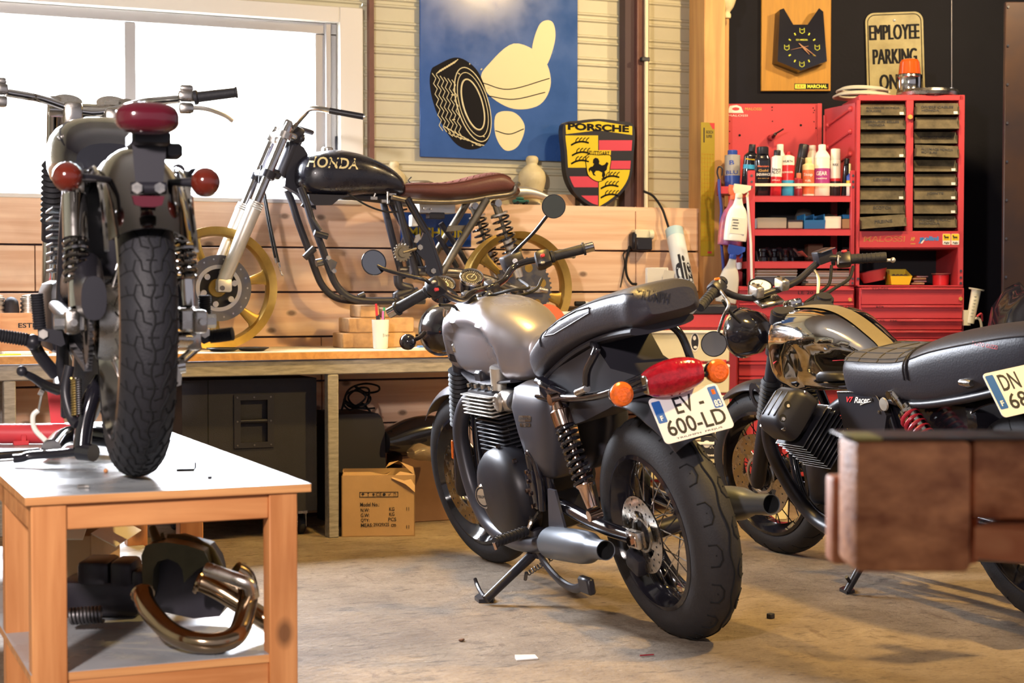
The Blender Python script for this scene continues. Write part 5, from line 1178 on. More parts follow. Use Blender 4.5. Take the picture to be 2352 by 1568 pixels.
# mirrors
for (mx,my,x,r_,stem) in ((858,603,-.42,.041,[(888,620),(930,632),(975,642),(990,655)]),(1272,474,.30,.041,[(1253,500),(1225,535),(1190,570),(1172,590)])):
    c=TX(mx,my,x); tow=((GI@EYE)-c).normalized(); tow=(tow+V((.35 if x<0 else -.20,0,.10))).normalized()
    g=MB().m('black_gloss'); g.M=T(*c)@zto(tow); g.lathe([(0,-.026),(.018,-.022),(.034,-.010),(r_,0),(r_,.004),(r_-.003,.004)],n=40); mo=g.obj('mirror',gb)
    g=MB().m('glass_mirror'); g.M=T(*c)@zto(tow); g.lathe([(r_-.003,.003),(0,.003)],n=40); g.obj('mirror_glass',mo)
    xs=[x*.93,x*.85,x*.74,x*.66]; g=MB().m('black_satin'); g.tube(spl([c-tow*.012]+[TX(a,b_,xx) for (a,b_),xx in zip(stem,xs)],5),.006,10); g.obj('mirror_stem',mo)
# clocks
for (a,b_,x) in ((1083,638,.055),(1018,655,-.055)):
    c=TX(a,b_,x); n_=V((0,-.62,.78)); g=MB().m('chrome'); g.M=T(*c)@zto(n_); g.lathe([(.042,-.006),(.044,.004),(.041,.010),(.037,.008),(.036,.003)],n=40); g.m('black_gloss').lathe([(.042,-.006),(.040,-.05),(.02,-.065),(0,-.066)],n=40); ck=g.obj('instrument_clock',gb)
    g=MB().m('black_satin'); g.M=T(*c)@zto(n_); g.lathe([(.037,.003),(0,.003)],n=40); g.m('white_paint')
    for k in range(28): q=2*pi*k/28; g.box((.031*cos(q),.031*sin(q),.0036),(.004 if k%2 else .006,.0007,.0004),RZ(q*180/pi))
    g.box((.008,.006,.004),(.026,.0016,.0006),RZ(35)); g.m('alu').lathe([(.018,.0036),(.016,.0036)],n=28); g.obj('dial',ck)
for (a,b_,x) in ((1078,688,-.06),(1130,662,.05)):
    c=TX(a,b_,x); g=MB().m('black_satin'); g.box(c,(.038,.06,.045),(20,0,0),.008,2); g.m('chrome_dull'); 
    for dy in (-.02,.02): g.bolt(c+V((0,dy,.022)),(0,-.3,1),.007,.008)
    g.obj('bar_clamp',gb)
g=MB().m('chrome'); c=TX(1033,712,-.10); g.M=T(*c)@zto(rk); g.lathe([(0,.012),(.020,.010),(.024,0),(.024,-.02)],n=24); g.obj('fork_top_nut',gb)
# cables
for q in ([(1190,640,.16),(1215,660,.12),(1180,665,.05),(1120,680,0)],[(1010,700,-.2),(1045,705,-.12),(1060,740,-.06)],[(1000,650,-.2),(1040,668,-.1),(1062,700,-.03)],[(1245,640,.2),(1225,668,.14),(1150,690,.03)]):
    tubes(gb,'control_cable','rubber_dark',[TX(*p) for p in q],.005,6,8)
g=MB().m('black_satin'); c=TX(1036,800,-.13); g.m('chrome_dull').box(c+V((.02,0,0)),(.03,.02,.03),None,.005); g.obj('headlamp_bracket',gb)
# ================================================================ chrome-tank racer on the right, leaning on its side stand
VM=T(3.40,3.80,0)@RY(-10)
VX,VY,VD,Vpx,VI=mk(VM)
mat('chrome_tank','d4d2d2',.06,1,rv=.03,vs=6)
mat('strap_leather','75694f',.6,var=.15,vs=20)
mat('seat_black','2b2a32',.42,bump=.08,bs=160)
mat('seat_suede','44403e',.85,var=.15,vs=30)
mat('red_spring','a82838',.35)
mat('logo_red','c8383e',.4)
rb=thing('motorcycle','chrome-tank motorcycle with black quilted seat and DN plate parked in front of the red cabinets','motorcycle',VM)
R2c=V((0,.0,.318)); F2c=V((0,1.45,.315)); SM2=T(*F2c)@RZ(9)
def racer_tread(g,sp):
    for k in range(22):
        b=2*pi*k/22
        for s_,o in ((1,0),(-1,.5)): q=b+o*2*pi/22; g.tube([sp(q-.08,.85*s_),sp(q,.5*s_),sp(q+.1,.25*s_)],.0024,5)
w1=wheel_spoked(rb,R2c,.318,.135,.218,1,'rear_wheel',racer_tread,disc=(.12,-.085),spm='black_gloss')
w2=wheel_spoked(rb,F2c,.315,.105,.228,1,'front_wheel',racer_tread,M0=SM2,disc=(.155,-.065),spm='black_gloss')
# tank
TDZ=-.034; TDY=.03
tsec=[(1.17,.845,.05,.06,2.3),(1.15,.842,.10,.10,2.5),(1.10,.838,.138,.125,2.7),(1.02,.834,.150,.134,2.8),(.92,.832,.150,.134,2.8),(.83,.826,.138,.126,2.7),(.75,.812,.115,.112,2.5),(.68,.795,.098,.094,2.4),(.62,.780,.082,.074,2.3),(.59,.772,.05,.045,2.2)]
rg=[sring((0,y+TDY,zc+TDZ),(1,0,0),(0,0,1),hw_*1.03,hh*1.04,e,40,eb=e+1.2) for y,zc,hw_,hh,e in tsec]
cols=[spl([r_[k] for r_ in rg],6) for k in range(40)]; RR=[[cols[k][i].copy() for k in range(40)] for i in range(len(cols[0]))]
for ring in RR:
    for p in ring:
        u=(p.y-.83)/.20; v=(p.z-.736)/.10; d_=abs(u)**2.2+max(0,v if v>0 else -v*.5)**2
        if abs(p.x)>.05 and d_<1.1:
            k=max(0,min(1,(1.1-d_)/.35)); k=k*k*(3-2*k); p.x-=math.copysign(.026*k,p.x)
g=MB().m('chrome_tank'); g.sharp=60; g.loft(list(reversed(RR))); vtree=bvh(g,VM); vt=g.obj('fuel_tank',rb)
g=MB().m('strap_leather'); rows=[]
for i in range(2,len(RR)-3):
    r_=RR[i]; c=[p for p in r_ if p.z>r_[10].z-.03 and abs(p.x)<.04]; top=r_[10]
    n=9; rows.append([V((-.030+.060*k/(n-1),top.y,0)) for k in range(n)])
    for p in rows[-1]:
        hit,nn,_,_=vtree.ray_cast(VM@V((p.x,p.y,1.3)),(VM.to_3x3()@V((0,0,-1))))
        p.z=(VI@hit).z+.004 if hit else top.z
vs=[p for r_ in rows for p in r_]; n=9
g.add(vs,[(i*n+k,i*n+k+1,(i+1)*n+k+1,(i+1)*n+k) for i in range(len(rows)-1) for k in range(n-1)]); g.m('chrome_dull'); 
for x in (-.018,0,.018): g.bolt(rows[3][4]+V((x,0,0)),(0,0,1),.005,.003)
g.obj('tank_strap',vt)
g=MB().m('chrome'); c=VX(1822,706,-.005); g.M=T(*c)@RX(-6); g.lathe([(0,.030),(.026,.029),(.034,.022),(.034,.012),(.040,.010),(.042,0),(.036,-.01)],n=36); g.box((.0,-.02,.022),(.05,.012,.012),None,.004); g.obj('filler_cap',vt)
g=MB().m('logo_red'); s=MB(); 
s.add([(1753,829,0),(1763,833,0),(1768,837,0),(1760,838,0),(1764,842,0),(1768,838,0),(1776,832,0),(1785,828,0),(1777,836,0),(1770,844,0),(1764,845,0),(1758,840,0)],[(0,1,2,3),(2,4,3),(2,5,4),(5,6,8),(6,7,8),(5,8,9),(5,9,10,4),(3,4,11)])
drape(g,s,vtree,.0012,inv=VI); g.obj('eagle_emblem',vt)
# seat: waist pad then hump
g=MB().m('seat_black'); g.sharp=50; rg=[]
ss=[(.735,.728,.10,.05),(.715,.730,.13,.076),(.67,.732,.142,.082),(.55,.734,.145,.080),(.42,.738,.142,.082),(.34,.748,.142,.094),(.26,.762,.140,.104),(.16,.780,.134,.104),(.04,.804,.122,.094),(-.06,.824,.108,.082),(-.14,.838,.092,.068),(-.20,.846,.066,.046),(-.22,.848,.03,.02)]
rg=[sring((0,y,z),(1,0,0),(0,.12,1),a,b_,3.0,36,eb=4) for y,z,a,b_ in ss]
cols=[spl([r_[k] for r_ in rg],4) for k in range(36)]; RS=[[cols[k][i] for k in range(36)] for i in range(len(cols[0]))]
g.loft(RS); stree=bvh(g,VM); vs_=g.obj('seat',rb)
g=MB().m('black_satin'); iw=[i for i,r_ in enumerate(RS) if r_[0].y<.36][0]; g.tube([p*1.0+(p-V((0,p.y,.75)))*.02 for p in RS[iw][:19]],.004,6); g.tube([p+(p-V((0,p.y,.75)))*.01 for p in RS[iw-1][:19]],.0025,6)
for s_ in (3,15): g.tube([r_[s_]*1.0+V((0,0,.001)) for r_ in RS[iw:-3]],.0025,6)
g.obj('seat_piping',vs_)
g=MB().m('seat_suede'); 
for i in range(4,iw-1):
    pass
pad=[]
for i in range(3,iw):
    r_=RS[i]; pad.append([r_[k]+V((0,0,.004)) for k in range(3,16)])
n=len(pad[0]); g.add([p for r_ in pad for p in r_],[(i*n+k,i*n+k+1,(i+1)*n+k+1,(i+1)*n+k) for i in range(len(pad)-1) for k in range(n-1)])
for i in range(1,len(pad)-1,3): g.tube([p+V((0,0,.001)) for p in pad[i]],.0022,5)
for k in range(1,n,2): g.tube([r_[k]+V((0,0,.001)) for r_ in pad],.0022,5)
g.obj('quilted_pad',vs_)
g=MB().m('logo_red'); drape(g,ptext('MOTO GUZZI',2263,793,58,9,rot=10),stree,.0012,inv=VI); g.obj('seat_lettering',vs_)
g=MB().m('black_gloss'); c=VX(2312,787,-.055); g.M=T(*c)@zto(V((-.6,-.8,.1))); g.lathe([(0,.022),(.024,.018),(.034,.006),(.036,-.01)],n=28)
for k in range(4): q=2*pi*k/4; g.box((.012*cos(q),.012*sin(q),.020),(.010,.005,.006),RZ(q*180/pi))
g.obj('seat_badge',vs_)
# side panel with lettering
g=MB().m('black_satin'); pz=[(1922,899),(1998,899),(2012,904),(2022,925),(2036,955),(2030,1000),(2010,1060),(1960,1060),(1940,1000)]
P0=[VX(a,b_,-.135) for a,b_ in pz]; g.loft([[p+V((.02,0,0)) for p in P0],P0]); ptree=bvh(g,VM); spn=g.obj('side_panel',rb)
g=MB().m('chrome_dull'); g.tube([VX(a,b_,-.137) for a,b_ in ((1923,900),(1996,900),(2011,905),(2022,925))],.002,5)
for a,b_ in ((2002,917),(2019,946),(1947,987)): g.bolt(VX(a,b_,-.136),(-1,0,0),.006,.003)
g.obj('panel_trim',spn)
g=MB().m('logo_red'); drape(g,ptext('V7',1953,917,16,13,rot=0,bold=.05,shear=.3),ptree,.002,inv=VI); g.m('white_paint'); drape(g,ptext('Racer',1981,918,36,14,rot=0,bold=.02,shear=.35),ptree,.002,inv=VI); g.tube([VX(a,b_,-.138) for a,b_ in ((1978,924),(1976,930),(1984,926),(2000,922))],.0012,4); g.obj('panel_lettering',spn)
g=MB().m('alu_light'); c=VX(2031,928,-.145); g.M=T(*c)@RY(-90); g.lathe([(0,.006),(.020,.005),(.022,0)],n=24); g.obj('panel_button',spn)
def MBW(g):
    q=MB(); q.v=list(g.v); q.f=list(g.f); return q
# engine: transverse vee; left cylinder
g=MB().m('engine_black'); g.bb((-.12,.62,.26),(.12,1.06,.48),.03,2); g.bb((-.10,.50,.30),(.10,.70,.55),.03,2); ve=g.obj('crankcase',rb)
for s_ in (-1,1):
    ca=V((s_*.07,.90,.445)); cd=V((s_*.70,0,.714)).normalized(); L_=.26
    g=MB().m('engine_black'); g.M=T(*ca)@zto(cd); g.cyl((0,0,0),(0,0,L_),.05)
    for k in range(9): g.box((0,0,.05+k*.0165),(.165,.165,.005),None,.002)
    o=g.obj('cylinder',rb)
    g=MB().m('alu'); g.M=T(*ca)@zto(cd)
    for k in range(9): g.box((0,0,.05+k*.0165),(.168,.168,.0014))
    g.obj('fin_edges',o)
    g=MB().m('engine_black'); g.M=T(*ca)@zto(cd)@T(0,0,L_-.05); 
    rr_=[[V((x*k_,y*k_,z)) for x,y in rrect(.17,.155,.03,4)] for z,k_ in ((0,.9),(.005,1.0),(.055,1.0),(.085,.86),(.100,.62),(.102,.3))]
    g.loft(rr_)
    ctree=bvh(MBW(g),VM) if s_<0 else None
    for dx in (-.035,.035): 
        g.m('groove').lathe([(0,.0985),(.013,.0985)],T(dx,s_*-.03,-.002),n=18); 
    for y_ in (-.035,.0,.035): g.m('engine_black').box((0,y_,.098),(.10,.012,.012),None,.004)
    g.m('chrome_dull'); 
    for dx in (-.07,.07): g.bolt((dx,.065,.055),(0,0,1),.008,.012); g.bolt((dx,-.065,.055),(0,0,1),.008,.012)
    rc_o=g.obj('rocker_cover',o)
    if s_<0:
        g=MB().m('groove')
        def disc(px,py,r_): s=MB(); s.add([(px+r_*cos(2*pi*i/18)*.85,py+r_*sin(2*pi*i/18),0) for i in range(18)],[tuple(range(18))]); return s
        for a_,b_ in ((1809,930),(1798,960)): drape(g,disc(a_,b_,9),ctree,.0015,inv=VI)
        g.m('alu')
        for a_,b_ in ((1811,932),(1800,962)): drape(g,disc(a_,b_,4),ctree,.0022,inv=VI)
        g.obj('cover_bolts',rc_o)
    f=lambda p:V((s_*p[0],p[1],p[2]))
    g=MB().m('black_satin'); g.tube(spl([f((.20,.99,.62)),f((.23,1.05,.58)),f((.22,1.08,.48)),f((.18,1.06,.34)),f((.15,.98,.23)),f((.16,.80,.20)),f((.18,.50,.22)),f((.20,.30,.25))],6),.024,14); g.obj('exhaust_header',rb)
    g=MB().m('black_satin'); g.tube([f((.20,.32,.25)),f((.205,.25,.255)),f((.22,-.25,.32))],[.026,.045,.045],20); g.obj('muffler',rb)
    g=MB().m('black_satin'); g.tube(spl([f((.10,.86,.60)),f((.08,.78,.64)),f((.05,.70,.65))],5),.026,12); g.obj('intake',rb)
# frame
def vt_(name,ml,pts,r_,n=6,k=10): 
    g=MB().m(ml); g.tube(spl([V(p) for p in pts],n),r_,k); return g.obj(name,rb)
for s_ in (-1,1):
    vt_('down_tube','black_gloss',[(s_*.02,1.18,.80),(s_*.07,1.17,.62),(s_*.11,1.12,.36),(s_*.12,1.02,.24),(s_*.12,.80,.22),(s_*.12,.55,.26),(s_*.11,.50,.50),(s_*.11,.55,.70)],.016)
    vt_('frame_rail','black_satin',[(s_*.10,.62,.68),(s_*.12,.40,.66),(s_*.125,.15,.69),(s_*.10,-.10,.74),(0,-.16,.75)],.013)
    vt_('swing_arm','black_gloss',[(s_*.10,.52,.34),(s_*.11,.25,.33),(s_*.11,0,.318)],.024)
    a=VX(2052,905,-.135); b_=VX(2150,1040,-.150); a.x=s_*abs(a.x); b_.x=s_*abs(b_.x); d_=b_-a
    g=MB().m('chrome'); g.tube([a,a+d_*.12],.018,12); g.tube([a+d_*.1,a+d_*.95],.010,12); g.tube([a+d_*.32,a+d_*.36],.03,16); g.tube([a-V((s_*.02,0,0)),a+V((s_*.02,0,0))],.014,12); g.tube([b_-V((s_*.02,0,0)),b_+V((s_*.02,0,0))],.016,12); sk=g.obj('shock_absorber',rb)
    g=MB().m('red_spring'); g.coil(a+d_*.38,a+d_*.92,.030,.0062,6.5,16,7); g.obj('shock_spring',sk)
    q=a+V((0,-.055,-.03)); g=MB().m('chrome'); g.tube([q,q+d_*.08,q+d_*.1,q+d_*.62],[.012,.012,.021,.021],18); g.obj('shock_reservoir',sk)
g=MB().m('black_gloss'); g.tube([V((0,1.27,.88)),V((0,1.32,.72))],.034,18); g.tube([V((0,1.25,.82)),V((0,.95,.76)),V((0,.60,.70))],.028,14); g.bb((-.10,.40,.52),(.10,.62,.70),.02); g.bb((-.09,.15,.55),(.09,.42,.68),.02); g.obj('frame_spine',rb)
g=MB().m('black_satin'); rg=[]
for i in range(15):
    th=R(-60+i*92/14); rr=.375; c=V((0,R2c.y+rr*sin(th),R2c.z+.03+rr*cos(th))); nrm=V((0,sin(th),cos(th)))
    ring=[c+V((k*.08,0,0))-nrm*(.04*abs(k)**2.5) for k in [-1+u/4 for u in range(9)]]; rg.append(ring+[p-nrm*.004 for p in reversed(ring)])
g.loft(rg); g.obj('rear_mudguard',rb)
# plate and rear lights
pc=VY(2352,893,-.30); PM=frame(pc,(1,0,-.02),(0,.50,.86)); g=MB().m('plate_white'); g.M=PM; g.prism(rrect(.212,.132,.012),Mx.Identity(4),.0008,-.0012); pl=g.obj('number_plate',rb)
g=MB().m('plate_blue'); g.M=PM; g.prism(rrect(.026,.10,.003,2,-.088,.008),Mx.Identity(4),.0014,.0008); g.obj('plate_band',pl)
g=MB().m('ink'); g.M=PM; g.text('DN',T(-.034,.030,0),.062,.048,.0014,bold=.012); g.text('68',T(-.034,-.026,0),.062,.046,.0014,bold=.012); g.m('plate_white'); g.text('F',T(-.088,-.026,0),.010,.016,.0018,bold=.03); g.obj('plate_lettering',pl)
g=MB().m('black_satin'); g.box(pc+V((0,.075,-.01)),(.05,.12,.02),(25,0,0),.006); g.obj('tail_bracket',rb)
for s_ in (-1,1):
    c=VX(2222,879,-.13); c.x=s_*abs(c.x); g=MB().m('chrome_dull'); g.tube([c+V((0,.03,0)),c,c+V((0,-.02,0))],[.010,.014,.010],14); g.m('black_satin').tube([c,V((s_*.06,c.y+.02,c.z-.02))],.007,8); g.obj('rear_indicator',rb)
    c=VX(2325,905,-.06); g=MB().m('chrome_dull'); 
    if s_<0: g.cyl(VX(2308,898,-.08),VX(2340,938,-.08),.009); g.obj('plate_strut',rb)
# side stand
ft=VI@onz(1945,1358,.010); pv=V((-.13,.62,.24)); g=MB().m('black_satin'); g.tube([pv,ft],[.016,.012],12); st_=g.obj('side_stand',rb)
g=MB().m('black_satin'); u_=VI.to_3x3()@V((0,0,.010)); q=[VI@onz(a,b_,0) for a,b_ in ((1928,1357),(1938,1352),(1957,1354),(1963,1361),(1945,1365))]; g.loft([q,[p+u_ for p in q]]); a=ft.lerp(pv,.12); g.cyl(a,a+V((-.02,-.01,.03)),.006); g.obj('stand_foot',st_)
# front end
rk2=V((0,-.45,.90)).normalized(); hx2=V((0,1.29,.79))
def st2(p): return hx2+(Mx.Rotation(R(9),4,rk2).to_3x3()@(V(p)-hx2))
for s_ in (-1,1):
    def fk(l): return st2(V((s_*.105,1.43,.315))+rk2*l)
    g=MB().m('black_satin'); g.tube([fk(-.03),fk(0),fk(.28),fk(.285),fk(.71)],[.022,.029,.029,.026,.026],16); g.tube([fk(.535),fk(.56)],.034,16); g.tube([fk(.66),fk(.70)],.034,16); fo=g.obj('fork_leg',rb)
    g=MB().m('rubber'); pr=[]; q=[]
    for k in range(10): l=.26+k*.0165; pr+=[.030,.037]; q+=[fk(l),fk(l+.00825)]
    pr.append(.03); q.append(fk(.43)); g.tube(q,pr,18); g.obj('fork_gaiter',fo)
g=MB().m('black_satin')
for l,th in ((.545,.022),(.68,.018)): g.box(st2(V((0,1.43,.315))+rk2*l-V((0,.02,0))),(.22,.07,th*1.6),zto(st2(hx2+rk2)-st2(hx2)),.008)
g.obj('fork_yokes',rb)
g=MB().m('black_satin'); rg=[]
for i in range(15):
    th=R(-52+i*92/14); c=V((0,sin(th)*.345,cos(th)*.345+.004)); nrm=V((0,sin(th),cos(th))); ring=[c+V((k*.060,0,0))-nrm*(.03*abs(k)**2.4) for k in [-1+u/4 for u in range(9)]]; rg.append([SM2@p for p in ring+[p-nrm*.003 for p in reversed(ring)]])
g.loft(rg); fm=g.obj('front_mudguard',rb)
g=MB().m('black_satin'); g.M=SM2; g.M=SM2@T(-.066,-.05,.30)@RY(-90)@RZ(20); g.lathe([(.022,0),(.022,.006),(.040,.006),(.040,0)],SCL(1.3,.8,1),28); g.obj('mudguard_stay',fm)
g=MB().m('red_paint'); g.box(SM2@V((-.065,-.14,.13)),(.004,.02,.09),RX(20),.002); g.obj('reflector',rb)
hl=st2(V((0,1.46,.845))); g=MB().m('black_gloss'); g.M=T(*hl)@RZ(9)@RX(-90); g.lathe([(0,-.12),(.04,-.112),(.075,-.07),(.088,-.01),(.088,.01)],n=36); ho=g.obj('headlamp',rb)
g=MB().m('chrome'); g.M=T(*hl)@RZ(9)@RX(-90); g.torus(T(0,0,.012),.087,.008,40,8); g.lathe([(0,.03),(.05,.026),(.084,.012)],n=36); g.obj('lamp_rim',ho)
# bars
La,Lb=VX(1607,706,-.40),VX(1640,668,-.31); Ra,Rb=VX(2036,590,.42),VX(1952,595,.31)
bar=[Lb,VX(1660,668,-.25),VX(1690,680,-.17),VX(1730,684,-.07),VX(1765,672,.0),VX(1800,660,.06),VX(1835,642,.12),VX(1868,612,.18),VX(1892,594,.22),VX(1920,592,.26),Rb]
vt_('handlebar','black_satin',bar,.0125)
for a,b_ in ((La,Lb),(Ra,Rb)):
    L_=a.x<0; d_=(b_-a).normalized(); g=MB().m('rubber'); g.tube([a,a+d_*.006,a.lerp(b_,.5),b_],[.017,.0185,.017,.0185],18); 
    for k in range(6): q=a.lerp(b_,.15+.12*k); g.tube([q,q+d_*.004],.0188,18)
    o=g.obj('grip',rb); g=MB().m('black_satin'); c=b_+d_*.022; g.box(c,(.055,.05,.055),zto(d_),.013,2); g.tube([c+d_*.03,c+d_*.045],.020,14); sw=g.obj('switch_cluster',rb)
    g=MB().m('red_paint' if not L_ else 'lens_amber'); dd_=(VI@EYE-c).normalized(); g.box(c+V((0,-.01,.030)),(.020,.014,.010),None,.003); g.m('alu_light').box(c+dd_*.030+d_*.02,(.008,.006,.035),RY(15),.002); g.obj('switch_button',sw)
    g=MB().m('alu_light'); tip=a+(V((.02,-.0,-.005))-d_*.0 if not L_ else V((-.03,.01,-.03))); tip=(VX(2051,597,.44) if not L_ else VX(1575,735,-.42)); g.tube(spl([c+V((0,.035,0)),c.lerp(tip,.4)+V((0,.025,-.005)),tip],6),[.006,.0065,.006],10,sx=.7); g.ball(tip,.010,10,8); g.obj('lever',rb)
g=MB().m('black_satin'); c=VX(1897,588,.22); g.box(c+V((0,.02,.0)),(.065,.045,.05),RY(-8),.006,2); g.m('chrome_dull').box(c+V((0,.0,.022)),(.06,.045,.003),RY(-8)); g.obj('brake_reservoir',rb)
for a,b_,x in ((1738,668,-.06),(1796,652,.05)):
    c=VX(a,b_,x); g=MB().m('alu'); g.box(c,(.034,.055,.04),(18,0,0),.007,2); g.m('steel_dark'); g.bolt(c+V((0,-.016,.020)),(0,-.3,1),.006,.005); g.bolt(c+V((0,.016,.024)),(0,-.3,1),.006,.005); g.obj('bar_clamp',rb)
c=VX(1764,656,0); n_=V((0,-.50,.87)); g=MB().m('black_gloss'); g.M=T(*(c+V((0,.05,0))))@zto(n_); g.lathe([(0,-.06),(.04,-.05),(.046,0),(.044,.006),(.038,.004)],n=36); ck=g.obj('instrument_clock',rb)
g=MB().m('white_paint'); g.M=T(*(c+V((0,.05,0))))@zto(n_); g.lathe([(.039,.003),(0,.003)],n=36); g.m('ink').box((.006,.004,.0036),(.03,.002,.0006),RZ(40)); g.obj('dial',ck)
g=MB().m('chrome_dull'); c=VX(1765,690,0); g.box(c,(.10,.07,.02),zto(rk2),.006); g.obj('top_yoke_plate',rb)
# mirror turned down on the left, cables
c=VX(1640,790,-.36); tow=((VI@EYE)-c).normalized(); tow=(tow+V((-.1,0,.25))).normalized()
g=MB().m('black_gloss'); g.M=T(*c)@zto(tow); g.lathe([(0,-.028),(.02,-.022),(.038,-.008),(.045,0),(.045,.004),(.042,.004)],n=36); mo=g.obj('mirror',rb)
mat('mirror_dark','2b2b30',.25,.2)
g=MB().m('mirror_dark'); g.M=T(*c)@zto(tow); g.lathe([(.042,.003),(0,.003)],n=36); g.obj('mirror_glass',mo)
g=MB().m('chrome_dull'); g.tube(spl([VX(1650,762,-.36),VX(1662,725,-.345),VX(1674,700,-.33),VX(1664,680,-.32),VX(1655,668,-.30)],5),.006,8); g.obj('mirror_stem',mo)
for q in ([(1960,612,.3),(1950,640,.26),(1920,660,.2),(1880,685,.12),(1840,705,.05)],[(1910,610,.24),(1905,650,.2),(1885,670,.16),(1850,695,.1)],[(1870,620,.18),(1880,640,.17),(1878,675,.14)],[(1660,690,-.25),(1680,720,-.2),(1700,740,-.15)]):
    vt_('control_cable','rubber_dark' if q[0][0]!=1870 else 'alu_light',[VX(*p) for p in q],.006,6,8)
# ================================================================ red tool cabinets facing the viewer (frame FM: x right, y away, z up)
def FB(g,px0,py0,px1,py1,d,dep,bev=0,seg=1):       # box whose front face spans the given photo rectangle at distance d
    return g.bb((fx(px0,d),d,fz(py1,d)),(fx(px1,d),d+dep,fz(py0,d)),bev,seg)
def FP(pts,d): return [(fx(a,d),fz(b_,d)) for a,b_ in pts]
def FF(d): return Mx(((1,0,0,0),(0,0,-1,d),(0,1,0,0),(0,0,0,1)))      # prism frame: poly (x,z), extruded toward the viewer
def fthing(name,label,cat,px,d,z=0,group=None): return thing(name,label,cat,FM@T(fx(px,d),d,z),group)
def fobj(g,name,root):
    inv=RM[root.name].inverted()@FM; g.v=[inv@p for p in g.v]; return g.obj(name,root)
def fsolo(g,name,label,cat,group=None): return solo(g,name,label,cat,group,M=FM)
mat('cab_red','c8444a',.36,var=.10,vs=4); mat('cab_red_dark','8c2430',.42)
mat('bin_plastic','6a5f48',.6,spec=.2,var=.45,vs=14,col2='3a3428')
mat('bin_back','1f1c20',.7)
mat('sticker_white','e8e4dc',.5); mat('sticker_yellow','f0c828',.5); mat('sticker_blue','3a86c8',.5); mat('sticker_gold','c89a50',.45)
mat('drawer_cream','d8d0b0',.4,var=.08)
D1=7.62
# --- shelf unit
sh=fthing('shelf_unit','red metal shelf unit with perforated back panel holding bottles and boxes','shelves',1845,D1)
g=MB().m('cab_red'); db=8.14; FB(g,1651,240,1884,480,db,.02,.002); g.bb((fx(1651,db),db-.012,fz(480,db)),(fx(1661,db),db,fz(240,db))); g.bb((fx(1874,db),db-.012,fz(480,db)),(fx(1884,db),db,fz(240,db)))
g.m('groove')
for a,b_,r_ in ((1697,312,.006),(1837,289,.006),(1865,250,.003),(1868,255,.003),(1866,260,.003),(1771,248,.004),(1771,255,.003),(1772,280,.003),(1674,252,.003),(1674,280,.003),(1670,294,.003),(1674,303,.003),(1674,331,.003),(1867,281,.003),(1872,296,.003),(1875,312,.003)):
    g.lathe([(0,.0012),(r_,.0012)],FF(db)@T(fx(a,db),fz(b_,db),0),n=12)
fobj(g,'back_panel',sh)
g=MB().m('sticker_white'); g.prism(FP([(1669,261),(1674,245),(1690,243),(1700,247),(1706,261)],db),FF(db),.002,.0012); g.m('logo_red'); g.prism([(fx(1688,db)+.018*cos(2*pi*k/20),fz(252,db)+.008*sin(2*pi*k/20)) for k in range(20)],FF(db),.0026,.002)
g.m('sticker_gold'); g.text('MALOSSI',FF(db)@T(fx(1728,db),fz(252,db),0),.08,.014,.0016,bold=.02); g.m('sticker_white'); g.text('MALOSSI',FF(db)@T(fx(1693,db),fz(267,db),0),.095,.010,.0016); fobj(g,'stickers',sh)
g=MB().m('cab_red'); 
for a,b_ in ((1717,1733),(1953,1962)):
    g=MB().m('cab_red')
    FB(g,a,392,b_,655,D1,.035,.002); 
    g.m('steel_dark'); 
    for y in (404,418,430,640,650): g.bolt((fx((a+b_)/2,D1),D1,fz(y,D1)),(0,-1,0),.006,.003)
    g.m('cab_red')
    fobj(g,'upright',sh); g=MB().m('cab_red'); x=fx((a+b_)/2,D1)-(.008 if a>1800 else 0); g.bb((x-.015,D1+.40,fz(655,D1)),(x+.015,D1+.428,fz(440,D1))); fobj(g,'upright',sh)
for y0,y1 in ((450,464),(526,541),(600,616)):
    g=MB().m('cab_red'); FB(g,1733,y0,1957,y1,D1+.004,.006); g.bb((fx(1717,D1),D1+.004,fz(y0,D1)-.004),(fx(1961,D1),D1+.44,fz(y0,D1))); x=fx(1720,D1); g.bb((x-.004,D1+.03,fz(y1,D1)),(x,D1+.42,fz(y0,D1))); fobj(g,'shelf',sh)
g=MB().m('bin_back'); g.bb((fx(1722,D1),D1+.43,fz(655,D1)),(fx(1960,D1),D1+.44,fz(450,D1))); fobj(g,'rear_panel',sh)
g=MB().m('cream_plastic'); FB(g,1733,421.5,1957,428,D1+.004,.008); fobj(g,'bottle_rail',sh)
g=MB().m('cab_red'); z=fz(440,D1+.2); x0,x1=fx(1648,D1+.22),fx(1718,D1+.12); g.bb((x0,D1+.14,z-.014),(x1,D1+.34,z)); g.bb((x0,D1+.14,z),(x1,D1+.145,z+.02)); g.bb((x0,D1+.14,z),(x0+.004,D1+.34,z+.05)); fobj(g,'side_tray',sh)
g=MB().m('red_dark'); a=(fx(1767,db),db,fz(318,db)); g.tube([a,(a[0]+.004,db-.05,a[2])],.015,12); g.m('black_satin'); g.tube([(a[0]+.006,db-.055,a[2]),(a[0]+.012,db-.09,a[2]+.012)],.008,10); g.m('steel_dark'); g.tube([(a[0]+.012,db-.09,a[2]+.012),(a[0]+.045,db-.12,a[2]+.032)],.004,8); fobj(g,'peg_hook',sh)
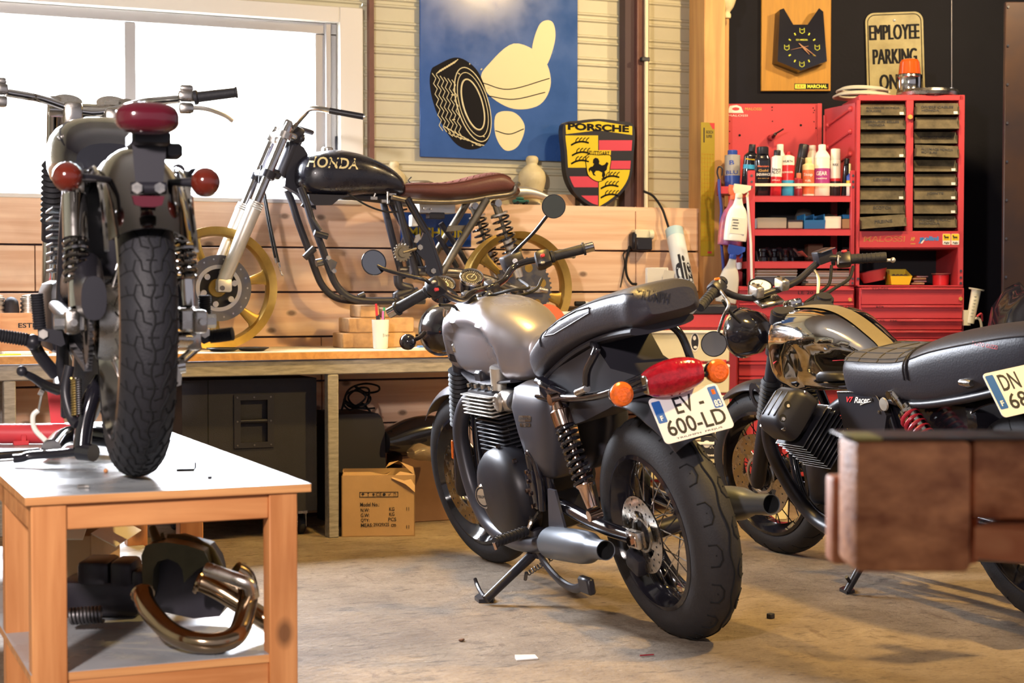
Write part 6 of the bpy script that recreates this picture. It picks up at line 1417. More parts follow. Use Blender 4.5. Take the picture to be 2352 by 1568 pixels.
# --- chest below it
ch=fthing('tool_chest','red drawer chest under the bottle shelves, mostly hidden by the chrome-tank motorcycle','tool chest',1830,D1)
g=MB().m('cab_red'); FB(g,1690,657,1962,1095,D1+.012,.43,.004); fobj(g,'chest_body',ch)
for k in range(7):
    y=662+k*34; g=MB().m('cab_red'); FB(g,1697,y,1960,y+31,D1,.012,.002); g.m('cab_red').bb((fx(1697,D1),D1-.012,fz(y+5,D1)),(fx(1960,D1),D1,fz(y+1,D1)),.001); o=fobj(g,'drawer',ch)
    if k==0:
        g=MB().m('ink'); g.text('LE 20',FF(D1)@T(fx(1850,D1),fz(672,D1),0),.07,.014,.001); fobj(g,'drawer_lettering',o)
        g=MB().m('sticker_gold'); g.M=FF(D1)@T(fx(1952,D1),fz(688,D1),0); g.lathe([(0,.006),(.008,.006),(.009,0)],n=16); g.M=Mx.Identity(4); fobj(g,'lock',o)
for px in (1705,1955):
    g=MB().m('rubber_dark'); d=D1+.06; g.M=T(fx(px,d),d,.05)@RY(90); g.lathe([(0,-.016),(.05,-.016),(.05,.016),(0,.016)],n=20); g.M=Mx.Identity(4); g.m('steel_dark').bb((fx(px,d)-.02,d-.02,.06),(fx(px,d)+.02,d+.04,fz(1095,D1)+.004)); fobj(g,'castor',ch)
# --- bin cabinet
D2=7.60
bc=fthing('bin_cabinet','red metal cabinet with two columns of handwritten clear plastic bins','cabinet',2090,D2)
g=MB().m('cab_red'); FB(g,1970,220,2210,233,D2,.40,.003); FB(g,1966,232,1973,655,D2,.03); FB(g,2199,220,2212,655,D2,.40,.002); FB(g,2079,232,2095,532,D2,.03,.002); FB(g,1970,531,2212,569,D2,.02,.002)
zb=fz(655,D2); g.bb((fx(1970,D2),D2,zb-.006),(fx(2212,D2),D2+.40,zb)); g.bb((fx(1970,D2),D2+.02,fz(569,D2)-.004),(fx(2212,D2),D2+.4,fz(569,D2))); 
g.m('bin_back').bb((fx(1973,D2),D2+.39,zb),(fx(2200,D2),D2+.40,fz(225,D2))); fobj(g,'cabinet_body',bc)
# splayed left side with pressed spanner shapes
g=MB().m('cab_red'); A,B_=V((fx(1971,D2),D2+.10,0)),V((fx(1891,D2+.38),D2+.38,0)); zt,zl=fz(232,D2),fz(447,D2)
sd_=(B_-A).normalized(); sn=V((sd_.y,-sd_.x,0)); sn=sn if sn.y<0 else -sn
def sq(u,z,o=0): return A+(B_-A)*u+V((0,0,z))+sn*o
g.loft([[sq(0,zl),sq(1,zl),sq(1,zt),sq(0,zt)],[sq(0,zl,-.006),sq(1,zl,-.006),sq(1,zt,-.006),sq(0,zt,-.006)]])
for k in range(4):
    z=zt-.06-.105*k; q=[sq(.12,z+.035,.002),sq(.45,z+.01,.003),sq(.85,z-.02,.002)]; g.tube(q,.007,8); 
    for e in (q[0],q[2]): g.ball(e,(.014,.012,.014),10,8)
g.tube([sq(.97,zt-.03,.004),sq(.97,zl+.01,.004)],.006,8); fobj(g,'side_panel',bc)
names={(0,0):'ALLUMAGE HONDA\nBOUGIES',(0,1):'SERRURES SELLES\n  HONDA',(0,5):'LEVIERS',(0,7):'SCOTCH',(0,8):'FREINS',(1,0):'DIVERS CABLES\nHONDA',(1,2):'ALLUMAGE HONDA',(1,3):'ALLUMAGE HONDA\nMOTEURS',(1,6):'JOINTS',(1,8):'PIECES VRAC\nHONDA'}
rnd=random.Random(3)
for c_ in range(2):
    for r_ in range(9):
        x0,x1=((1972,2078),(2096,2197))[c_]; y0=236+r_*32.1; tilt=(-4 if (c_,r_)==(0,8) else 2 if (c_,r_)==(1,3) else 0); out=.03 if (c_,r_) in ((1,0),(1,1),(1,3),(0,8)) else 0
        g=MB().m('bin_plastic'); d=D2+.012-out; xa,xb,za,zz=fx(x0+2,D2),fx(x1-1,D2),fz(y0+30,D2),fz(y0+3,D2)
        Mt=T((xa+xb)/2,d,(za+zz)/2)@RY(tilt); g.M=Mt; w_=(xb-xa)/2; h_=(zz-za)/2
        g.loft([[V((-w_,-.012,-h_)),V((w_,-.012,-h_)),V((w_,.014,h_)),V((-w_,.014,h_))],[V((-w_,-.008,-h_)),V((w_,-.008,-h_)),V((w_,.018,h_)),V((-w_,.018,h_))]])
        g.bb((-w_,-.010,-h_),(w_,.30,-h_+.003)); g.bb((-w_,-.010,-h_),(-w_+.003,.30,h_*.4)); g.bb((w_-.003,-.010,-h_),(w_,.30,h_*.4)); o=fobj(g,'bin',bc)
        if rnd.random()<.75:
            g=MB().m(rnd.choice(['tin_dull','cardboard','paper','steel_dark'])); g.M=Mt; x=rnd.uniform(-.5,.3)*w_; g.box((x,.10,-h_*.3),(w_*rnd.uniform(.4,1),.12,h_*.9),None,.004); fobj(g,'bin_contents',o)
        if (c_,r_) in names:
            g=MB().m('ink'); g.M=Mt; ff=frame((0,.0,0),(1,0,0),(0,.026,2*h_)); n_=names[(c_,r_)]; g.text(n_,ff,w_*(1.5 if len(n_)>8 else .8),(.030 if '\n' in n_ else .016),.0015,bold=.02,shear=.1); fobj(g,'handwriting',o)
        if (c_,r_) in ((0,0),(0,3),(0,6),(1,4),(1,5),(1,6),(1,7),(1,0)):
            g=MB().m('sticker_white'); g.M=Mt; g.box((w_*.82,-.011,-h_*.7),(.018,.003,.012)); fobj(g,'price_tag',o)
g=MB().m('sticker_gold'); g.M=FF(D2)@T(fx(2086,D2),fz(271,D2),0); g.lathe([(0,.018),(.010,.017),(.012,.01),(.010,0)],n=18); g.M=Mx.Identity(4); fobj(g,'lock',bc)
g=MB().m('sticker_gold'); ff=lambda px,py: FF(D2)@T(fx(px,D2),fz(py,D2),0)
g.text('MALOSSI',ff(2030,549),.19,.024,.0008,bold=.012,shear=.1); g.m('cab_red').text('MALOSSI',ff(2030,549),.186,.019,.0012,bold=-.012,shear=.1); g.m('sticker_gold'); g.text('AP',ff(2095,549),.020,.018,.0012,bold=.04); g.bb((fx(2090,D2),D2-.001,fz(561,D2)),(fx(2101,D2),D2,fz(559,D2)))
g.m('sticker_blue'); g.text('polini',ff(2133,549),.086,.026,.0012,bold=.05); g.prism(FP([(2108,559),(2118,545),(2121,545),(2112,559)],D2),FF(D2),.0012); g.m('sticker_white').prism(FP([(2113,559),(2122,547),(2125,547),(2117,559)],D2),FF(D2),.0012)
for px in (2172.5,2192.5):
    g.m('sticker_white'); g.prism(rrect(.036,.050,.004,3,fx(px,D2),fz(549.5,D2)),FF(D2),.0010); g.m('sticker_yellow'); g.prism(rrect(.034,.030,.002,2,fx(px,D2),fz(545,D2)),FF(D2),.0014,.001); g.m('ink'); g.box((fx(px,D2),D2-.0016,fz(545,D2)),(.020,.0006,.006)); 
    for dx in (-.008,-.003,.003,.008): g.box((fx(px,D2)+dx,D2-.0016,fz(547.5,D2)),(.002,.0006,.010))
    g.box((fx(px,D2)-.009,D2-.0016,fz(542,D2)),(.006,.0006,.006)); g.text('Agip',ff(px,558),.026,.011,.0016,bold=.03)
fobj(g,'stickers',bc)
g=MB().m('steel_dark'); 
for px,ys in ((1970,(602,640)),(2206,(622,637,650))):
    for y in ys: g.bolt((fx(px,D2),D2,fz(y,D2)),(0,-1,0),.006,.004)
fobj(g,'bolts',bc)
c2=fthing('drawer_chest','red drawer chest under the bin cabinet, behind the black motorcycle seat','tool chest',2095,D2)
g=MB().m('cab_red'); FB(g,1974,660,2214,1085,D2-.0,.42,.004); fobj(g,'chest_body',c2)
for k,(y0,y1,tx) in enumerate(((660,699,'ETAGES'),(701,731,'BTR'),(733,757,'VIS CLES   M6'),(759,777,''),(779,800,''),(802,860,''))):
    g=MB().m('cab_red'); d=D2-.014; FB(g,1978,y0,2210,y1,d,.014,.002); g.bb((fx(1978,d),d-.012,fz(y0+5,d)),(fx(2210,d),d,fz(y0+1,d)),.001); o=fobj(g,'drawer',c2)
    if tx: g=MB().m('ink'); g.text(tx,FF(d-.0125)@T(fx(2020,d),fz(y0+3,d),0),.012*len(tx),.008,.0006); fobj(g,'drawer_lettering',o)
    if k==0: g=MB().m('sticker_gold'); g.M=FF(d)@T(fx(2206,d),fz(686,d),0); g.lathe([(0,.006),(.008,.006),(.009,0)],n=16); g.M=Mx.Identity(4); fobj(g,'lock',o)
for px in (1990,2198):
    g=MB().m('rubber_dark'); d=D2+.06; g.M=T(fx(px,d),d,.05)@RY(90); g.lathe([(0,-.016),(.05,-.016),(.05,.016),(0,.016)],n=20); g.M=Mx.Identity(4); g.m('steel_dark').bb((fx(px,d)-.02,d-.02,.06),(fx(px,d)+.02,d+.04,fz(1085,D2)+.004)); fobj(g,'castor',c2)
# --- cream drawer cart with stickers
D3=7.25
ct=fthing('tool_cart','red tool cart with cream drawer fronts and stickers behind the number plate EV-600-LD','tool cart',1590,D3)
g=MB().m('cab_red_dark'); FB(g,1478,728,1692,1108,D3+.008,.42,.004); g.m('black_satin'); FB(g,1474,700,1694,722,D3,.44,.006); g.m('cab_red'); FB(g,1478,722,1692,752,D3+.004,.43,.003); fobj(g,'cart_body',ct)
for y0,y1 in ((758,830),(836,902),(908,1012),(1014,1102)):
    g=MB().m('drawer_cream'); FB(g,1484,y0,1676,y1,D3-.004,.014,.004); g.m('white_paint'); g.bb((fx(1484,D3),D3-.016,fz(y0+7,D3)),(fx(1676,D3),D3-.004,fz(y0+1,D3)),.002); fobj(g,'drawer',ct)
F3=lambda px,py: FF(D3-.005)@T(fx(px,D3),fz(py,D3),0)
g=MB().m('ink'); g.prism(rrect(.094,.098,.003,2),F3(1635,1028),.0010); g.prism(ell(.028,.024,28),F3(1643,1075),.001); g.prism(ell(.016,.036,24),F3(1596,785),.0012)
g.m('sticker_white'); g.prism(ell(.016,.016,24),F3(1624,1020),.0016,.001); g.text('SCAR',F3(1644,1022),.050,.030,.0016,bold=-.01); g.text('BY',F3(1646,1034),.012,.008,.0016); g.text('alpinestars',F3(1635,1046),.086,.015,.0016,bold=.03); g.text('Motors',F3(1643,1070),.036,.011,.0016,shear=.3,bold=.02); g.text('& Soul',F3(1644,1080),.034,.011,.0016,shear=.3,bold=.02)
g.prism(ell(.020,.042,24),F3(1596,785),.0008); g.prism(ell(.007,.010,14),F3(1595,776),.0018,.001); g.prism(ell(.008,.006,14),F3(1597,797),.0018,.001)
g.m('logo_red'); g.text('YOSS',F3(1596,834),.085,.022,.0036,bold=.03,shear=.3); g.prism(rrect(.05,.024,.002,2),F3(1655,832),.0036)
fobj(g,'stickers',ct)
for px in (1490,1665):
    g=MB().m('rubber_dark'); d=D3+.05; g.M=T(fx(px,d),d,.055)@RY(90); g.lathe([(0,-.014),(.055,-.014),(.055,.014),(0,.014)],n=20); g.M=Mx.Identity(4); g.m('sticker_gold').bb((fx(px,d)-.018,d-.02,.07),(fx(px,d)+.018,d+.04,fz(1108,D3)+.004)); fobj(g,'castor',ct)
# --- bottles, kept just clear of one another
def bottle(name,label,px,base,top,wpx,d,bands,neck=.5,sh_=.75,capc='black_satin',cap=.12,lean=0,sq_=False,letter=(),grp='bottles and cans on the top shelf',dome=False,ribs=False):
    zb=(fz(450,D1)+.001 if abs(base-447)<1 else fz(base,d)); Ht=(base-top)/F*d; r_=wpx/2/F*d; x=fx(px,d)
    M=FM@T(x,d,zb)@RY(lean); u=thing(name,label,'bottle',FM@T(x,d,zb+abs(sin(R(lean)))*r_)@RY(lean),grp)
    g=MB(); e=3.0 if sq_ else 2.0; n=28
    def ringz(z,k): return sring((0,0,z),(1,0,0),(0,1,0),r_*k,r_*k*(.62 if sq_ else 1),e,n)
    prof=[(0,.96),(.015,1.0)]
    for z0,mtl in bands: prof.append((z0,1.0,mtl))
    hb=sh_; nk=1-cap
    zs=[0,.015]+[b_[0] for b_ in bands[1:]]+[hb]
    k=0
    for (z0,mtl),z1 in zip(bands,[b_[0] for b_ in bands[1:]]+[hb]):
        g.m(mtl); L_=[ringz(z0*Ht,1),ringz(z1*Ht,1)] if z0>0 else [ringz(0,.94),ringz(.012*Ht,1),ringz(z1*Ht,1)]
        if ribs and z0>0: L_=[ringz((z0+(z1-z0)*t/8)*Ht,1-(.03 if t%2 else 0)) for t in range(9)]
        g.loft(L_,caps=(z0==0))
    g.m(bands[-1][1])
    L_=[ringz((hb+(nk-hb)*t/6)*Ht, (neck+(1-neck)*(cos(pi/2*t/6) if dome else (1+cos(pi*t/6))/2))) for t in range(7)]; g.loft(L_); body=g.obj('bottle_body',u)
    g=MB().m(capc); rc_=r_*neck*1.02; g.lathe([(rc_*.96,(nk-.01)*Ht),(rc_,(nk)*Ht),(rc_,.985*Ht),(rc_*.9,Ht),(0,Ht)],n=24); g.obj('cap',u)
    if letter:
        g=MB()
        for t,zc,w_,h_,mtl in letter:
            s=MB(); s.text(t,Mx.Identity(4),w_*r_*2,h_*Ht,bold=.02)
            g.m(mtl); q0=-pi/2-.22
            if sq_: g.add([(p.x,-r_*.62-.0012+.0*p.x,zc*Ht+p.y) for p in s.v],s.f)
            else: g.add([(cos(q0+p.x/r_)*(r_+.0008),sin(q0+p.x/r_)*(r_+.0008),zc*Ht+p.y) for p in s.v],s.f)
        g.obj('label_print',u)
    return u
mat('bottle_red','c82c34',.3); mat('bottle_white','ece8dc',.35); mat('bottle_blue','2f4fa8',.35); mat('bottle_grey','a8a6a0',.4); mat('label_cyan','40a8d8',.4); mat('label_purple','a84088',.4); mat('label_cream','e4d49a',.45); mat('label_orange','e07048',.45); mat('label_dark','2a2226',.35); mat('bottle_smoke','3a3228',.15,trans=.2)
db_=D1+.10
bottle('aerosol_can','grey and blue can with blue cap on the side tray of the red shelves',1681,432,346,36,D1+.22,[(0,'bottle_blue'),(.32,'bottle_grey')],.62,.86,'bottle_blue',.12,letter=(('BLU',.40,.8,.10,'bottle_blue'),('B',.66,.3,.12,'bottle_blue')))
bottle('polish_bottle','leaning black polish bottle with cyan label, first on the left of the shelf',1718,432,334,34,D1+.20,[(0,'black_gloss'),(.42,'label_cyan'),(.52,'black_gloss')],.45,.72,'black_satin',.16,5,True,(('Meguiars',.64,.8,.05,'sticker_yellow'),))
bottle('wax_bottle','black wax bottle with gold and white ENDURANCE lettering',1750,447,333,37,db_,[(0,'black_gloss')],.72,.72,'black_satin',.14,0,True,(('ENDURANCE',.44,.85,.05,'sticker_white'),('Gold',.52,.6,.05,'sticker_gold'),('Meguiars',.60,.7,.05,'label_orange'),('tire care gel',.36,.7,.025,'sticker_gold')))
bottle('aerosol_can','white and red starter spray can with black cap',1780,447,342,25,db_-.03,[(0,'bottle_red'),(.42,'bottle_white')],.62,.84,'black_satin',.12,2,False,(('Start',.58,.9,.06,'ink'),('PILOT',.51,.9,.06,'ink'),('SPRAY',.34,.8,.03,'sticker_white')))
bottle('oil_bottle','white plastic bottle with white cap behind the starter spray can',1790,447,323,28,db_+.16,[(0,'bottle_white')],.55,.72,'bottle_white',.11)
bottle('aerosol_can','white, red and blue workshop spray can with red nozzle',1808,447,345,30,db_-.01,[(0,'label_cyan'),(.36,'bottle_red'),(.70,'bottle_white')],.34,.88,'bottle_red',.07,0,False,(('WURTH',.78,.8,.05,'ink'),('REINIGER',.54,.9,.04,'sticker_white')),dome=True)
bottle('aerosol_can','leaning smoke-dark spray can with tall black cap',1826,447,325,24,db_+.10,[(0,'bottle_red'),(.35,'bottle_smoke')],.95,.72,'black_satin',.26,9)
bottle('small_bottle','small dark red bottle with pink cap in front of the leaning dark can',1833,447,394,17,db_-.035,[(0,'red_dark')],.62,.72,'label_orange',.22,0,False,(('max',.42,.9,.18,'sticker_white'),))
bottle('aerosol_can','cream and orange can with cream cap beside the ribbed white bottle',1855,447,358,27,db_-.01,[(0,'bottle_white'),(.06,'label_orange'),(.68,'label_cream')],.55,.80,'label_cream',.14,0,False,(('Stop',.55,.8,.10,'sticker_white'),('FUEL',.40,.5,.05,'sticker_white')))
bottle('oil_bottle','tall white bottle with round shoulders behind the cream can',1864,447,324,34,db_+.21,[(0,'bottle_white')],.46,.62,'bottle_white',.10,0,dome=True)
bottle('oil_bottle','ribbed white bottle with purple label and white cap',1886,447,328,37,db_,[(0,'bottle_white'),(.20,'label_purple'),(.54,'bottle_white')],.46,.74,'bottle_white',.11,0,False,(('GEAR',.44,.7,.08,'sticker_white'),('racing',.34,.7,.04,'sticker_white')),dome=True,ribs=True)
bottle('aerosol_can','white spray can with black and red lower label and white cap',1917,447,338,23,db_-.01,[(0,'label_dark'),(.32,'bottle_red'),(.38,'bottle_white')],.93,.74,'bottle_white',.24,0,False,(('WAX',.66,.6,.06,'ink'),('FINISH',.22,.8,.05,'sticker_white')))
bottle('silicone_tube','black tube with pierced hanging end beside the pointed white glue bottle',1937,447,360,14,db_+.0,[(0,'black_gloss')],.85,.80,'black_satin',.14,4,True)
bottle('glue_bottle','white glue bottle with pointed nozzle and blue and yellow bands',1950,447,372,16,db_-.03,[(0,'bottle_white'),(.30,'sticker_yellow'),(.48,'bottle_blue')],.30,.60,'label_cream',.30,0,False)
# --- spray bottles hanging left of the shelves
def spray(label,px,top,base,wpx,d,bm_,hm,M0=None,lean=0,nozz=1,lab=None):
    Ht=(base-top)/F*d; r_=wpx/2/F*d; M=FM@T(fx(px,d),d,fz(base,d))@RY(lean); u=thing('spray_bottle',label,'spray bottle',M,'spray bottles hanging by the shelves')
    g=MB().m(bm_); rg=[sring((0,0,z*Ht),(1,0,0),(0,1,0),r_*k,r_*.62*k,2.6,28) for z,k in ((0,.9),(.02,1.0),(.25,1.0),(.42,.92),(.55,.72),(.62,.48),(.70,.36),(.76,.30))]
    cols=[spl([q[k] for q in rg],4) for k in range(28)]; g.loft([[cols[k][i] for k in range(28)] for i in range(len(cols[0]))]); g.obj('bottle_body',u)
    g=MB().m(hm); g.lathe([(.016,.75*Ht),(.017,.76*Ht),(.017,.82*Ht),(.012,.84*Ht)],n=20)
    g.loft([[V((x,y,z*Ht)) for x,y,z in q] for q in ([(-.020,-.012,.83),(.022,-.012,.83),(.022,.012,.83),(-.020,.012,.83)],[(-.028,-.014,.90),(.05*nozz,-.012,.91),(.05*nozz,.012,.91),(-.028,.014,.90)],[(-.026,-.012,.99),(.05*nozz,-.009,.98),(.05*nozz,.009,.98),(-.026,.012,.99)])])
    g.tube(spl([V((.03*nozz,0,.90*Ht)),V((.040*nozz,0,.84*Ht)),V((.034*nozz,0,.78*Ht))],4),.0045,8); g.obj('spray_head',u)
    if lab:
        g=MB().m(lab); g.M=Mx.Identity(4); y=-r_*.62; q=[V((-r_*.62,y*.98-.002,.12*Ht)),V((r_*.72,y*.98-.002,.12*Ht)),V((r_*.62,y*.95-.002,.40*Ht)),V((-r_*.5,y*.95-.002,.40*Ht))]
        g.add(q+[p+V((0,.004,0)) for p in q],[(0,1,2,3),(7,6,5,4),(0,4,5,1),(1,5,6,2),(2,6,7,3),(3,7,4,0)]); g.m('ink')
        for k in range(4): g.box((-.010+.004*(k%2),y*.97-.0035,(.36-.05*k)*Ht),(.026,.001,.003))
        g.obj('label',u)
    return u
mat('spray_clear','dcd8cc',.3,trans=.15); mat('spray_purple','5a3a9a',.35,var=.5,vs=6,col2='e07a50')
mat('label_paper','e6e2cc',.5)
spray('white trigger spray bottle with paper label hanging in front of the orange one',1687,422,553,52,D1-.10,'bottle_white','cream_plastic',lean=5,lab='label_paper')
spray('purple and orange trigger spray bottle hanging behind the white one',1674,424,563,54,D1+.06,'spray_purple','label_orange',lean=5,nozz=1)
spray('pale translucent spray bottle with blue neck hanging lowest beside the red shelves',1666,560,694,48,D1-.02,'spray_clear','bottle_blue',lean=9)
g=MB().m('white_plastic'); d=D1-.03; g.tube([(fx(1715,d),d,fz(448,d)),(fx(1724,d),d,fz(560,d)),(fx(1727,d),d,fz(672,d))],.006,8); fsolo(g,'white_rod','thin white rod standing along the left upright of the shelves','rod')
mat('bungee_blue','3a4a9a',.5)
g=MB().m('bungee_blue'); d=D1+.10; g.tube(spl([(fx(a,d),d,fz(b_,d)) for a,b_ in ((1650,412),(1651,440),(1656,480),(1654,530),(1660,600),(1662,650))],6),.007,8); g.m('black_satin'); g.tube(spl([(fx(a,d),d,fz(b_,d)) for a,b_ in ((1650,412),(1646,396),(1650,384),(1658,388),(1657,404))],6),.004,8); fsolo(g,'bungee_cord','blue bungee cord with black hook hanging beside the timber post','cord')
# --- second, third, fourth shelf contents
mat('clear_box','b8b4a4',.2,trans=.3); mat('bin_blue','2f88c8',.4); mat('glass_clear','d8d8d0',.05,trans=.8)
def fbox(name,label,cat,px0,py0,px1,py1,d,dep,ml,grp=None,bev=.003,extra=None):
    g=MB().m(ml); FB(g,px0,py0,px1,py1,d,dep,bev)
    if extra: extra(g,d)
    return fsolo(g,name,label,cat,grp)
s2=D1+.06
fbox('parts_case','long clear plastic parts case on the second shelf, on its left','case',1738,500,1806,525,s2,.25,'clear_box')
fbox('parts_case','smaller clear plastic case with dark lid next to the blue bin','case',1809,507,1843,525,s2,.2,'clear_box',None,.003,lambda g,d:(g.m('black_satin'),FB(g,1809,505,1843,509,d-.002,.2)))
u=fthing('storage_bin','bright blue plastic storage bin on the second shelf','bin',1870,s2); g=MB().m('bin_blue'); zf=fz(525.5,s2); a,b_=fx(1846,s2),fx(1893,s2); zt_=fz(492,s2)
g.bb((a,s2,zf),(b_,s2+.2,zf+.004)); g.bb((a,s2,zf),(a+.004,s2+.2,zt_)); g.bb((b_-.004,s2,zf),(b_,s2+.2,zt_)); g.bb((a,s2+.196,zf),(b_,s2+.2,zt_)); g.loft([[V((a,s2-.0,zf)),V((b_,s2,zf)),V((b_,s2-.02,zf+.04)),V((a,s2-.02,zf+.04))],[V((a,s2+.004,zf)),V((b_,s2+.004,zf)),V((b_,s2-.016,zf+.04)),V((a,s2-.016,zf+.04))]]); m_=(a+b_)/2; g.bb((m_-.002,s2+.02,zf),(m_+.002,s2+.2,zt_)); fobj(g,'bin_body',u)
fbox('white_carton','plain cream carton on the second shelf beside the blue bin','box',1894,497,1931,525.5,s2-.01,.16,'paper')
fbox('brown_carton','printed brown carton at the right end of the second shelf','box',1933,503,1956,525.5,s2,.16,'cardboard')
fbox('blue_box','small blue box on top of the brown carton on the second shelf','box',1934,493,1956,502.6,s2+.01,.12,'bin_blue')
def dome(px,py,r_,d,label):
    g=MB().m('glass_clear'); g.ball((fx(px,d),d,fz(py,d)),(r_,r_,r_*.95),24,14); fsolo(g,'glass_jar',label,'jar')
z2=fz(526,D1)+.001
g=MB().m('glass_clear'); g.lathe([(0,0),(.030,0),(.040,.03),(.044,.07),(.030,.105),(0,.112)],T(fx(1845,s2+.3),s2+.3,z2),24); fsolo(g,'glass_jar','round glass jar at the back of the second shelf','jar')
g=MB().m('tin_dull'); g.lathe([(0,0),(.06,0),(.058,.05),(.03,.078),(0,.085)],T(fx(1902,s2+.28),s2+.28,z2),24); fsolo(g,'metal_dome','dark domed metal part at the back of the second shelf','part')
z3=fz(600,D1)+.001
rnd=random.Random(5)
for i,(px,r_,lab) in enumerate(((1752,.022,'greasy black lever assembly on the third shelf, at its left end'),(1776,.030,'greasy black round hub on the third shelf beside the lever assembly'),(1803,.018,'dark carburettor piece in the middle of the third shelf'),(1819,.011,'small dark metal fitting on the third shelf beside the crumpled paper'))):
    d=s2+.10+.04*(i%2); g=MB().m('black_gloss'); x=fx(px,d); g.M=T(x,d,z3)
    g.lathe([(0,0),(r_,0),(r_,.02),(r_*.6,.025),(r_*.6,.045),(r_*.8,.05),(r_*.8,.06),(0,.065)],n=20); g.tube(spl([V((0,0,.05)),V((r_,-.01,.06)),V((r_*1.6,-.02,.03))],4),.008,8); g.tube([V((-r_,0,.01)),V((-r_*1.3,.01,.05))],.007,8); g.M=Mx.Identity(4); fsolo(g,'engine_part',lab,'engine part','greasy parts on the third shelf')
g=MB().m('paper'); d=s2; vs=[]; 
for i in range(5):
    for j in range(3): vs.append((fx(1822+13*i,d+.1),d+.02+.05*j,z3+.004+.006+.05*(1-i/4)*(.6+.4*sin(i*2+j))+.004))
g.add(vs,[(i*3+j,(i+1)*3+j,(i+1)*3+j+1,i*3+j+1) for i in range(4) for j in range(2)]); fsolo(g,'crumpled_paper','crumpled sheet of paper on the third shelf','paper')
fbox('brown_box','dusty brown box at the back of the third shelf','box',1855,560,1890,599,s2+.25,.1,'cardboard_dark')
zf4=fz(655,D1)
for i in range(6):
    y=617+i*3.2; g=MB().m('paper' if i%2 else 'cardboard'); d=s2+.004*(i%3); g.box(((fx(1735,d)+fx(1832,d))/2,d+.12,fz(y+1.6,d)),(fx(1832,d)-fx(1735,d)-.008*(i%3),.24,.0052),(0,0,(-2,1,2,-1,0,1)[i])); fsolo(g,'magazine','thin worn magazine in the pile above the grey box file' ,'magazine','magazines over the grey box file')
fbox('box_file','grey box file under the magazines on the bottom shelf','box file',1736,636,1831,655,s2,.24,'steel_dark')
for i in range(7):
    y=621+i*4.9; g=MB().m('paper' if i%3 else 'cardboard'); d=s2+.004*(i%3); g.box(((fx(1850,d)+fx(1954,d))/2,d+.12,fz(y+2.3,d)),(fx(1954,d)-fx(1850,d)-.010*(i%3),.24,.0085),(0,0,(1,-2,0,2,-1,1,0)[i])); fsolo(g,'manual','worn paper manual in the tall pile at the right of the bottom shelf','manual','manuals on the bottom shelf')
# --- open bay of the bin cabinet
zb+=.001
mat('tray_red','b04448',.45)
u=fthing('parts_tray','tilted dull red oval tray with loose fittings in the open bay','tray',2010,D2+.08,zb); g=MB().m('tray_red'); d=D2+.12; g.M=T(fx(2007,d),d,zb+.018)@RY(-12)@SCL(.92,.92,1); g.lathe([(0,0),(.055,0),(.075,.05),(.071,.05),(.052,.006),(0,.006)],SCL(1,1,1),28); g.M=Mx.Identity(4); fobj(g,'tray_body',u)
g=MB().m('alu_light'); 
for k in range(7): g.ball((fx(2010,d)+rnd.uniform(-.035,.035),d+rnd.uniform(-.035,.03),zb+.036),(.012,.010,.009),8,6)
fobj(g,'loose_fittings',u)
u=fthing('yellow_bin','yellow plastic stacking bin with small parts in the open bay','bin',2068,D2+.06,zb); g=MB().m('yellow_plastic'); d=D2+.06; a,b_=fx(2044,d),fx(2094,d)
g.loft([[V((a+.006,d,zb+.002)),V((b_-.012,d,zb+.002)),V((b_-.012,d+.12,zb+.002)),V((a+.006,d+.12,zb+.002))],[V((a,d-.006,zb+.042)),V((b_,d-.006,zb+.042)),V((b_,d+.124,zb+.075)),V((a,d+.124,zb+.075))]],caps=False); g.loft([[V((a+.006,d,zb+.002)),V((b_-.012,d,zb+.002)),V((b_-.012,d+.12,zb+.002)),V((a+.006,d+.12,zb+.002))],[V((a+.006,d,zb+.006)),V((b_-.012,d,zb+.006)),V((b_-.012,d+.12,zb+.006)),V((a+.006,d+.12,zb+.006))]]); fobj(g,'bin_body',u)
g=MB().m('glass_clear'); 
for k in range(4): g.ball((a+.03+.018*k,d+.06,zb+.03),(.014,.02,.022),10,8)
fobj(g,'bagged_parts',u)
for i in range(4):
    g=MB().m('copper_chrome' if i%2 else 'cardboard'); d=D2+.08; g.box((fx(2112,d)+.006*(i%2),d+.05,zb+.007+.011*i),(.062,.08,.009),(0,0,8*i-10),.003); fsolo(g,'spark_plug_pack','small foil pack in the stack between the yellow bin and the red pot','pack','foil packs in the open bay')
u=fthing('red_pot','round red plastic pot with torn foil lid in the open bay','pot',2160,D2+.08,zb); d=D2+.11; g=MB().m('bottle_red'); g.lathe([(0,0),(.036,0),(.038,.048),(.034,.048),(.033,.004),(0,.004)],T(fx(2160,d),d,zb),28); fobj(g,'pot_body',u)
g=MB().m('alu_light'); g.lathe([(0,.050),(.043,.051),(.045,.054),(.043,.055),(0,.053)],T(fx(2160,d),d,zb),18); fobj(g,'foil_lid',u)
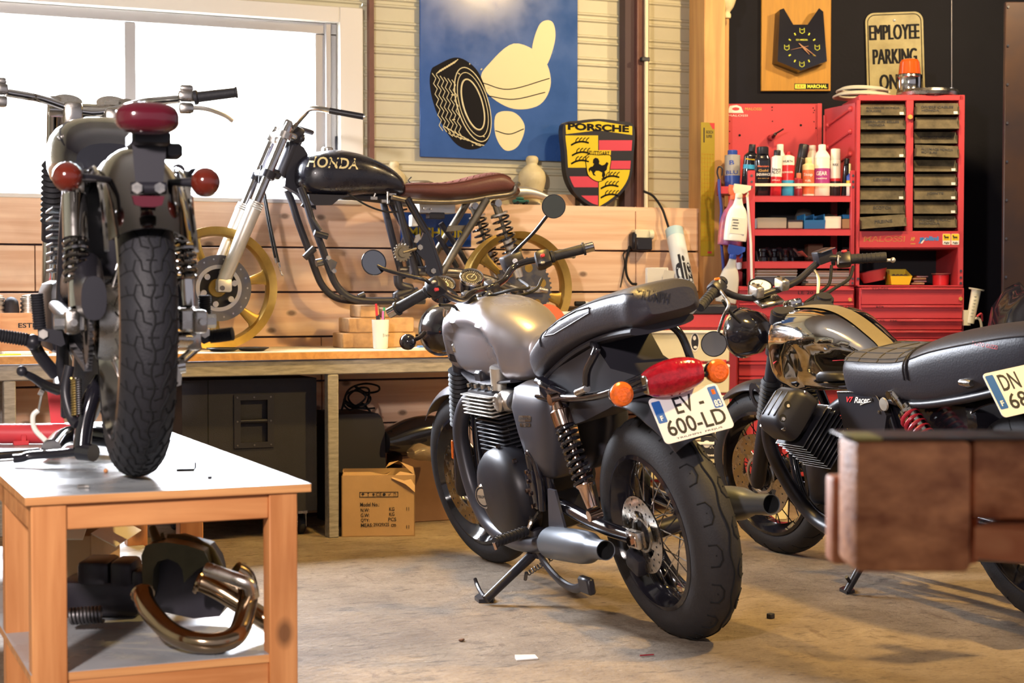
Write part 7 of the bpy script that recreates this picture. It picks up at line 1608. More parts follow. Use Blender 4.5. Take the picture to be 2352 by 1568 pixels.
# --- on top of the bin cabinet
zt=fz(220,D2)+.001
u=fthing('beacon','orange rotating beacon lamp on a chrome base on top of the bin cabinet','lamp',2084,D2+.18,zt); d=D2+.18; ps=F/d; g=MB().m('chrome'); hB=.105; g.lathe([(0,0),(.058,0),(.060,.006),(.060,.02),(.057,.024),(.057,.085),(.060,.090),(.058,.100),(.045,.104),(0,.104)],T(fx(2085,d),d,zt+.012),36); fobj(g,'chrome_base',u)
mat('beacon_orange','e86020',.12,trans=.35,coat=.5)
g=MB().m('beacon_orange'); 
pr=[]; 
rg=[]
for z,k in ((.104,.050),(.135,.047),(.160,.044),(.172,.036),(.176,.02)): rg.append([V(((k+.0012*(i%2))*cos(2*pi*i/48),(k+.0012*(i%2))*sin(2*pi*i/48),z)) for i in range(48)])
g.sharp=20; g.M=T(fx(2085,d),d,zt+.012); g.loft(rg); g.M=Mx.Identity(4); fobj(g,'orange_dome',u)
g=MB().m('chrome_dull'); d=D2+.13; g.M=T(fx(2125,d),d,zt); g.lathe([(.128,0),(.142,.004),(.146,.02),(.140,.032),(.130,.034),(.128,0)],n=48,arc=(R(-172),R(60))); g.M=Mx.Identity(4); fsolo(g,'headlamp_ring','flat chrome headlamp ring lying on the bin cabinet around the beacon','ring')
g=MB().m('chrome_dull'); d=D2+.10; x=fx(2182,d); g.tube([(x,d,zt+.002),(x,d,zt+.045)],.010,12); g.m('steel_dark').tube([(x,d,zt+.04),(x-.002,d+.01,zt+.55)],.0028,8); fsolo(g,'antenna','thin grey rod aerial standing on the bin cabinet','aerial')
mat('hose_grey','b4b0a0',.4)
for k,(rr,lab,dy) in enumerate(((.125,'loose coil of grey hose lying uppermost on the bin cabinet',.0),(.14,'wide coil of pale hose lying beneath on the bin cabinet',.0))):
    g=MB().m('hose_grey'); d=D2+.17; pts=[]
    for i in range(100):
        q=2*pi*i/32; r2=rr-.0035*(i/32)*3; pts.append((fx(1978,d)+r2*cos(q),d+r2*.9*sin(q),zt+.008+(.026 if k==0 else 0)+.0033*(i/32)*1.6+.003*sin(q*2)))
    g.tube(pts,.0048,8); fsolo(g,'hose_coil',lab,'hose','hose coils on the cabinet')
# --- graduated cup on the cabinet's side
u=fthing('measuring_cylinder','cloudy graduated cylinder with red tube clipped beside the red drawers','measuring cylinder',2232,D2,.7); d=D2-.02; a=V((fx(2228,d),d,fz(742,d))); b_=V((fx(2242,d),d,fz(666,d))); g=MB().m('cream_plastic'); g.tube([a,b_],[.018,.022],18); g.tube([b_,b_+(b_-a).normalized()*.006],[.034,.036],18); fobj(g,'cylinder_body',u)
g=MB().m('ink'); ax_=(b_-a); 
for k in range(7): p=a+ax_*(.2+.1*k)+V((-.004,-.0225,0)); g.box(p,(.012,.001,.0018))
fobj(g,'graduations',u)
g=MB().m('red_paint'); g.tube(spl([a+ax_*.2+V((.02,-.02,0)),a+ax_*.22+V((.04,-.02,.01)),a+ax_*.2+V((.05,0,-.02))],5),.005,8); g.m('cream_plastic'); g.tube(spl([a+ax_*.1,a+V((.04,-.01,.02)),a+V((.055,0,-.04)),a+V((.05,0,-.10))],6),.006,8); g.bb((fx(2213,d),d-.01,a.z-.01),(a.x,d+.02,a.z+.06)); fobj(g,'tube',u)
# --- dark sack beside the rusty sheet
g=MB().m('black_gloss'); d=7.05; rg=[]
for z,k in ((0,.8),(.06,1.0),(.4,1.05),(.75,1.0),(.9,.85),(.97,.6),(1.0,.3)):
    rg.append([V((fx(2372,d)+.19*k*cos(2*pi*i/24)*(1+.06*sin(5*2*pi*i/24+z*7)),d+.17*k*sin(2*pi*i/24),z*(1.0+.02*sin(3*2*pi*i/24)))) for i in range(24)])
g.loft(rg); fsolo(g,'bin_bag','full glossy black bag standing in front of the rusty sheet','bag')
g=MB().m('cream_plastic'); d=7.05; g.bb((fx(1770,d),d,0),(fx(1812,d),d+.14,.09),.006); fsolo(g,'plastic_crate','small cream plastic box on the floor behind the racer front wheel','box')
# ================================================================ signs on the walls
def poly3(g,pts,Y,th=.0012,off=0):              # photo polygon laid on the wall plane Y, th towards the room
    P_=[ony(a,b_,Y) for a,b_ in pts]; g.prism([(p.x,p.z) for p in P_],Mx(((1,0,0,0),(0,0,-1,Y-off),(0,1,0,0),(0,0,0,1))),th)
    return g
def line3(g,pts,Y,wd,off=.001,closed=False,n=1):
    P_=[ony(a,b_,Y-off) for a,b_ in pts]
    if n>1: P_=spl(P_,n,closed)
    g.tube(P_,wd,5,closed=closed,sx=1,sy=1); return g
mat('sign_blue','3a62aa',.22,var=.22,vs=5,rv=.06)
mat('sign_cream','e6dcae',.4)
mat('sign_black','121116',.65,spec=.2)
mat('crest_yellow','dcc020',.35); mat('crest_red','cc4456',.35)
Yb=YW-.03
bx0,bx1=ony(965,180,Yb).x,ony(1327,180,Yb).x; z0=ony(1146,366,Yb).z; z1=z0+.92
sg=thing('enamel_sign','large blue enamel sign with a tyre drawing and plain cream shapes on the cream wall','sign',T((bx0+bx1)/2,Yb,z0))
g=MB().m('sign_blue'); g.bb((bx0,Yb,z0),(bx1,Yb+.012,z1),.002); g.obj('panel',sg,W=True)
# the tyre
g=MB().m('sign_black'); tc=(1057,240)
outer=[(1003,150),(1040,133),(1068,138),(1098,165),(1118,215),(1127,270),(1124,315),(1105,338),(1075,343),(1045,328),(1015,285),(995,235),(987,190),(991,160)]
def smooth(pts,n=5): return [(p.x,p.y) for p in spl([(a,b_,0) for a,b_ in pts],n,True)]
poly3(g,smooth(outer),Yb,.0012)
g.m('sign_cream')
el=lambda cx,cy,rx,ry,rot,n=40: [(cx+rx*cos(2*pi*i/n)*cos(rot)-ry*sin(2*pi*i/n)*sin(rot), cy+rx*cos(2*pi*i/n)*sin(rot)+ry*sin(2*pi*i/n)*cos(rot)) for i in range(n)]
for k,(rx,ry,w_) in enumerate(((36,88,.0026),(30,76,.002),(22,60,.004))): line3(g,el(1086,240,rx,ry,-.28),Yb,w_,.0016,True)
for s_ in range(6):
    line3(g,[(996+s_*9+k*1.6+(3.5 if k%2 else -3.5),168+k*12+s_*3) for k in range(12)],Yb,.0022,.0016)
for k in range(9):
    line3(g,[(1002+k*5,170-k*3),(1012+k*5,160-k*3)],Yb,.0022,.0016); line3(g,[(1020+k*9,290+k*5.2),(1032+k*9,298+k*4.6)],Yb,.0024,.0016); line3(g,[(1030+k*9,305+k*3.4),(1040+k*9,313+k*2.6)],Yb,.0024,.0016)
    q=.9+k*.62; line3(g,[(1083+48*cos(q),240+100*sin(q)*.95-18*cos(q)*0),(1083+41*cos(q),240+92*sin(q))],Yb,.003,.0016)
g.obj('tyre_drawing',sg,W=True)
g=MB().m('sign_cream'); poly3(g,smooth([(1120,150),(1180,100),(1245,130),(1265,190),(1240,240),(1180,250),(1125,220),(1105,180)],6),Yb,.0012); poly3(g,smooth([(1140,262),(1180,258),(1205,290),(1190,335),(1160,345),(1138,310)],6),Yb,.0012); poly3(g,smooth([(1255,150),(1275,90),(1268,50),(1240,55),(1222,110),(1232,140)],6),Yb,.0012,.0002); g.obj('cream_shapes',sg,W=True)
g=MB().m('sign_black'); 
for pts in ([(1108,190),(1170,205),(1262,180)],[(1120,220),(1180,228),(1252,212)],[(1138,300),(1170,308),(1203,296)]): line3(g,pts,Yb,.0022,.0016,n=6)
g.obj('outlines',sg,W=True)
# crest
Yc=YW-.16
cs=thing('crest_sign','thick shield-shaped sign with yellow and red crest standing on the ledge by the steel column','sign',T(ony(1374,478,Yc).x,Yc,ZS+.018))
rim=[(1294,287),(1330,277),(1375,273),(1420,278),(1456,289),(1455,360),(1450,405),(1435,435),(1410,460),(1375,479),(1340,462),(1315,435),(1301,400),(1297,350)]
def inset(pts,k,c=(1375,375)): return [(c[0]+(a-c[0])*k,c[1]+(b_-c[1])*k) for a,b_ in pts]
g=MB().m('black_satin'); R0=smooth(rim,4); g.m('black_satin'); poly3(g,R0,Yc,.045,-.045); g.obj('shield_case',cs,W=True)
yy=Yc
def cpoly(g,pts,o): return poly3(g,pts,yy,.0008,o)
def clip_in(k): return smooth(inset(rim,k),4)
# field built from halves: left column and right column of the shield
inn=inset(rim,.93)
def xs_at(y):
    P_=clip_in(.925); xs=[]
    for i in range(len(P_)):
        (a,b_),(c,d)=P_[i],P_[(i+1)%len(P_)]
        if (b_-y)*(d-y)<0: xs.append(a+(y-b_)*(c-a)/(d-b_))
    return (min(xs),max(xs)) if len(xs)>1 else (1374,1376)
def strip(g,y0,y1,side,o,cx=1374.5):
    N=8; ys=[y0+(y1-y0)*i/N for i in range(N+1)]
    if side<0: pts=[(xs_at(y)[0],y) for y in ys]+[(cx-1.0,y1),(cx-1.0,y0)]
    else: pts=[(xs_at(y)[1],y) for y in ys]+[(cx+1.0,y1),(cx+1.0,y0)]
    cpoly(g,pts,o)
g=MB().m('crest_yellow'); strip(g,311,385,-1,.0); strip(g,390,474,1,.0); cpoly(g,[(1299,287),(1375,278),(1452,290),(1452,310),(1375,299),(1300,308)],.0)
g.m('crest_red'); strip(g,322,346,1,.0); strip(g,369,388,1,.0); strip(g,405,430,-1,.0); strip(g,449,474,-1,.0); g.obj('crest_fields',cs,W=True)
g=MB().m('crest_yellow'); cpoly(g,smooth([(1347,357),(1375,356),(1402,357),(1401,385),(1396,405),(1375,417),(1353,405),(1347,385)],4),.0012); cpoly(g,[(1346,345),(1403,345),(1402,358),(1347,358)],.0014); g.obj('inner_shield',cs,W=True)
g=MB().m('sign_black'); fr=lambda px,py,o: frame(ony(px,py,yy-o),(1,0,0),(0,0,1))
line3(g,smooth([(1347,357),(1375,356),(1402,357),(1401,385),(1396,405),(1375,417),(1353,405),(1347,385)],4),yy,.0018,.002,True)
px2=lambda a: a/F*7.55
g.text('PORSCHE',fr(1375,293,.001),px2(148)/cos(YAW),px2(17),.0004,bold=.05); g.text('STUTTGART',fr(1374.5,351.5,.0026),px2(54)/cos(YAW),px2(9.5),.0004,bold=.02)
horse=[(1362,366),(1367,362),(1373,364),(1376,370),(1375,376),(1382,380),(1388,378),(1393,372),(1397,375),(1394,383),(1393,390),(1388,394),(1390,402),(1385,410),(1382,404),(1383,396),(1375,392),(1368,392),(1364,398),(1368,404),(1362,402),(1359,394),(1355,390),(1353,396),(1351,388),(1356,383),(1361,382),(1364,376),(1361,374)]
cpoly(g,horse,.0026)
for bx,by in ((1318,333),(1320,357),(1318,376),(1388,412),(1386,433),(1386,454)):
    line3(g,[(bx-6,by),(bx+6,by-6),(bx+20,by-8),(bx+34,by-5)],yy,.0042,.0012,n=4)
    for k in range(4): line3(g,[(bx+4+k*8,by-6),(bx+6+k*8,by-13),(bx+11+k*8,by-17)],yy,.0026,.0012,n=3)
g.obj('crest_drawing',cs,W=True)
# clock on its board
DC=DB-.001
def wpoly(g,pts,d,th,h0=0): g.prism(FP(pts,d),FF(d),th,h0); return g
mat('board_yellow','b88420',.5,var=.2,vs=5,stretch=(14,14,1.2)); mat('neon_yellow','d8e040',.45); mat('hand_wood','a87a5a',.4)
ck=fthing('wall_clock','black cat-eared wall clock on a yellow wooden board above the red panel','clock',1824,DC,fz(212,DC))
g=MB().m('board_yellow'); FB(g,1746,-70,1905,211,DC-.022,.022,.002); g.m('black_satin').bolt((fx(1823,DC),DC-.022,fz(1,DC)),(0,-1,0),.006,.004); fobj(g,'board',ck)
zq=lambda pts: [(1600+a/3.128,b_/3.128) for a,b_ in pts]
cf=zq([(572,98),(600,88),(668,203),(770,203),(850,86),(880,112),(908,462),(722,528),(558,462)])
dk=DC-.022; g=MB().m('black_gloss')
cb=zq([(552,112),(596,96),(668,206),(770,206),(856,96),(872,116),(896,470),(708,540),(534,470)])
pf=[V((fx(a,dk),dk-.065,fz(b_,dk))) for a,b_ in cf]; pb=[V((fx(a,dk),dk,fz(b_,dk))) for a,b_ in cb]; g.sharp=20; g.loft([pb,pf]); fobj(g,'clock_case',ck)
df=dk-.0655; sc=df/dk
def cz(a,b_): return V((fx(1600+a/3.128,dk),df,fz(b_/3.128,dk)))
g=MB().m('neon_yellow')
cc=(730,365)
for k in range(12):
    q=2*pi*k/12; ex,ey=cc[0]+108*sin(q),cc[1]-118*cos(q)
    if k%3: 
        p,q2=cz(ex,ey),cz(cc[0]+92*sin(q),cc[1]-100*cos(q)); g.tube([p,q2],.0035,6)
    else:
        g.tube([cz(ex+a,ey+b_) for a,b_ in ((-16,-20),(-5,-8),(6,-8),(16,-20),(17,10),(1,19),(-15,10))],.0018,5,closed=True)
g.text('S.E.V. MARCHAL',FF(df)@T(cz(730,310).x,cz(730,310).z,0),.058,.008,.0006,bold=.02); fobj(g,'dial_marks',ck)
for nm,e,t_,wd in (('hour_hand',(782,415),(712,340),.0045),('minute_hand',(828,428),(706,336),.0035),('second_hand',(650,382),(775,355),.0016)):
    g=MB().m('hand_wood'); a,b_=cz(*t_)+V((0,-.006,0)),cz(*e)+V((0,-.006,0)); g.tube([a,a.lerp(b_,.5),b_],[wd*.6,wd,wd*.35],6); fobj(g,nm,ck)
g=MB().m('sign_black'); db2=DC-.0225; FB(g,1822,194,1900,207,db2-.001,.001); g.m('neon_yellow'); FB(g,1823.5,195.5,1848,205.5,db2-.0016,.0006); g.text('MARCHAL',FF(db2)@T(fx(1874,db2),fz(200.5,db2),0),.098,.018,.0016,bold=.04); g.m('board_yellow').text('S.E.V.',FF(db2)@T(fx(1836,db2),fz(200.5,db2),0),.042,.014,.0022,bold=.05); fobj(g,'maker_label',ck)
# parking sign leaning on the wall behind the beacon
ps_=fthing('parking_sign','cream metal EMPLOYEE PARKING ONLY sign with rounded corners on the black wall','sign',2052,DC,fz(250,DC))
d=DC-.012; w_=fx(2116,d)-fx(1984,d); h_=fz(32,d)-fz(245,d); M_=FF(d)@T(fx(2052,d),(fz(32,d)+fz(245,d))/2,0)@RZ(2)
mat('sign_old','a89c6a',.45,var=.25,vs=9,col2='857848')
g=MB().m('sign_old'); g.prism(rrect(w_,h_,.045,8),M_,.002,-.001); g.m('steel_dark').lathe([(0,.0045),(.006,.004),(.007,.002)],M_@T(0,h_/2-.04,0),14); fobj(g,'plate',ps_)
g=MB().m('sign_black'); rr=rrect(w_-.022,h_-.022,.037,8); g.tube([M_@V((a,b_,.0022)) for a,b_ in rr],.0022,5,closed=True)
for t,py,wd in (('EMPLOYEE',77,.245),('PARKING',132,.215),('ONLY',190,.155)): [g.text(t,M_@T(-.002+o_,fz(py,d)-(fz(32,d)+fz(245,d))/2,0),wd,.075,.0026+k_*.0001) for k_,o_ in enumerate((-.0035,0,.0035))]
fobj(g,'lettering',ps_)
# yellow wall chart on the timber post
yp=YP-.052; a,b_=ony(1609,588,yp),ony(1642,282,yp); u=thing('wall_chart','narrow yellow parts chart hanging on the timber post','chart',T(a.x,yp,a.z))
mat('chart_yellow','a08c22',.5,var=.1,vs=8)
g=MB().m('chart_yellow'); g.bb((a.x,yp,a.z),(b_.x,yp+.002,b_.z),.001); g.obj('sheet',u,W=True)
g=MB().m('ink'); W_=b_.x-a.x
g.text('BOSCH\nSUPER',frame((a.x+W_*.62,yp-.0002,b_.z-.055),(1,0,0),(0,0,1)),W_*.5,.035,.0004,bold=.02); g.box((a.x+W_*.22,yp-.0005,b_.z-.06),(.006,.0006,.07))
g.m('board_yellow')
for k in range(22): g.box((a.x+W_*.5,yp-.0005,b_.z-.15-.0195*k),(W_*.9,.0006,.0012))
for k in range(5): g.box((a.x+W_*(.08+.2*k),yp-.0005,b_.z-.36),(.0012,.0006,.43))
g.m('logo_red').box((a.x+W_*.65,yp-.0006,a.z+.018),(W_*.3,.0006,.010)); g.prism([(b_.x-.03,b_.z-.002),(b_.x-.002,b_.z-.002),(b_.x-.002,b_.z-.03),(b_.x-.012,b_.z-.03)],Mx(((1,0,0,0),(0,0,-1,yp),(0,1,0,0),(0,0,0,1))),.0006); g.obj('chart_print',u,W=True)
# cream ornament high on the post
p=ony(1665,40,YP-.02); g=MB().m('plaster_cream'); pr=[(.0,0),(.018,.002),(.020,.02),(.016,.03),(.030,.05),(.042,.08),(.045,.11),(.035,.13),(.044,.15),(.040,.18),(.024,.20),(.026,.23),(0,.25)]
g.M=T(p.x+.01,YP-.02,p.z-.005); q=spl([(a,0,b_) for a,b_ in pr],4); g.lathe([(max(0,v.x),v.z) for v in q],n=24); g.M=Mx.Identity(4); g.m('black_satin').cyl((p.x+.01,YP-.02,p.z+.1),(p.x+.01,YP+.06,p.z+.1),.006); solo(g,'plaster_ornament','cream plaster ornament fixed high on the timber post','ornament')
# thin conduit on the steel column
g=MB().m('cream_plastic'); yy2=YW-.135; q=ony(1484,300,yy2); g.cyl((q.x,yy2,ZS+.018),(q.x,yy2,3.29),.010); g.m('black_satin').bb((q.x-.03,yy2-.012,ony(1474,136,yy2).z-.01),(q.x+.014,yy2+.012,ony(1474,136,yy2).z+.01),.003); solo(g,'conduit','cream conduit pipe clipped to the brown steel column','pipe')
# ================================================================ old black motorcycle on the table, seen from behind
KM=T(.668,3.55,TZ+.003)@RZ(-4.5)
KX,KY,KD,Kpx,KI=mk(KM)
mat('chrome_smoke','8e8a88',.10,1,rv=.05,vs=10)
mat('lens_dark','5a1424',.15,trans=.2,coat=.6)
mat('lens_orange','6e261a',.14,trans=.3,coat=.6)
kb=thing('motorcycle','old black and chrome motorcycle seen from behind, standing on the low white-topped table','motorcycle',KM)
def block_tread(g,sp):
    N=120; g.tube([sp(2*pi*i/N,.03*(1 if (i//2)%2 else -1)) for i in range(N)],.0022,5,closed=True)
    n=40
    for k in range(n):
        b=2*pi*k/n; w_=2*pi/n
        for s_ in (1,-1):
            g.tube([sp(b,.03*s_),sp(b+.1*w_,.22*s_),sp(b+.5*w_,.26*s_),sp(b+.55*w_,.42*s_),sp(b+.15*w_,.50*s_),sp(b+.2*w_,.72*s_),sp(b+.6*w_,.80*s_)],.0021,5)
            g.tube([sp(b+.5*w_,.26*s_),sp(b+.95*w_,.44*s_),sp(b+1.15*w_,.50*s_)],.0021,5)
            g.tube([sp(b+.5*w_,.0),sp(b+.5*w_,.12*s_)],.0018,5)
            g.tube([sp(b+.2*w_,.72*s_),sp(b+.2*w_,1.05*s_)],.0021,5)
wr=wheel_spoked(kb,V((0,0,.328)),.328,.118,.243,1,'rear_wheel',block_tread,disc=None,hub=.075,rimmat='chrome',tyre='rubber')
wf=wheel_spoked(kb,V((0,1.38,.322)),.322,.09,.250,1,'front_wheel',None,disc=None,hub=.06,rimmat='chrome',tyre='rubber',nsp=24)
g=MB().m('chrome_dull'); g.M=T(-.035,0,.328)@RY(90); g.lathe([(0,-.06),(.045,-.058),(.078,-.045),(.082,-.03),(.082,.035),(.06,.04),(0,.04)],n=36); g.obj('brake_drum',wr)
# rear sprocket + chain on the left
g=MB().m('steel_dark'); g.M=T(-.098,0,.328)@RY(90); g.lathe([(.05,-.003),(.092,-.003),(.092,.003),(.05,.003),(.05,-.003)],n=48)
for k in range(44): q=2*pi*k/44; g.box((.095*cos(q),.095*sin(q),0),(.008,.006,.010),RZ(q*180/pi))
g.obj('rear_sprocket',kb)
g=MB().m('steel_dark')
for k in range(34): t=k/33; y=t*.62; g.box((-.098,y,.328+.098-.02*t),(.016,.014,.012)); g.box((-.098,y,.328-.098+.045*t),(.016,.014,.012))
g.obj('drive_chain',kb)
g=MB().m('black_satin'); rg=[]
for i in range(9):
    t=i/8; y=.50-.64*t; z=.395+.0*t+.035*sin(pi*t*.6); rg.append(sring((-.096,y,z-(.05 if t>.85 else 0)),(1,0,0),(0,0,1),.032*(1 if t<.9 else .8),.045,2.4,20))
g.loft(rg); g.obj('chain_guard',kb)
# swing arm, shocks
for s_ in (-1,1):
    g=MB().m('black_satin'); g.tube([V((s_*.13,.55,.36)),V((s_*.135,.2,.345)),V((s_*.13,-.02,.328))],.018,10); g.m('chrome_dull').box((s_*.132,-.02,.328),(.03,.07,.05),None,.008,2); g.bolt((s_*.146,-.02,.328),(s_,0,0),.015,.022); g.tube([V((s_*.132,-.06,.328)),V((s_*.132,-.085,.328))],.008,8); g.obj('swing_arm',kb)
    x=s_*.113-.006; g=MB().m('chrome'); a=V((x,.06,.615)); b_=V((x,-.02,.335)); d_=b_-a
    g.tube([a+d_*.02,a+d_*.06,a+d_*.07,a+d_*.40],[.016,.020,.0265,.0265],20); g.tube([a+d_*.70,a+d_*.72,a+d_*.92],[.022,.0185,.0185],18); g.tube([a+d_*.4,a+d_*.8],.008,8); g.m('chrome_dull'); g.box(b_+V((0,0,-.004)),(.034,.03,.05),None,.006); g.tube([a+V((-.02,0,0)),a+V((.02,0,0))],.016,12); sk=g.obj('shock_absorber',kb)
    g=MB().m('chrome_smoke'); g.coil(a+d_*.41,a+d_*.72,.0235,.0052,5.5,16,7); g.obj('shock_spring',sk)
# rear mudguard
g=MB().m('chrome_smoke'); rg=[]; th0,th1=-60,35
for i in range(19):
    th=R(th0+i*(th1-th0)/18); rr=.362; c=V((0,rr*sin(th),.335+rr*cos(th))); nrm=V((0,sin(th),cos(th)))
    ring=[c+V((k*.083,0,0))-nrm*(.055*abs(k)**2.3) for k in [-1+u/5 for u in range(11)]]; rg.append(ring+[p-nrm*.003 for p in reversed(ring)])
g.loft(rg); mg=g.obj('rear_mudguard',kb)
g=MB().m('chrome')
for s_ in (-1,1): g.tube([V((s_*.086,.362*sin(R(th0+i*5.8)),.335+.362*cos(R(th0+i*5.8))-.045)) for i in range(19)],.005,6)
g.obj('mudguard_edges',mg)
# number bracket, tail lamp
g=MB().m('black_matt'); a=KY(318,300,-.30); b_=KY(343,430,-.33); g.loft([[KY(p,q,-.30+.0*i) for p,q in ((302,318),(384,318),(374,432),(312,432))]]+[[KY(p,q,-.28) for p,q in ((302,318),(384,318),(374,432),(312,432))]]); g.m('black_satin'); c=KY(340,322,-.26); g.box(c,(.075,.12,.03),None,.006); c=KY(396,348,-.26); g.box(c,(.035,.05,.03),None,.006); g.obj('lamp_bracket',kb)
g=MB().m('chrome_dull'); 
for a_ in (314,366): g.bolt(KY(a_,432,-.335),(0,-1,0),.011,.008)
g.m('black_satin'); g.tube([KY(300,432,-.325),KY(382,432,-.325)],.012,10); g.obj('bracket_bolts',kb)
c=KY(338,272,-.36); g=MB().m('lens_dark'); 
rg=[]
for y,k in ((.03,.80),(.015,.96),(-.005,1.0),(-.022,.94),(-.036,.78),(-.044,.45),(-.046,.1)): rg.append(sring(c+V((0,y,0)),(1,0,0),(0,0,1),.061*k,.0315*k,2.6,36))
g.loft(rg); tl=g.obj('tail_lamp',kb)
g=MB().m('chrome'); rg=[]
for y,k in ((.055,.5),(.045,.8),(.030,.84)): rg.append(sring(c+V((0,y,0)),(1,0,0),(0,0,1),.061*k,.0315*k,2.6,30))
g.loft(rg); g.obj('lamp_housing',tl)
c=KY(340,461,-.345); g=MB().m('lens_dark'); g.loft([[c+V((x,y,z)) for x,z in ((-.031,.009),(.031,.009),(.026,-.008),(.012,-.012),(-.012,-.012),(-.026,-.008))] for y in (.006,-.006)]); g.obj('reflector',kb)
for (a_,b_) in ((155,406),(472,418)):
    c=KY(a_,b_,-.24); s_=1 if a_>300 else -1; g=MB().m('lens_orange'); g.ball(c,(.0295,.027,.0295),26,16); o=g.obj('rear_indicator',kb)
    g=MB().m('chrome'); g.M=T(*c)@RX(90); g.lathe([(.030,-.006),(.028,-.016),(.018,-.030),(0,-.036)],n=26); g.M=Mx.Identity(4); g.m('black_satin').tube([c+V((-s_*.024,.01,0)),c+V((-s_*.06,.03,0)),c+V((-s_*.085,.07,0))],[.010,.007,.007],10); g.obj('indicator_stalk',o)
# seat, tank, side body (dark mass between the shocks)
g=MB().m('black_gloss'); rg=[]
for y,z,a_,b_ in ((.98,.735,.05,.05),(.95,.735,.10,.085),(.85,.735,.13,.105),(.70,.73,.13,.10),(.58,.71,.11,.08),(.52,.70,.08,.05)): rg.append(sring((0,y,z),(1,0,0),(0,0,1),a_,b_,2.5,28))
cols=[spl([q[k] for q in rg],4) for k in range(28)]; g.loft([[cols[k][i] for k in range(28)] for i in range(len(cols[0]))]); g.obj('fuel_tank',kb)
g=MB().m('black_satin'); g.bb((-.11,.14,.42),(.07,.56,.66),.02,2); g.bb((-.075,.36,.28),(.05,.52,.46),.01); g.obj('side_covers',kb)
# engine and frame
g=MB().m('engine_black'); g.bb((-.15,.48,.24),(.15,.92,.42),.03,2); g.bb((-.10,.62,.42),(.10,.86,.62),.02,2)
for k in range(8): g.bb((-.13,.60,.44+k*.022),(.13,.90,.448+k*.022),.002)
g.obj('engine',kb)
for s_ in (-1,1):
    for pts,r_ in (([V((s_*.11,.12,.66)),V((s_*.115,.30,.60)),V((s_*.12,.42,.40)),V((s_*.12,.44,.22)),V((s_*.11,.50,.17)),V((s_*.10,.9,.16)),V((s_*.06,1.02,.35)),V((s_*.02,1.06,.72))],.015),([V((s_*.11,.55,.66)),V((s_*.12,.2,.65)),V((s_*.12,-.05,.64))],.013)):
        g=MB().m('black_satin'); g.tube(spl(pts,6),r_,10); g.obj('frame_tube',kb)
# forks, yokes, headlamp, clocks
rkk=V((0,-.44,.90)).normalized()
for s_ in (-1,1):
    def fk(l): return V((s_*.095,1.36,.322))+rkk*l
    g=MB().m('chrome'); g.tube([fk(-.02),fk(.01),fk(.24),fk(.25),fk(.66)],[.020,.024,.024,.019,.019],18); g.m('black_satin').tube([fk(.24),fk(.30)],.027,18); fo=g.obj('fork_leg',kb)
    g=MB().m('rubber'); pr=[]; q=[]
    for k in range(11): l=.29+k*.0165; pr+=[.023,.031]; q+=[fk(l),fk(l+.00825)]
    pr.append(.023); q.append(fk(.475)); g.tube(q,pr,18); g.obj('fork_gaiter',fo)
g=MB().m('chrome'); g.box(V((0,1.08,.885)),(.22,.06,.025),RX(24),.006,2); g.box(V((0,1.13,.77)),(.22,.06,.03),RX(24),.006,2); g.obj('fork_yokes',kb)
g=MB().m('black_gloss'); g.M=T(0,1.20,.80)@RX(-90); g.lathe([(0,-.11),(.05,-.10),(.08,-.05),(.088,.02)],n=32); g.obj('headlamp',kb)
for x in (-.06,.06):
    g=MB().m('chrome_dull'); g.M=T(x,1.10,.905)@RX(35); g.lathe([(0,-.06),(.036,-.05),(.042,0),(.042,.006),(.034,.004),(0,.003)],n=28); g.obj('instrument_clock',kb)
g=MB().m('chrome_dull'); g.M=Mx.Identity(4); g.box(V((-.05,1.02,.865)),(.05,.05,.07),None,.01,2); g.box(V((.06,1.0,.86)),(.06,.06,.05),None,.012,2); g.obj('bar_clamps',kb)
# handlebar
ha=KY(545,212,.90); hb_=KY(446,224,.93); bar=[hb_,KY(405,228,.95),KY(360,232,.97),KY(325,236,1.0)]
mir_=lambda p: V((-p.x,p.y,p.z))
full=bar+[V((0.0,1.02,bar[-1].z-.03))]+[mir_(p) for p in reversed(bar)]
g=MB().m('chrome'); g.tube(spl(full,6),.011,12); g.obj('handlebar',kb)
for f in ((lambda p:p),mir_):
    a,b_=f(ha),f(hb_); g=MB().m('rubber'); d_=(b_-a); g.tube([a,a+d_*.04,a+d_*.05,a+d_*.90,a+d_*.93,b_],[.0155,.0155,.0135,.0145,.020,.020],18); o=g.obj('grip',kb)
    g=MB().m('chrome_dull'); c=b_+d_.normalized()*.022; g.box(c+V((0,0,.006)),(.045,.035,.03),None,.008,2); g.box(c+V((0,-.004,.026)),(.035,.03,.018),None,.006,2); g.box(c+V((0,.0,-.026)),(.04,.035,.028),None,.008,2); g.obj('switch_cluster',o)
    g=MB().m('alu_light'); u=f(V((1,0,0))); p0=c+V((0,0,-.024)); sx=1 if f(V((1,0,0))).x>0 else -1; g.tube(spl([p0,p0+V((sx*.05,-.02,-.004)),p0+V((sx*.10,-.01,-.018)),p0+V((sx*.125,0,-.032))],5),[.006,.005,.0045,.006],8); g.obj('lever',o)
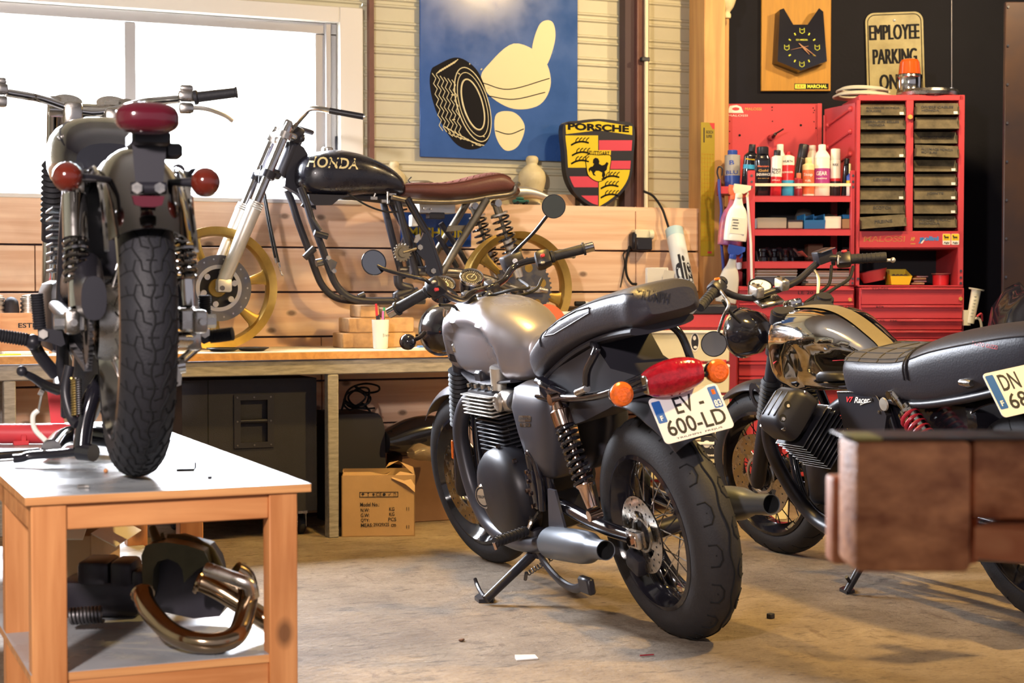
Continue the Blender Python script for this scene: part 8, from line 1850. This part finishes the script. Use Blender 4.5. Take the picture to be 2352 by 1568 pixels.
# footrests: rider's on hangers, passenger's folded up
def peg(a,b_,r_=.0125,name='footrest'):
    g=MB().m('rubber'); n=14; d_=(b_-a); pts=[]; rs=[]
    for k in range(n): pts += [a+d_*(k/n),a+d_*((k+.5)/n)]; rs += [r_,r_*1.22]
    pts.append(b_); rs.append(r_); g.tube(pts,rs,12); return g.obj(name,kb)
peg(KY(92,756,.25),KY(84,674,.25)); g=MB().m('black_satin'); g.loft([[KY(a_,b_,y) for a_,b_ in ((86,756),(100,753),(142,760),(150,790),(140,796),(110,785),(88,782))] for y in (.24,.27)]); g.m('alu').bolt(KY(99,767,.238),(0,-1,0),.011,.006); g.obj('footrest_hanger',kb)
peg(KY(-30,766,.42),KY(62,780,.42),.0135); g=MB().m('black_satin'); g.tube(spl([KY(62,780,.42),KY(78,792,.44),KY(95,820,.46),KY(128,860,.48)],5),.015,10); g.ball(KY(76,785,.42),(.018,.02,.018)); g.obj('footrest_arm',kb)
g=MB().m('black_satin'); g.tube(spl([KY(50,853,.30),KY(75,866,.32),KY(105,885,.36),KY(132,895,.42)],5),[.007,.015,.013],12); g.ball(KY(50,852,.30),(.012,.012,.012)); g.obj('gear_pedal',kb)
g=MB().m('chrome_dull'); g.tube([KY(90,898,.36),KY(100,903,.36)],.008,8); g.tube([KY(96,903,.36),KY(88,945,.36)],.003,6); g.obj('pedal_link',kb)
g=MB().m('white_plastic'); g.tube(spl([KY(88,942,.36),KY(76,955,.36),KY(80,985,.36),KY(105,1012,.35)],5),.006,8); g.obj('cable_sheath',kb)
peg(KY(472,752,.20),KY(470,678,.20)); peg(KY(482,773,.20),KY(536,766,.18),.0135)
g=MB().m('black_satin'); g.loft([[KY(a_,b_,y) for a_,b_ in ((440,758),(460,752),(482,756),(484,784),(468,790),(440,772))] for y in (.19,.22)]); g.m('alu').bolt(KY(470,764,.185),(0,-1,0),.012,.006); g.obj('footrest_hanger',kb)
g=MB().m('chrome_dull'); g.tube([KY(398,778,.02),KY(440,780,.05)],.018,16); g.box(KY(445,778,.05),(.03,.04,.05),None,.008,2); g.tube([KY(455,795,.12),KY(404,840,.05)],.010,10); g.m('chrome').tube([KY(398,842,.06),KY(424,838,.06)],.017,16); g.obj('brake_linkage',kb)
g=MB().m('alu_light'); g.loft([[KY(a_,b_,y) for a_,b_ in ((400,830),(408,840),(418,862),(416,884),(404,888),(398,870))] for y in (.0,.006)]); g.obj('torque_arm_bracket',kb)
# centre stand swung down on the left, with springs
g=MB().m('black_gloss'); g.tube(spl([KY(232,872,.30),KY(214,905,.28),KY(200,950,.27),KY(192,990,.26),KY(188,1030,.25)],6),.020,12); g.tube([KY(186,1036,.25),KY(215,1040,.22)],[.022,.020],12); g.tube(spl([KY(190,1036,.25),KY(130,1042,.28),KY(70,1046,.30),KY(50,1052,.30),KY(30,1054,.30)],5),.010,10); g.obj('centre_stand',kb)
g=MB().m('gold_spring'); g.coil(KY(172,868,.27),KY(174,952,.27),.008,.0028,14,10,5); g.obj('stand_spring',kb)
g=MB().m('steel_dark'); g.coil(KY(180,868,.25),KY(182,950,.25),.006,.002,16,10,5); g.obj('stand_spring',kb)
g=MB().m('black_satin'); g.tube(spl([KY(160,840,.30),KY(150,900,.30),KY(165,960,.28),KY(180,975,.26)],5),.012,10); g.box(KY(150,920,.32),(.02,.03,.08),None,.004); g.obj('stand_lug',kb)
# silencer on the left behind fork (chrome tube) and cables
g=MB().m('rubber_dark'); g.tube(spl([KY(185,560,.2),KY(208,600,.25),KY(205,660,.2),KY(200,700,.2)],5),.006,8); g.obj('cable_loom',kb)
# ================================================================ blurred timber stand in the right foreground, and bits on the floor
mat('beam_wood','ec9f68',.6,var=.8,vs=13,col2='8a4a28',stretch=(1,1,1.8),bump=.2,det=6)
wood('beam_light','c06e44','d88a5c',(3,20,20),False,'9a5a38',.6)
DT=2.02
tb=fthing('timber_stand','heavy reddish-brown timber trestle with charred beam end, close to the viewer','trestle',2160,DT)
g=MB().m('beam_wood'); g.bb((fx(1968,DT),DT,fz(1318,DT)),(fx(2236,DT),DT+.11,fz(1014,DT)),.008,2); fobj(g,'end_block',tb)
g=MB().m('beam_wood'); g.bb((fx(2249,DT),DT+.02,fz(1200,DT)),(fx(2249,DT)+.50,DT+.12,fz(1012,DT)),.006,2); fobj(g,'cross_beam',tb)
g=MB().m('rubber_dark'); g.bb((fx(2232,DT),DT+.035,fz(1312,DT)),(fx(2252,DT),DT+.10,fz(1020,DT))); fobj(g,'gap_shade',tb)  # dark filler painted in for the shade in the gap between the two timbers
g=MB().m('beam_light'); g.bb((fx(1898,DT+.16),DT+.112,fz(1290,DT+.14)),(fx(2230,DT+.16),DT+.16,fz(1092,DT+.14)),.005,2); fobj(g,'back_board',tb)
g=MB().m('beam_light'); a=.0
q=[V((fx(2243,DT),DT-.0,fz(1298,DT)+.02)),V((fx(2243,DT)+.5,DT-.34,fz(1298,DT)+.02))]
sd_=(q[1]-q[0]).normalized(); pd_=V((-sd_.y,sd_.x,0)); zlo,zhi=fz(1285,DT),fz(1212,DT)
g.loft([[q[0]+V((0,0,zlo-q[0].z)),q[0]+V((0,0,zhi-q[0].z)),q[0]+pd_*.12+V((0,0,zhi-q[0].z)),q[0]+pd_*.12+V((0,0,zlo-q[0].z))],[q[1]+V((0,0,zlo-q[0].z)),q[1]+V((0,0,zhi-q[0].z)),q[1]+pd_*.12+V((0,0,zhi-q[0].z)),q[1]+pd_*.12+V((0,0,zlo-q[0].z))]]); fobj(g,'brace_board',tb)
for y in (DT+.02,):
    g=MB().m('beam_wood'); g.bb((fx(2249,DT)+.24,DT+.02,0),(fx(2249,DT)+.33,DT+.12,fz(1200,DT)),.006); fobj(g,'leg',tb)
    g=MB().m('beam_wood'); g.bb((fx(2249,DT)+.34,DT-.30,0),(fx(2249,DT)+.43,DT-.2,zlo),.006); fobj(g,'leg',tb)
mat('tape_yellow','b8a860',.5)
g=MB().m('steel_dark'); g.bb((fx(1950,DT),DT+.004,fz(1013,DT)),(fx(2249,DT)+.5,DT+.118,fz(1006,DT)),.002); g.m('tape_yellow').bb((fx(1962,DT),DT+.002,fz(1012.5,DT)),(fx(2030,DT),DT+.08,fz(1005,DT)),.001); fobj(g,'metal_strip',tb)
# bits on the floor
mat('scrap_white','e8e4e0',.6)
p=onz(1206,1513,0); g=MB().m('scrap_white'); g.add([(p.x-.03,p.y-.012,.003),(p.x+.03,p.y-.018,.004),(p.x+.034,p.y+.012,.007),(p.x-.022,p.y+.018,.010),(p.x-.03,p.y-.012,0.0005),(p.x+.03,p.y-.018,.0005),(p.x+.034,p.y+.012,.0005),(p.x-.022,p.y+.018,.0005)],[(0,1,2,3),(7,6,5,4),(0,4,5,1),(1,5,6,2),(2,6,7,3),(3,7,4,0)]); solo(g,'paper_scrap','small white scrap of paper on the concrete floor','scrap')
p=onz(1770,1420,0); g=MB().m('black_matt'); g.box((p.x,p.y,.008),(.020,.018,.016),(0,0,20),.002); solo(g,'rubber_block','tiny black cube on the floor between the two rear wheels','block')
p=onz(1485,1506,0); g=MB().m('red_dark'); g.tube([(p.x-.02,p.y,.003),(p.x+.02,p.y-.004,.003)],.002,6); solo(g,'wire_bit','short dark red bit of wire on the concrete floor','wire')
p=onz(1060,1472,0); g=MB().m('cardboard_dark'); g.box((p.x,p.y,.004),(.018,.012,.006),(0,0,40),.002); solo(g,'wood_chip','small brown chip of wood on the concrete floor','chip')
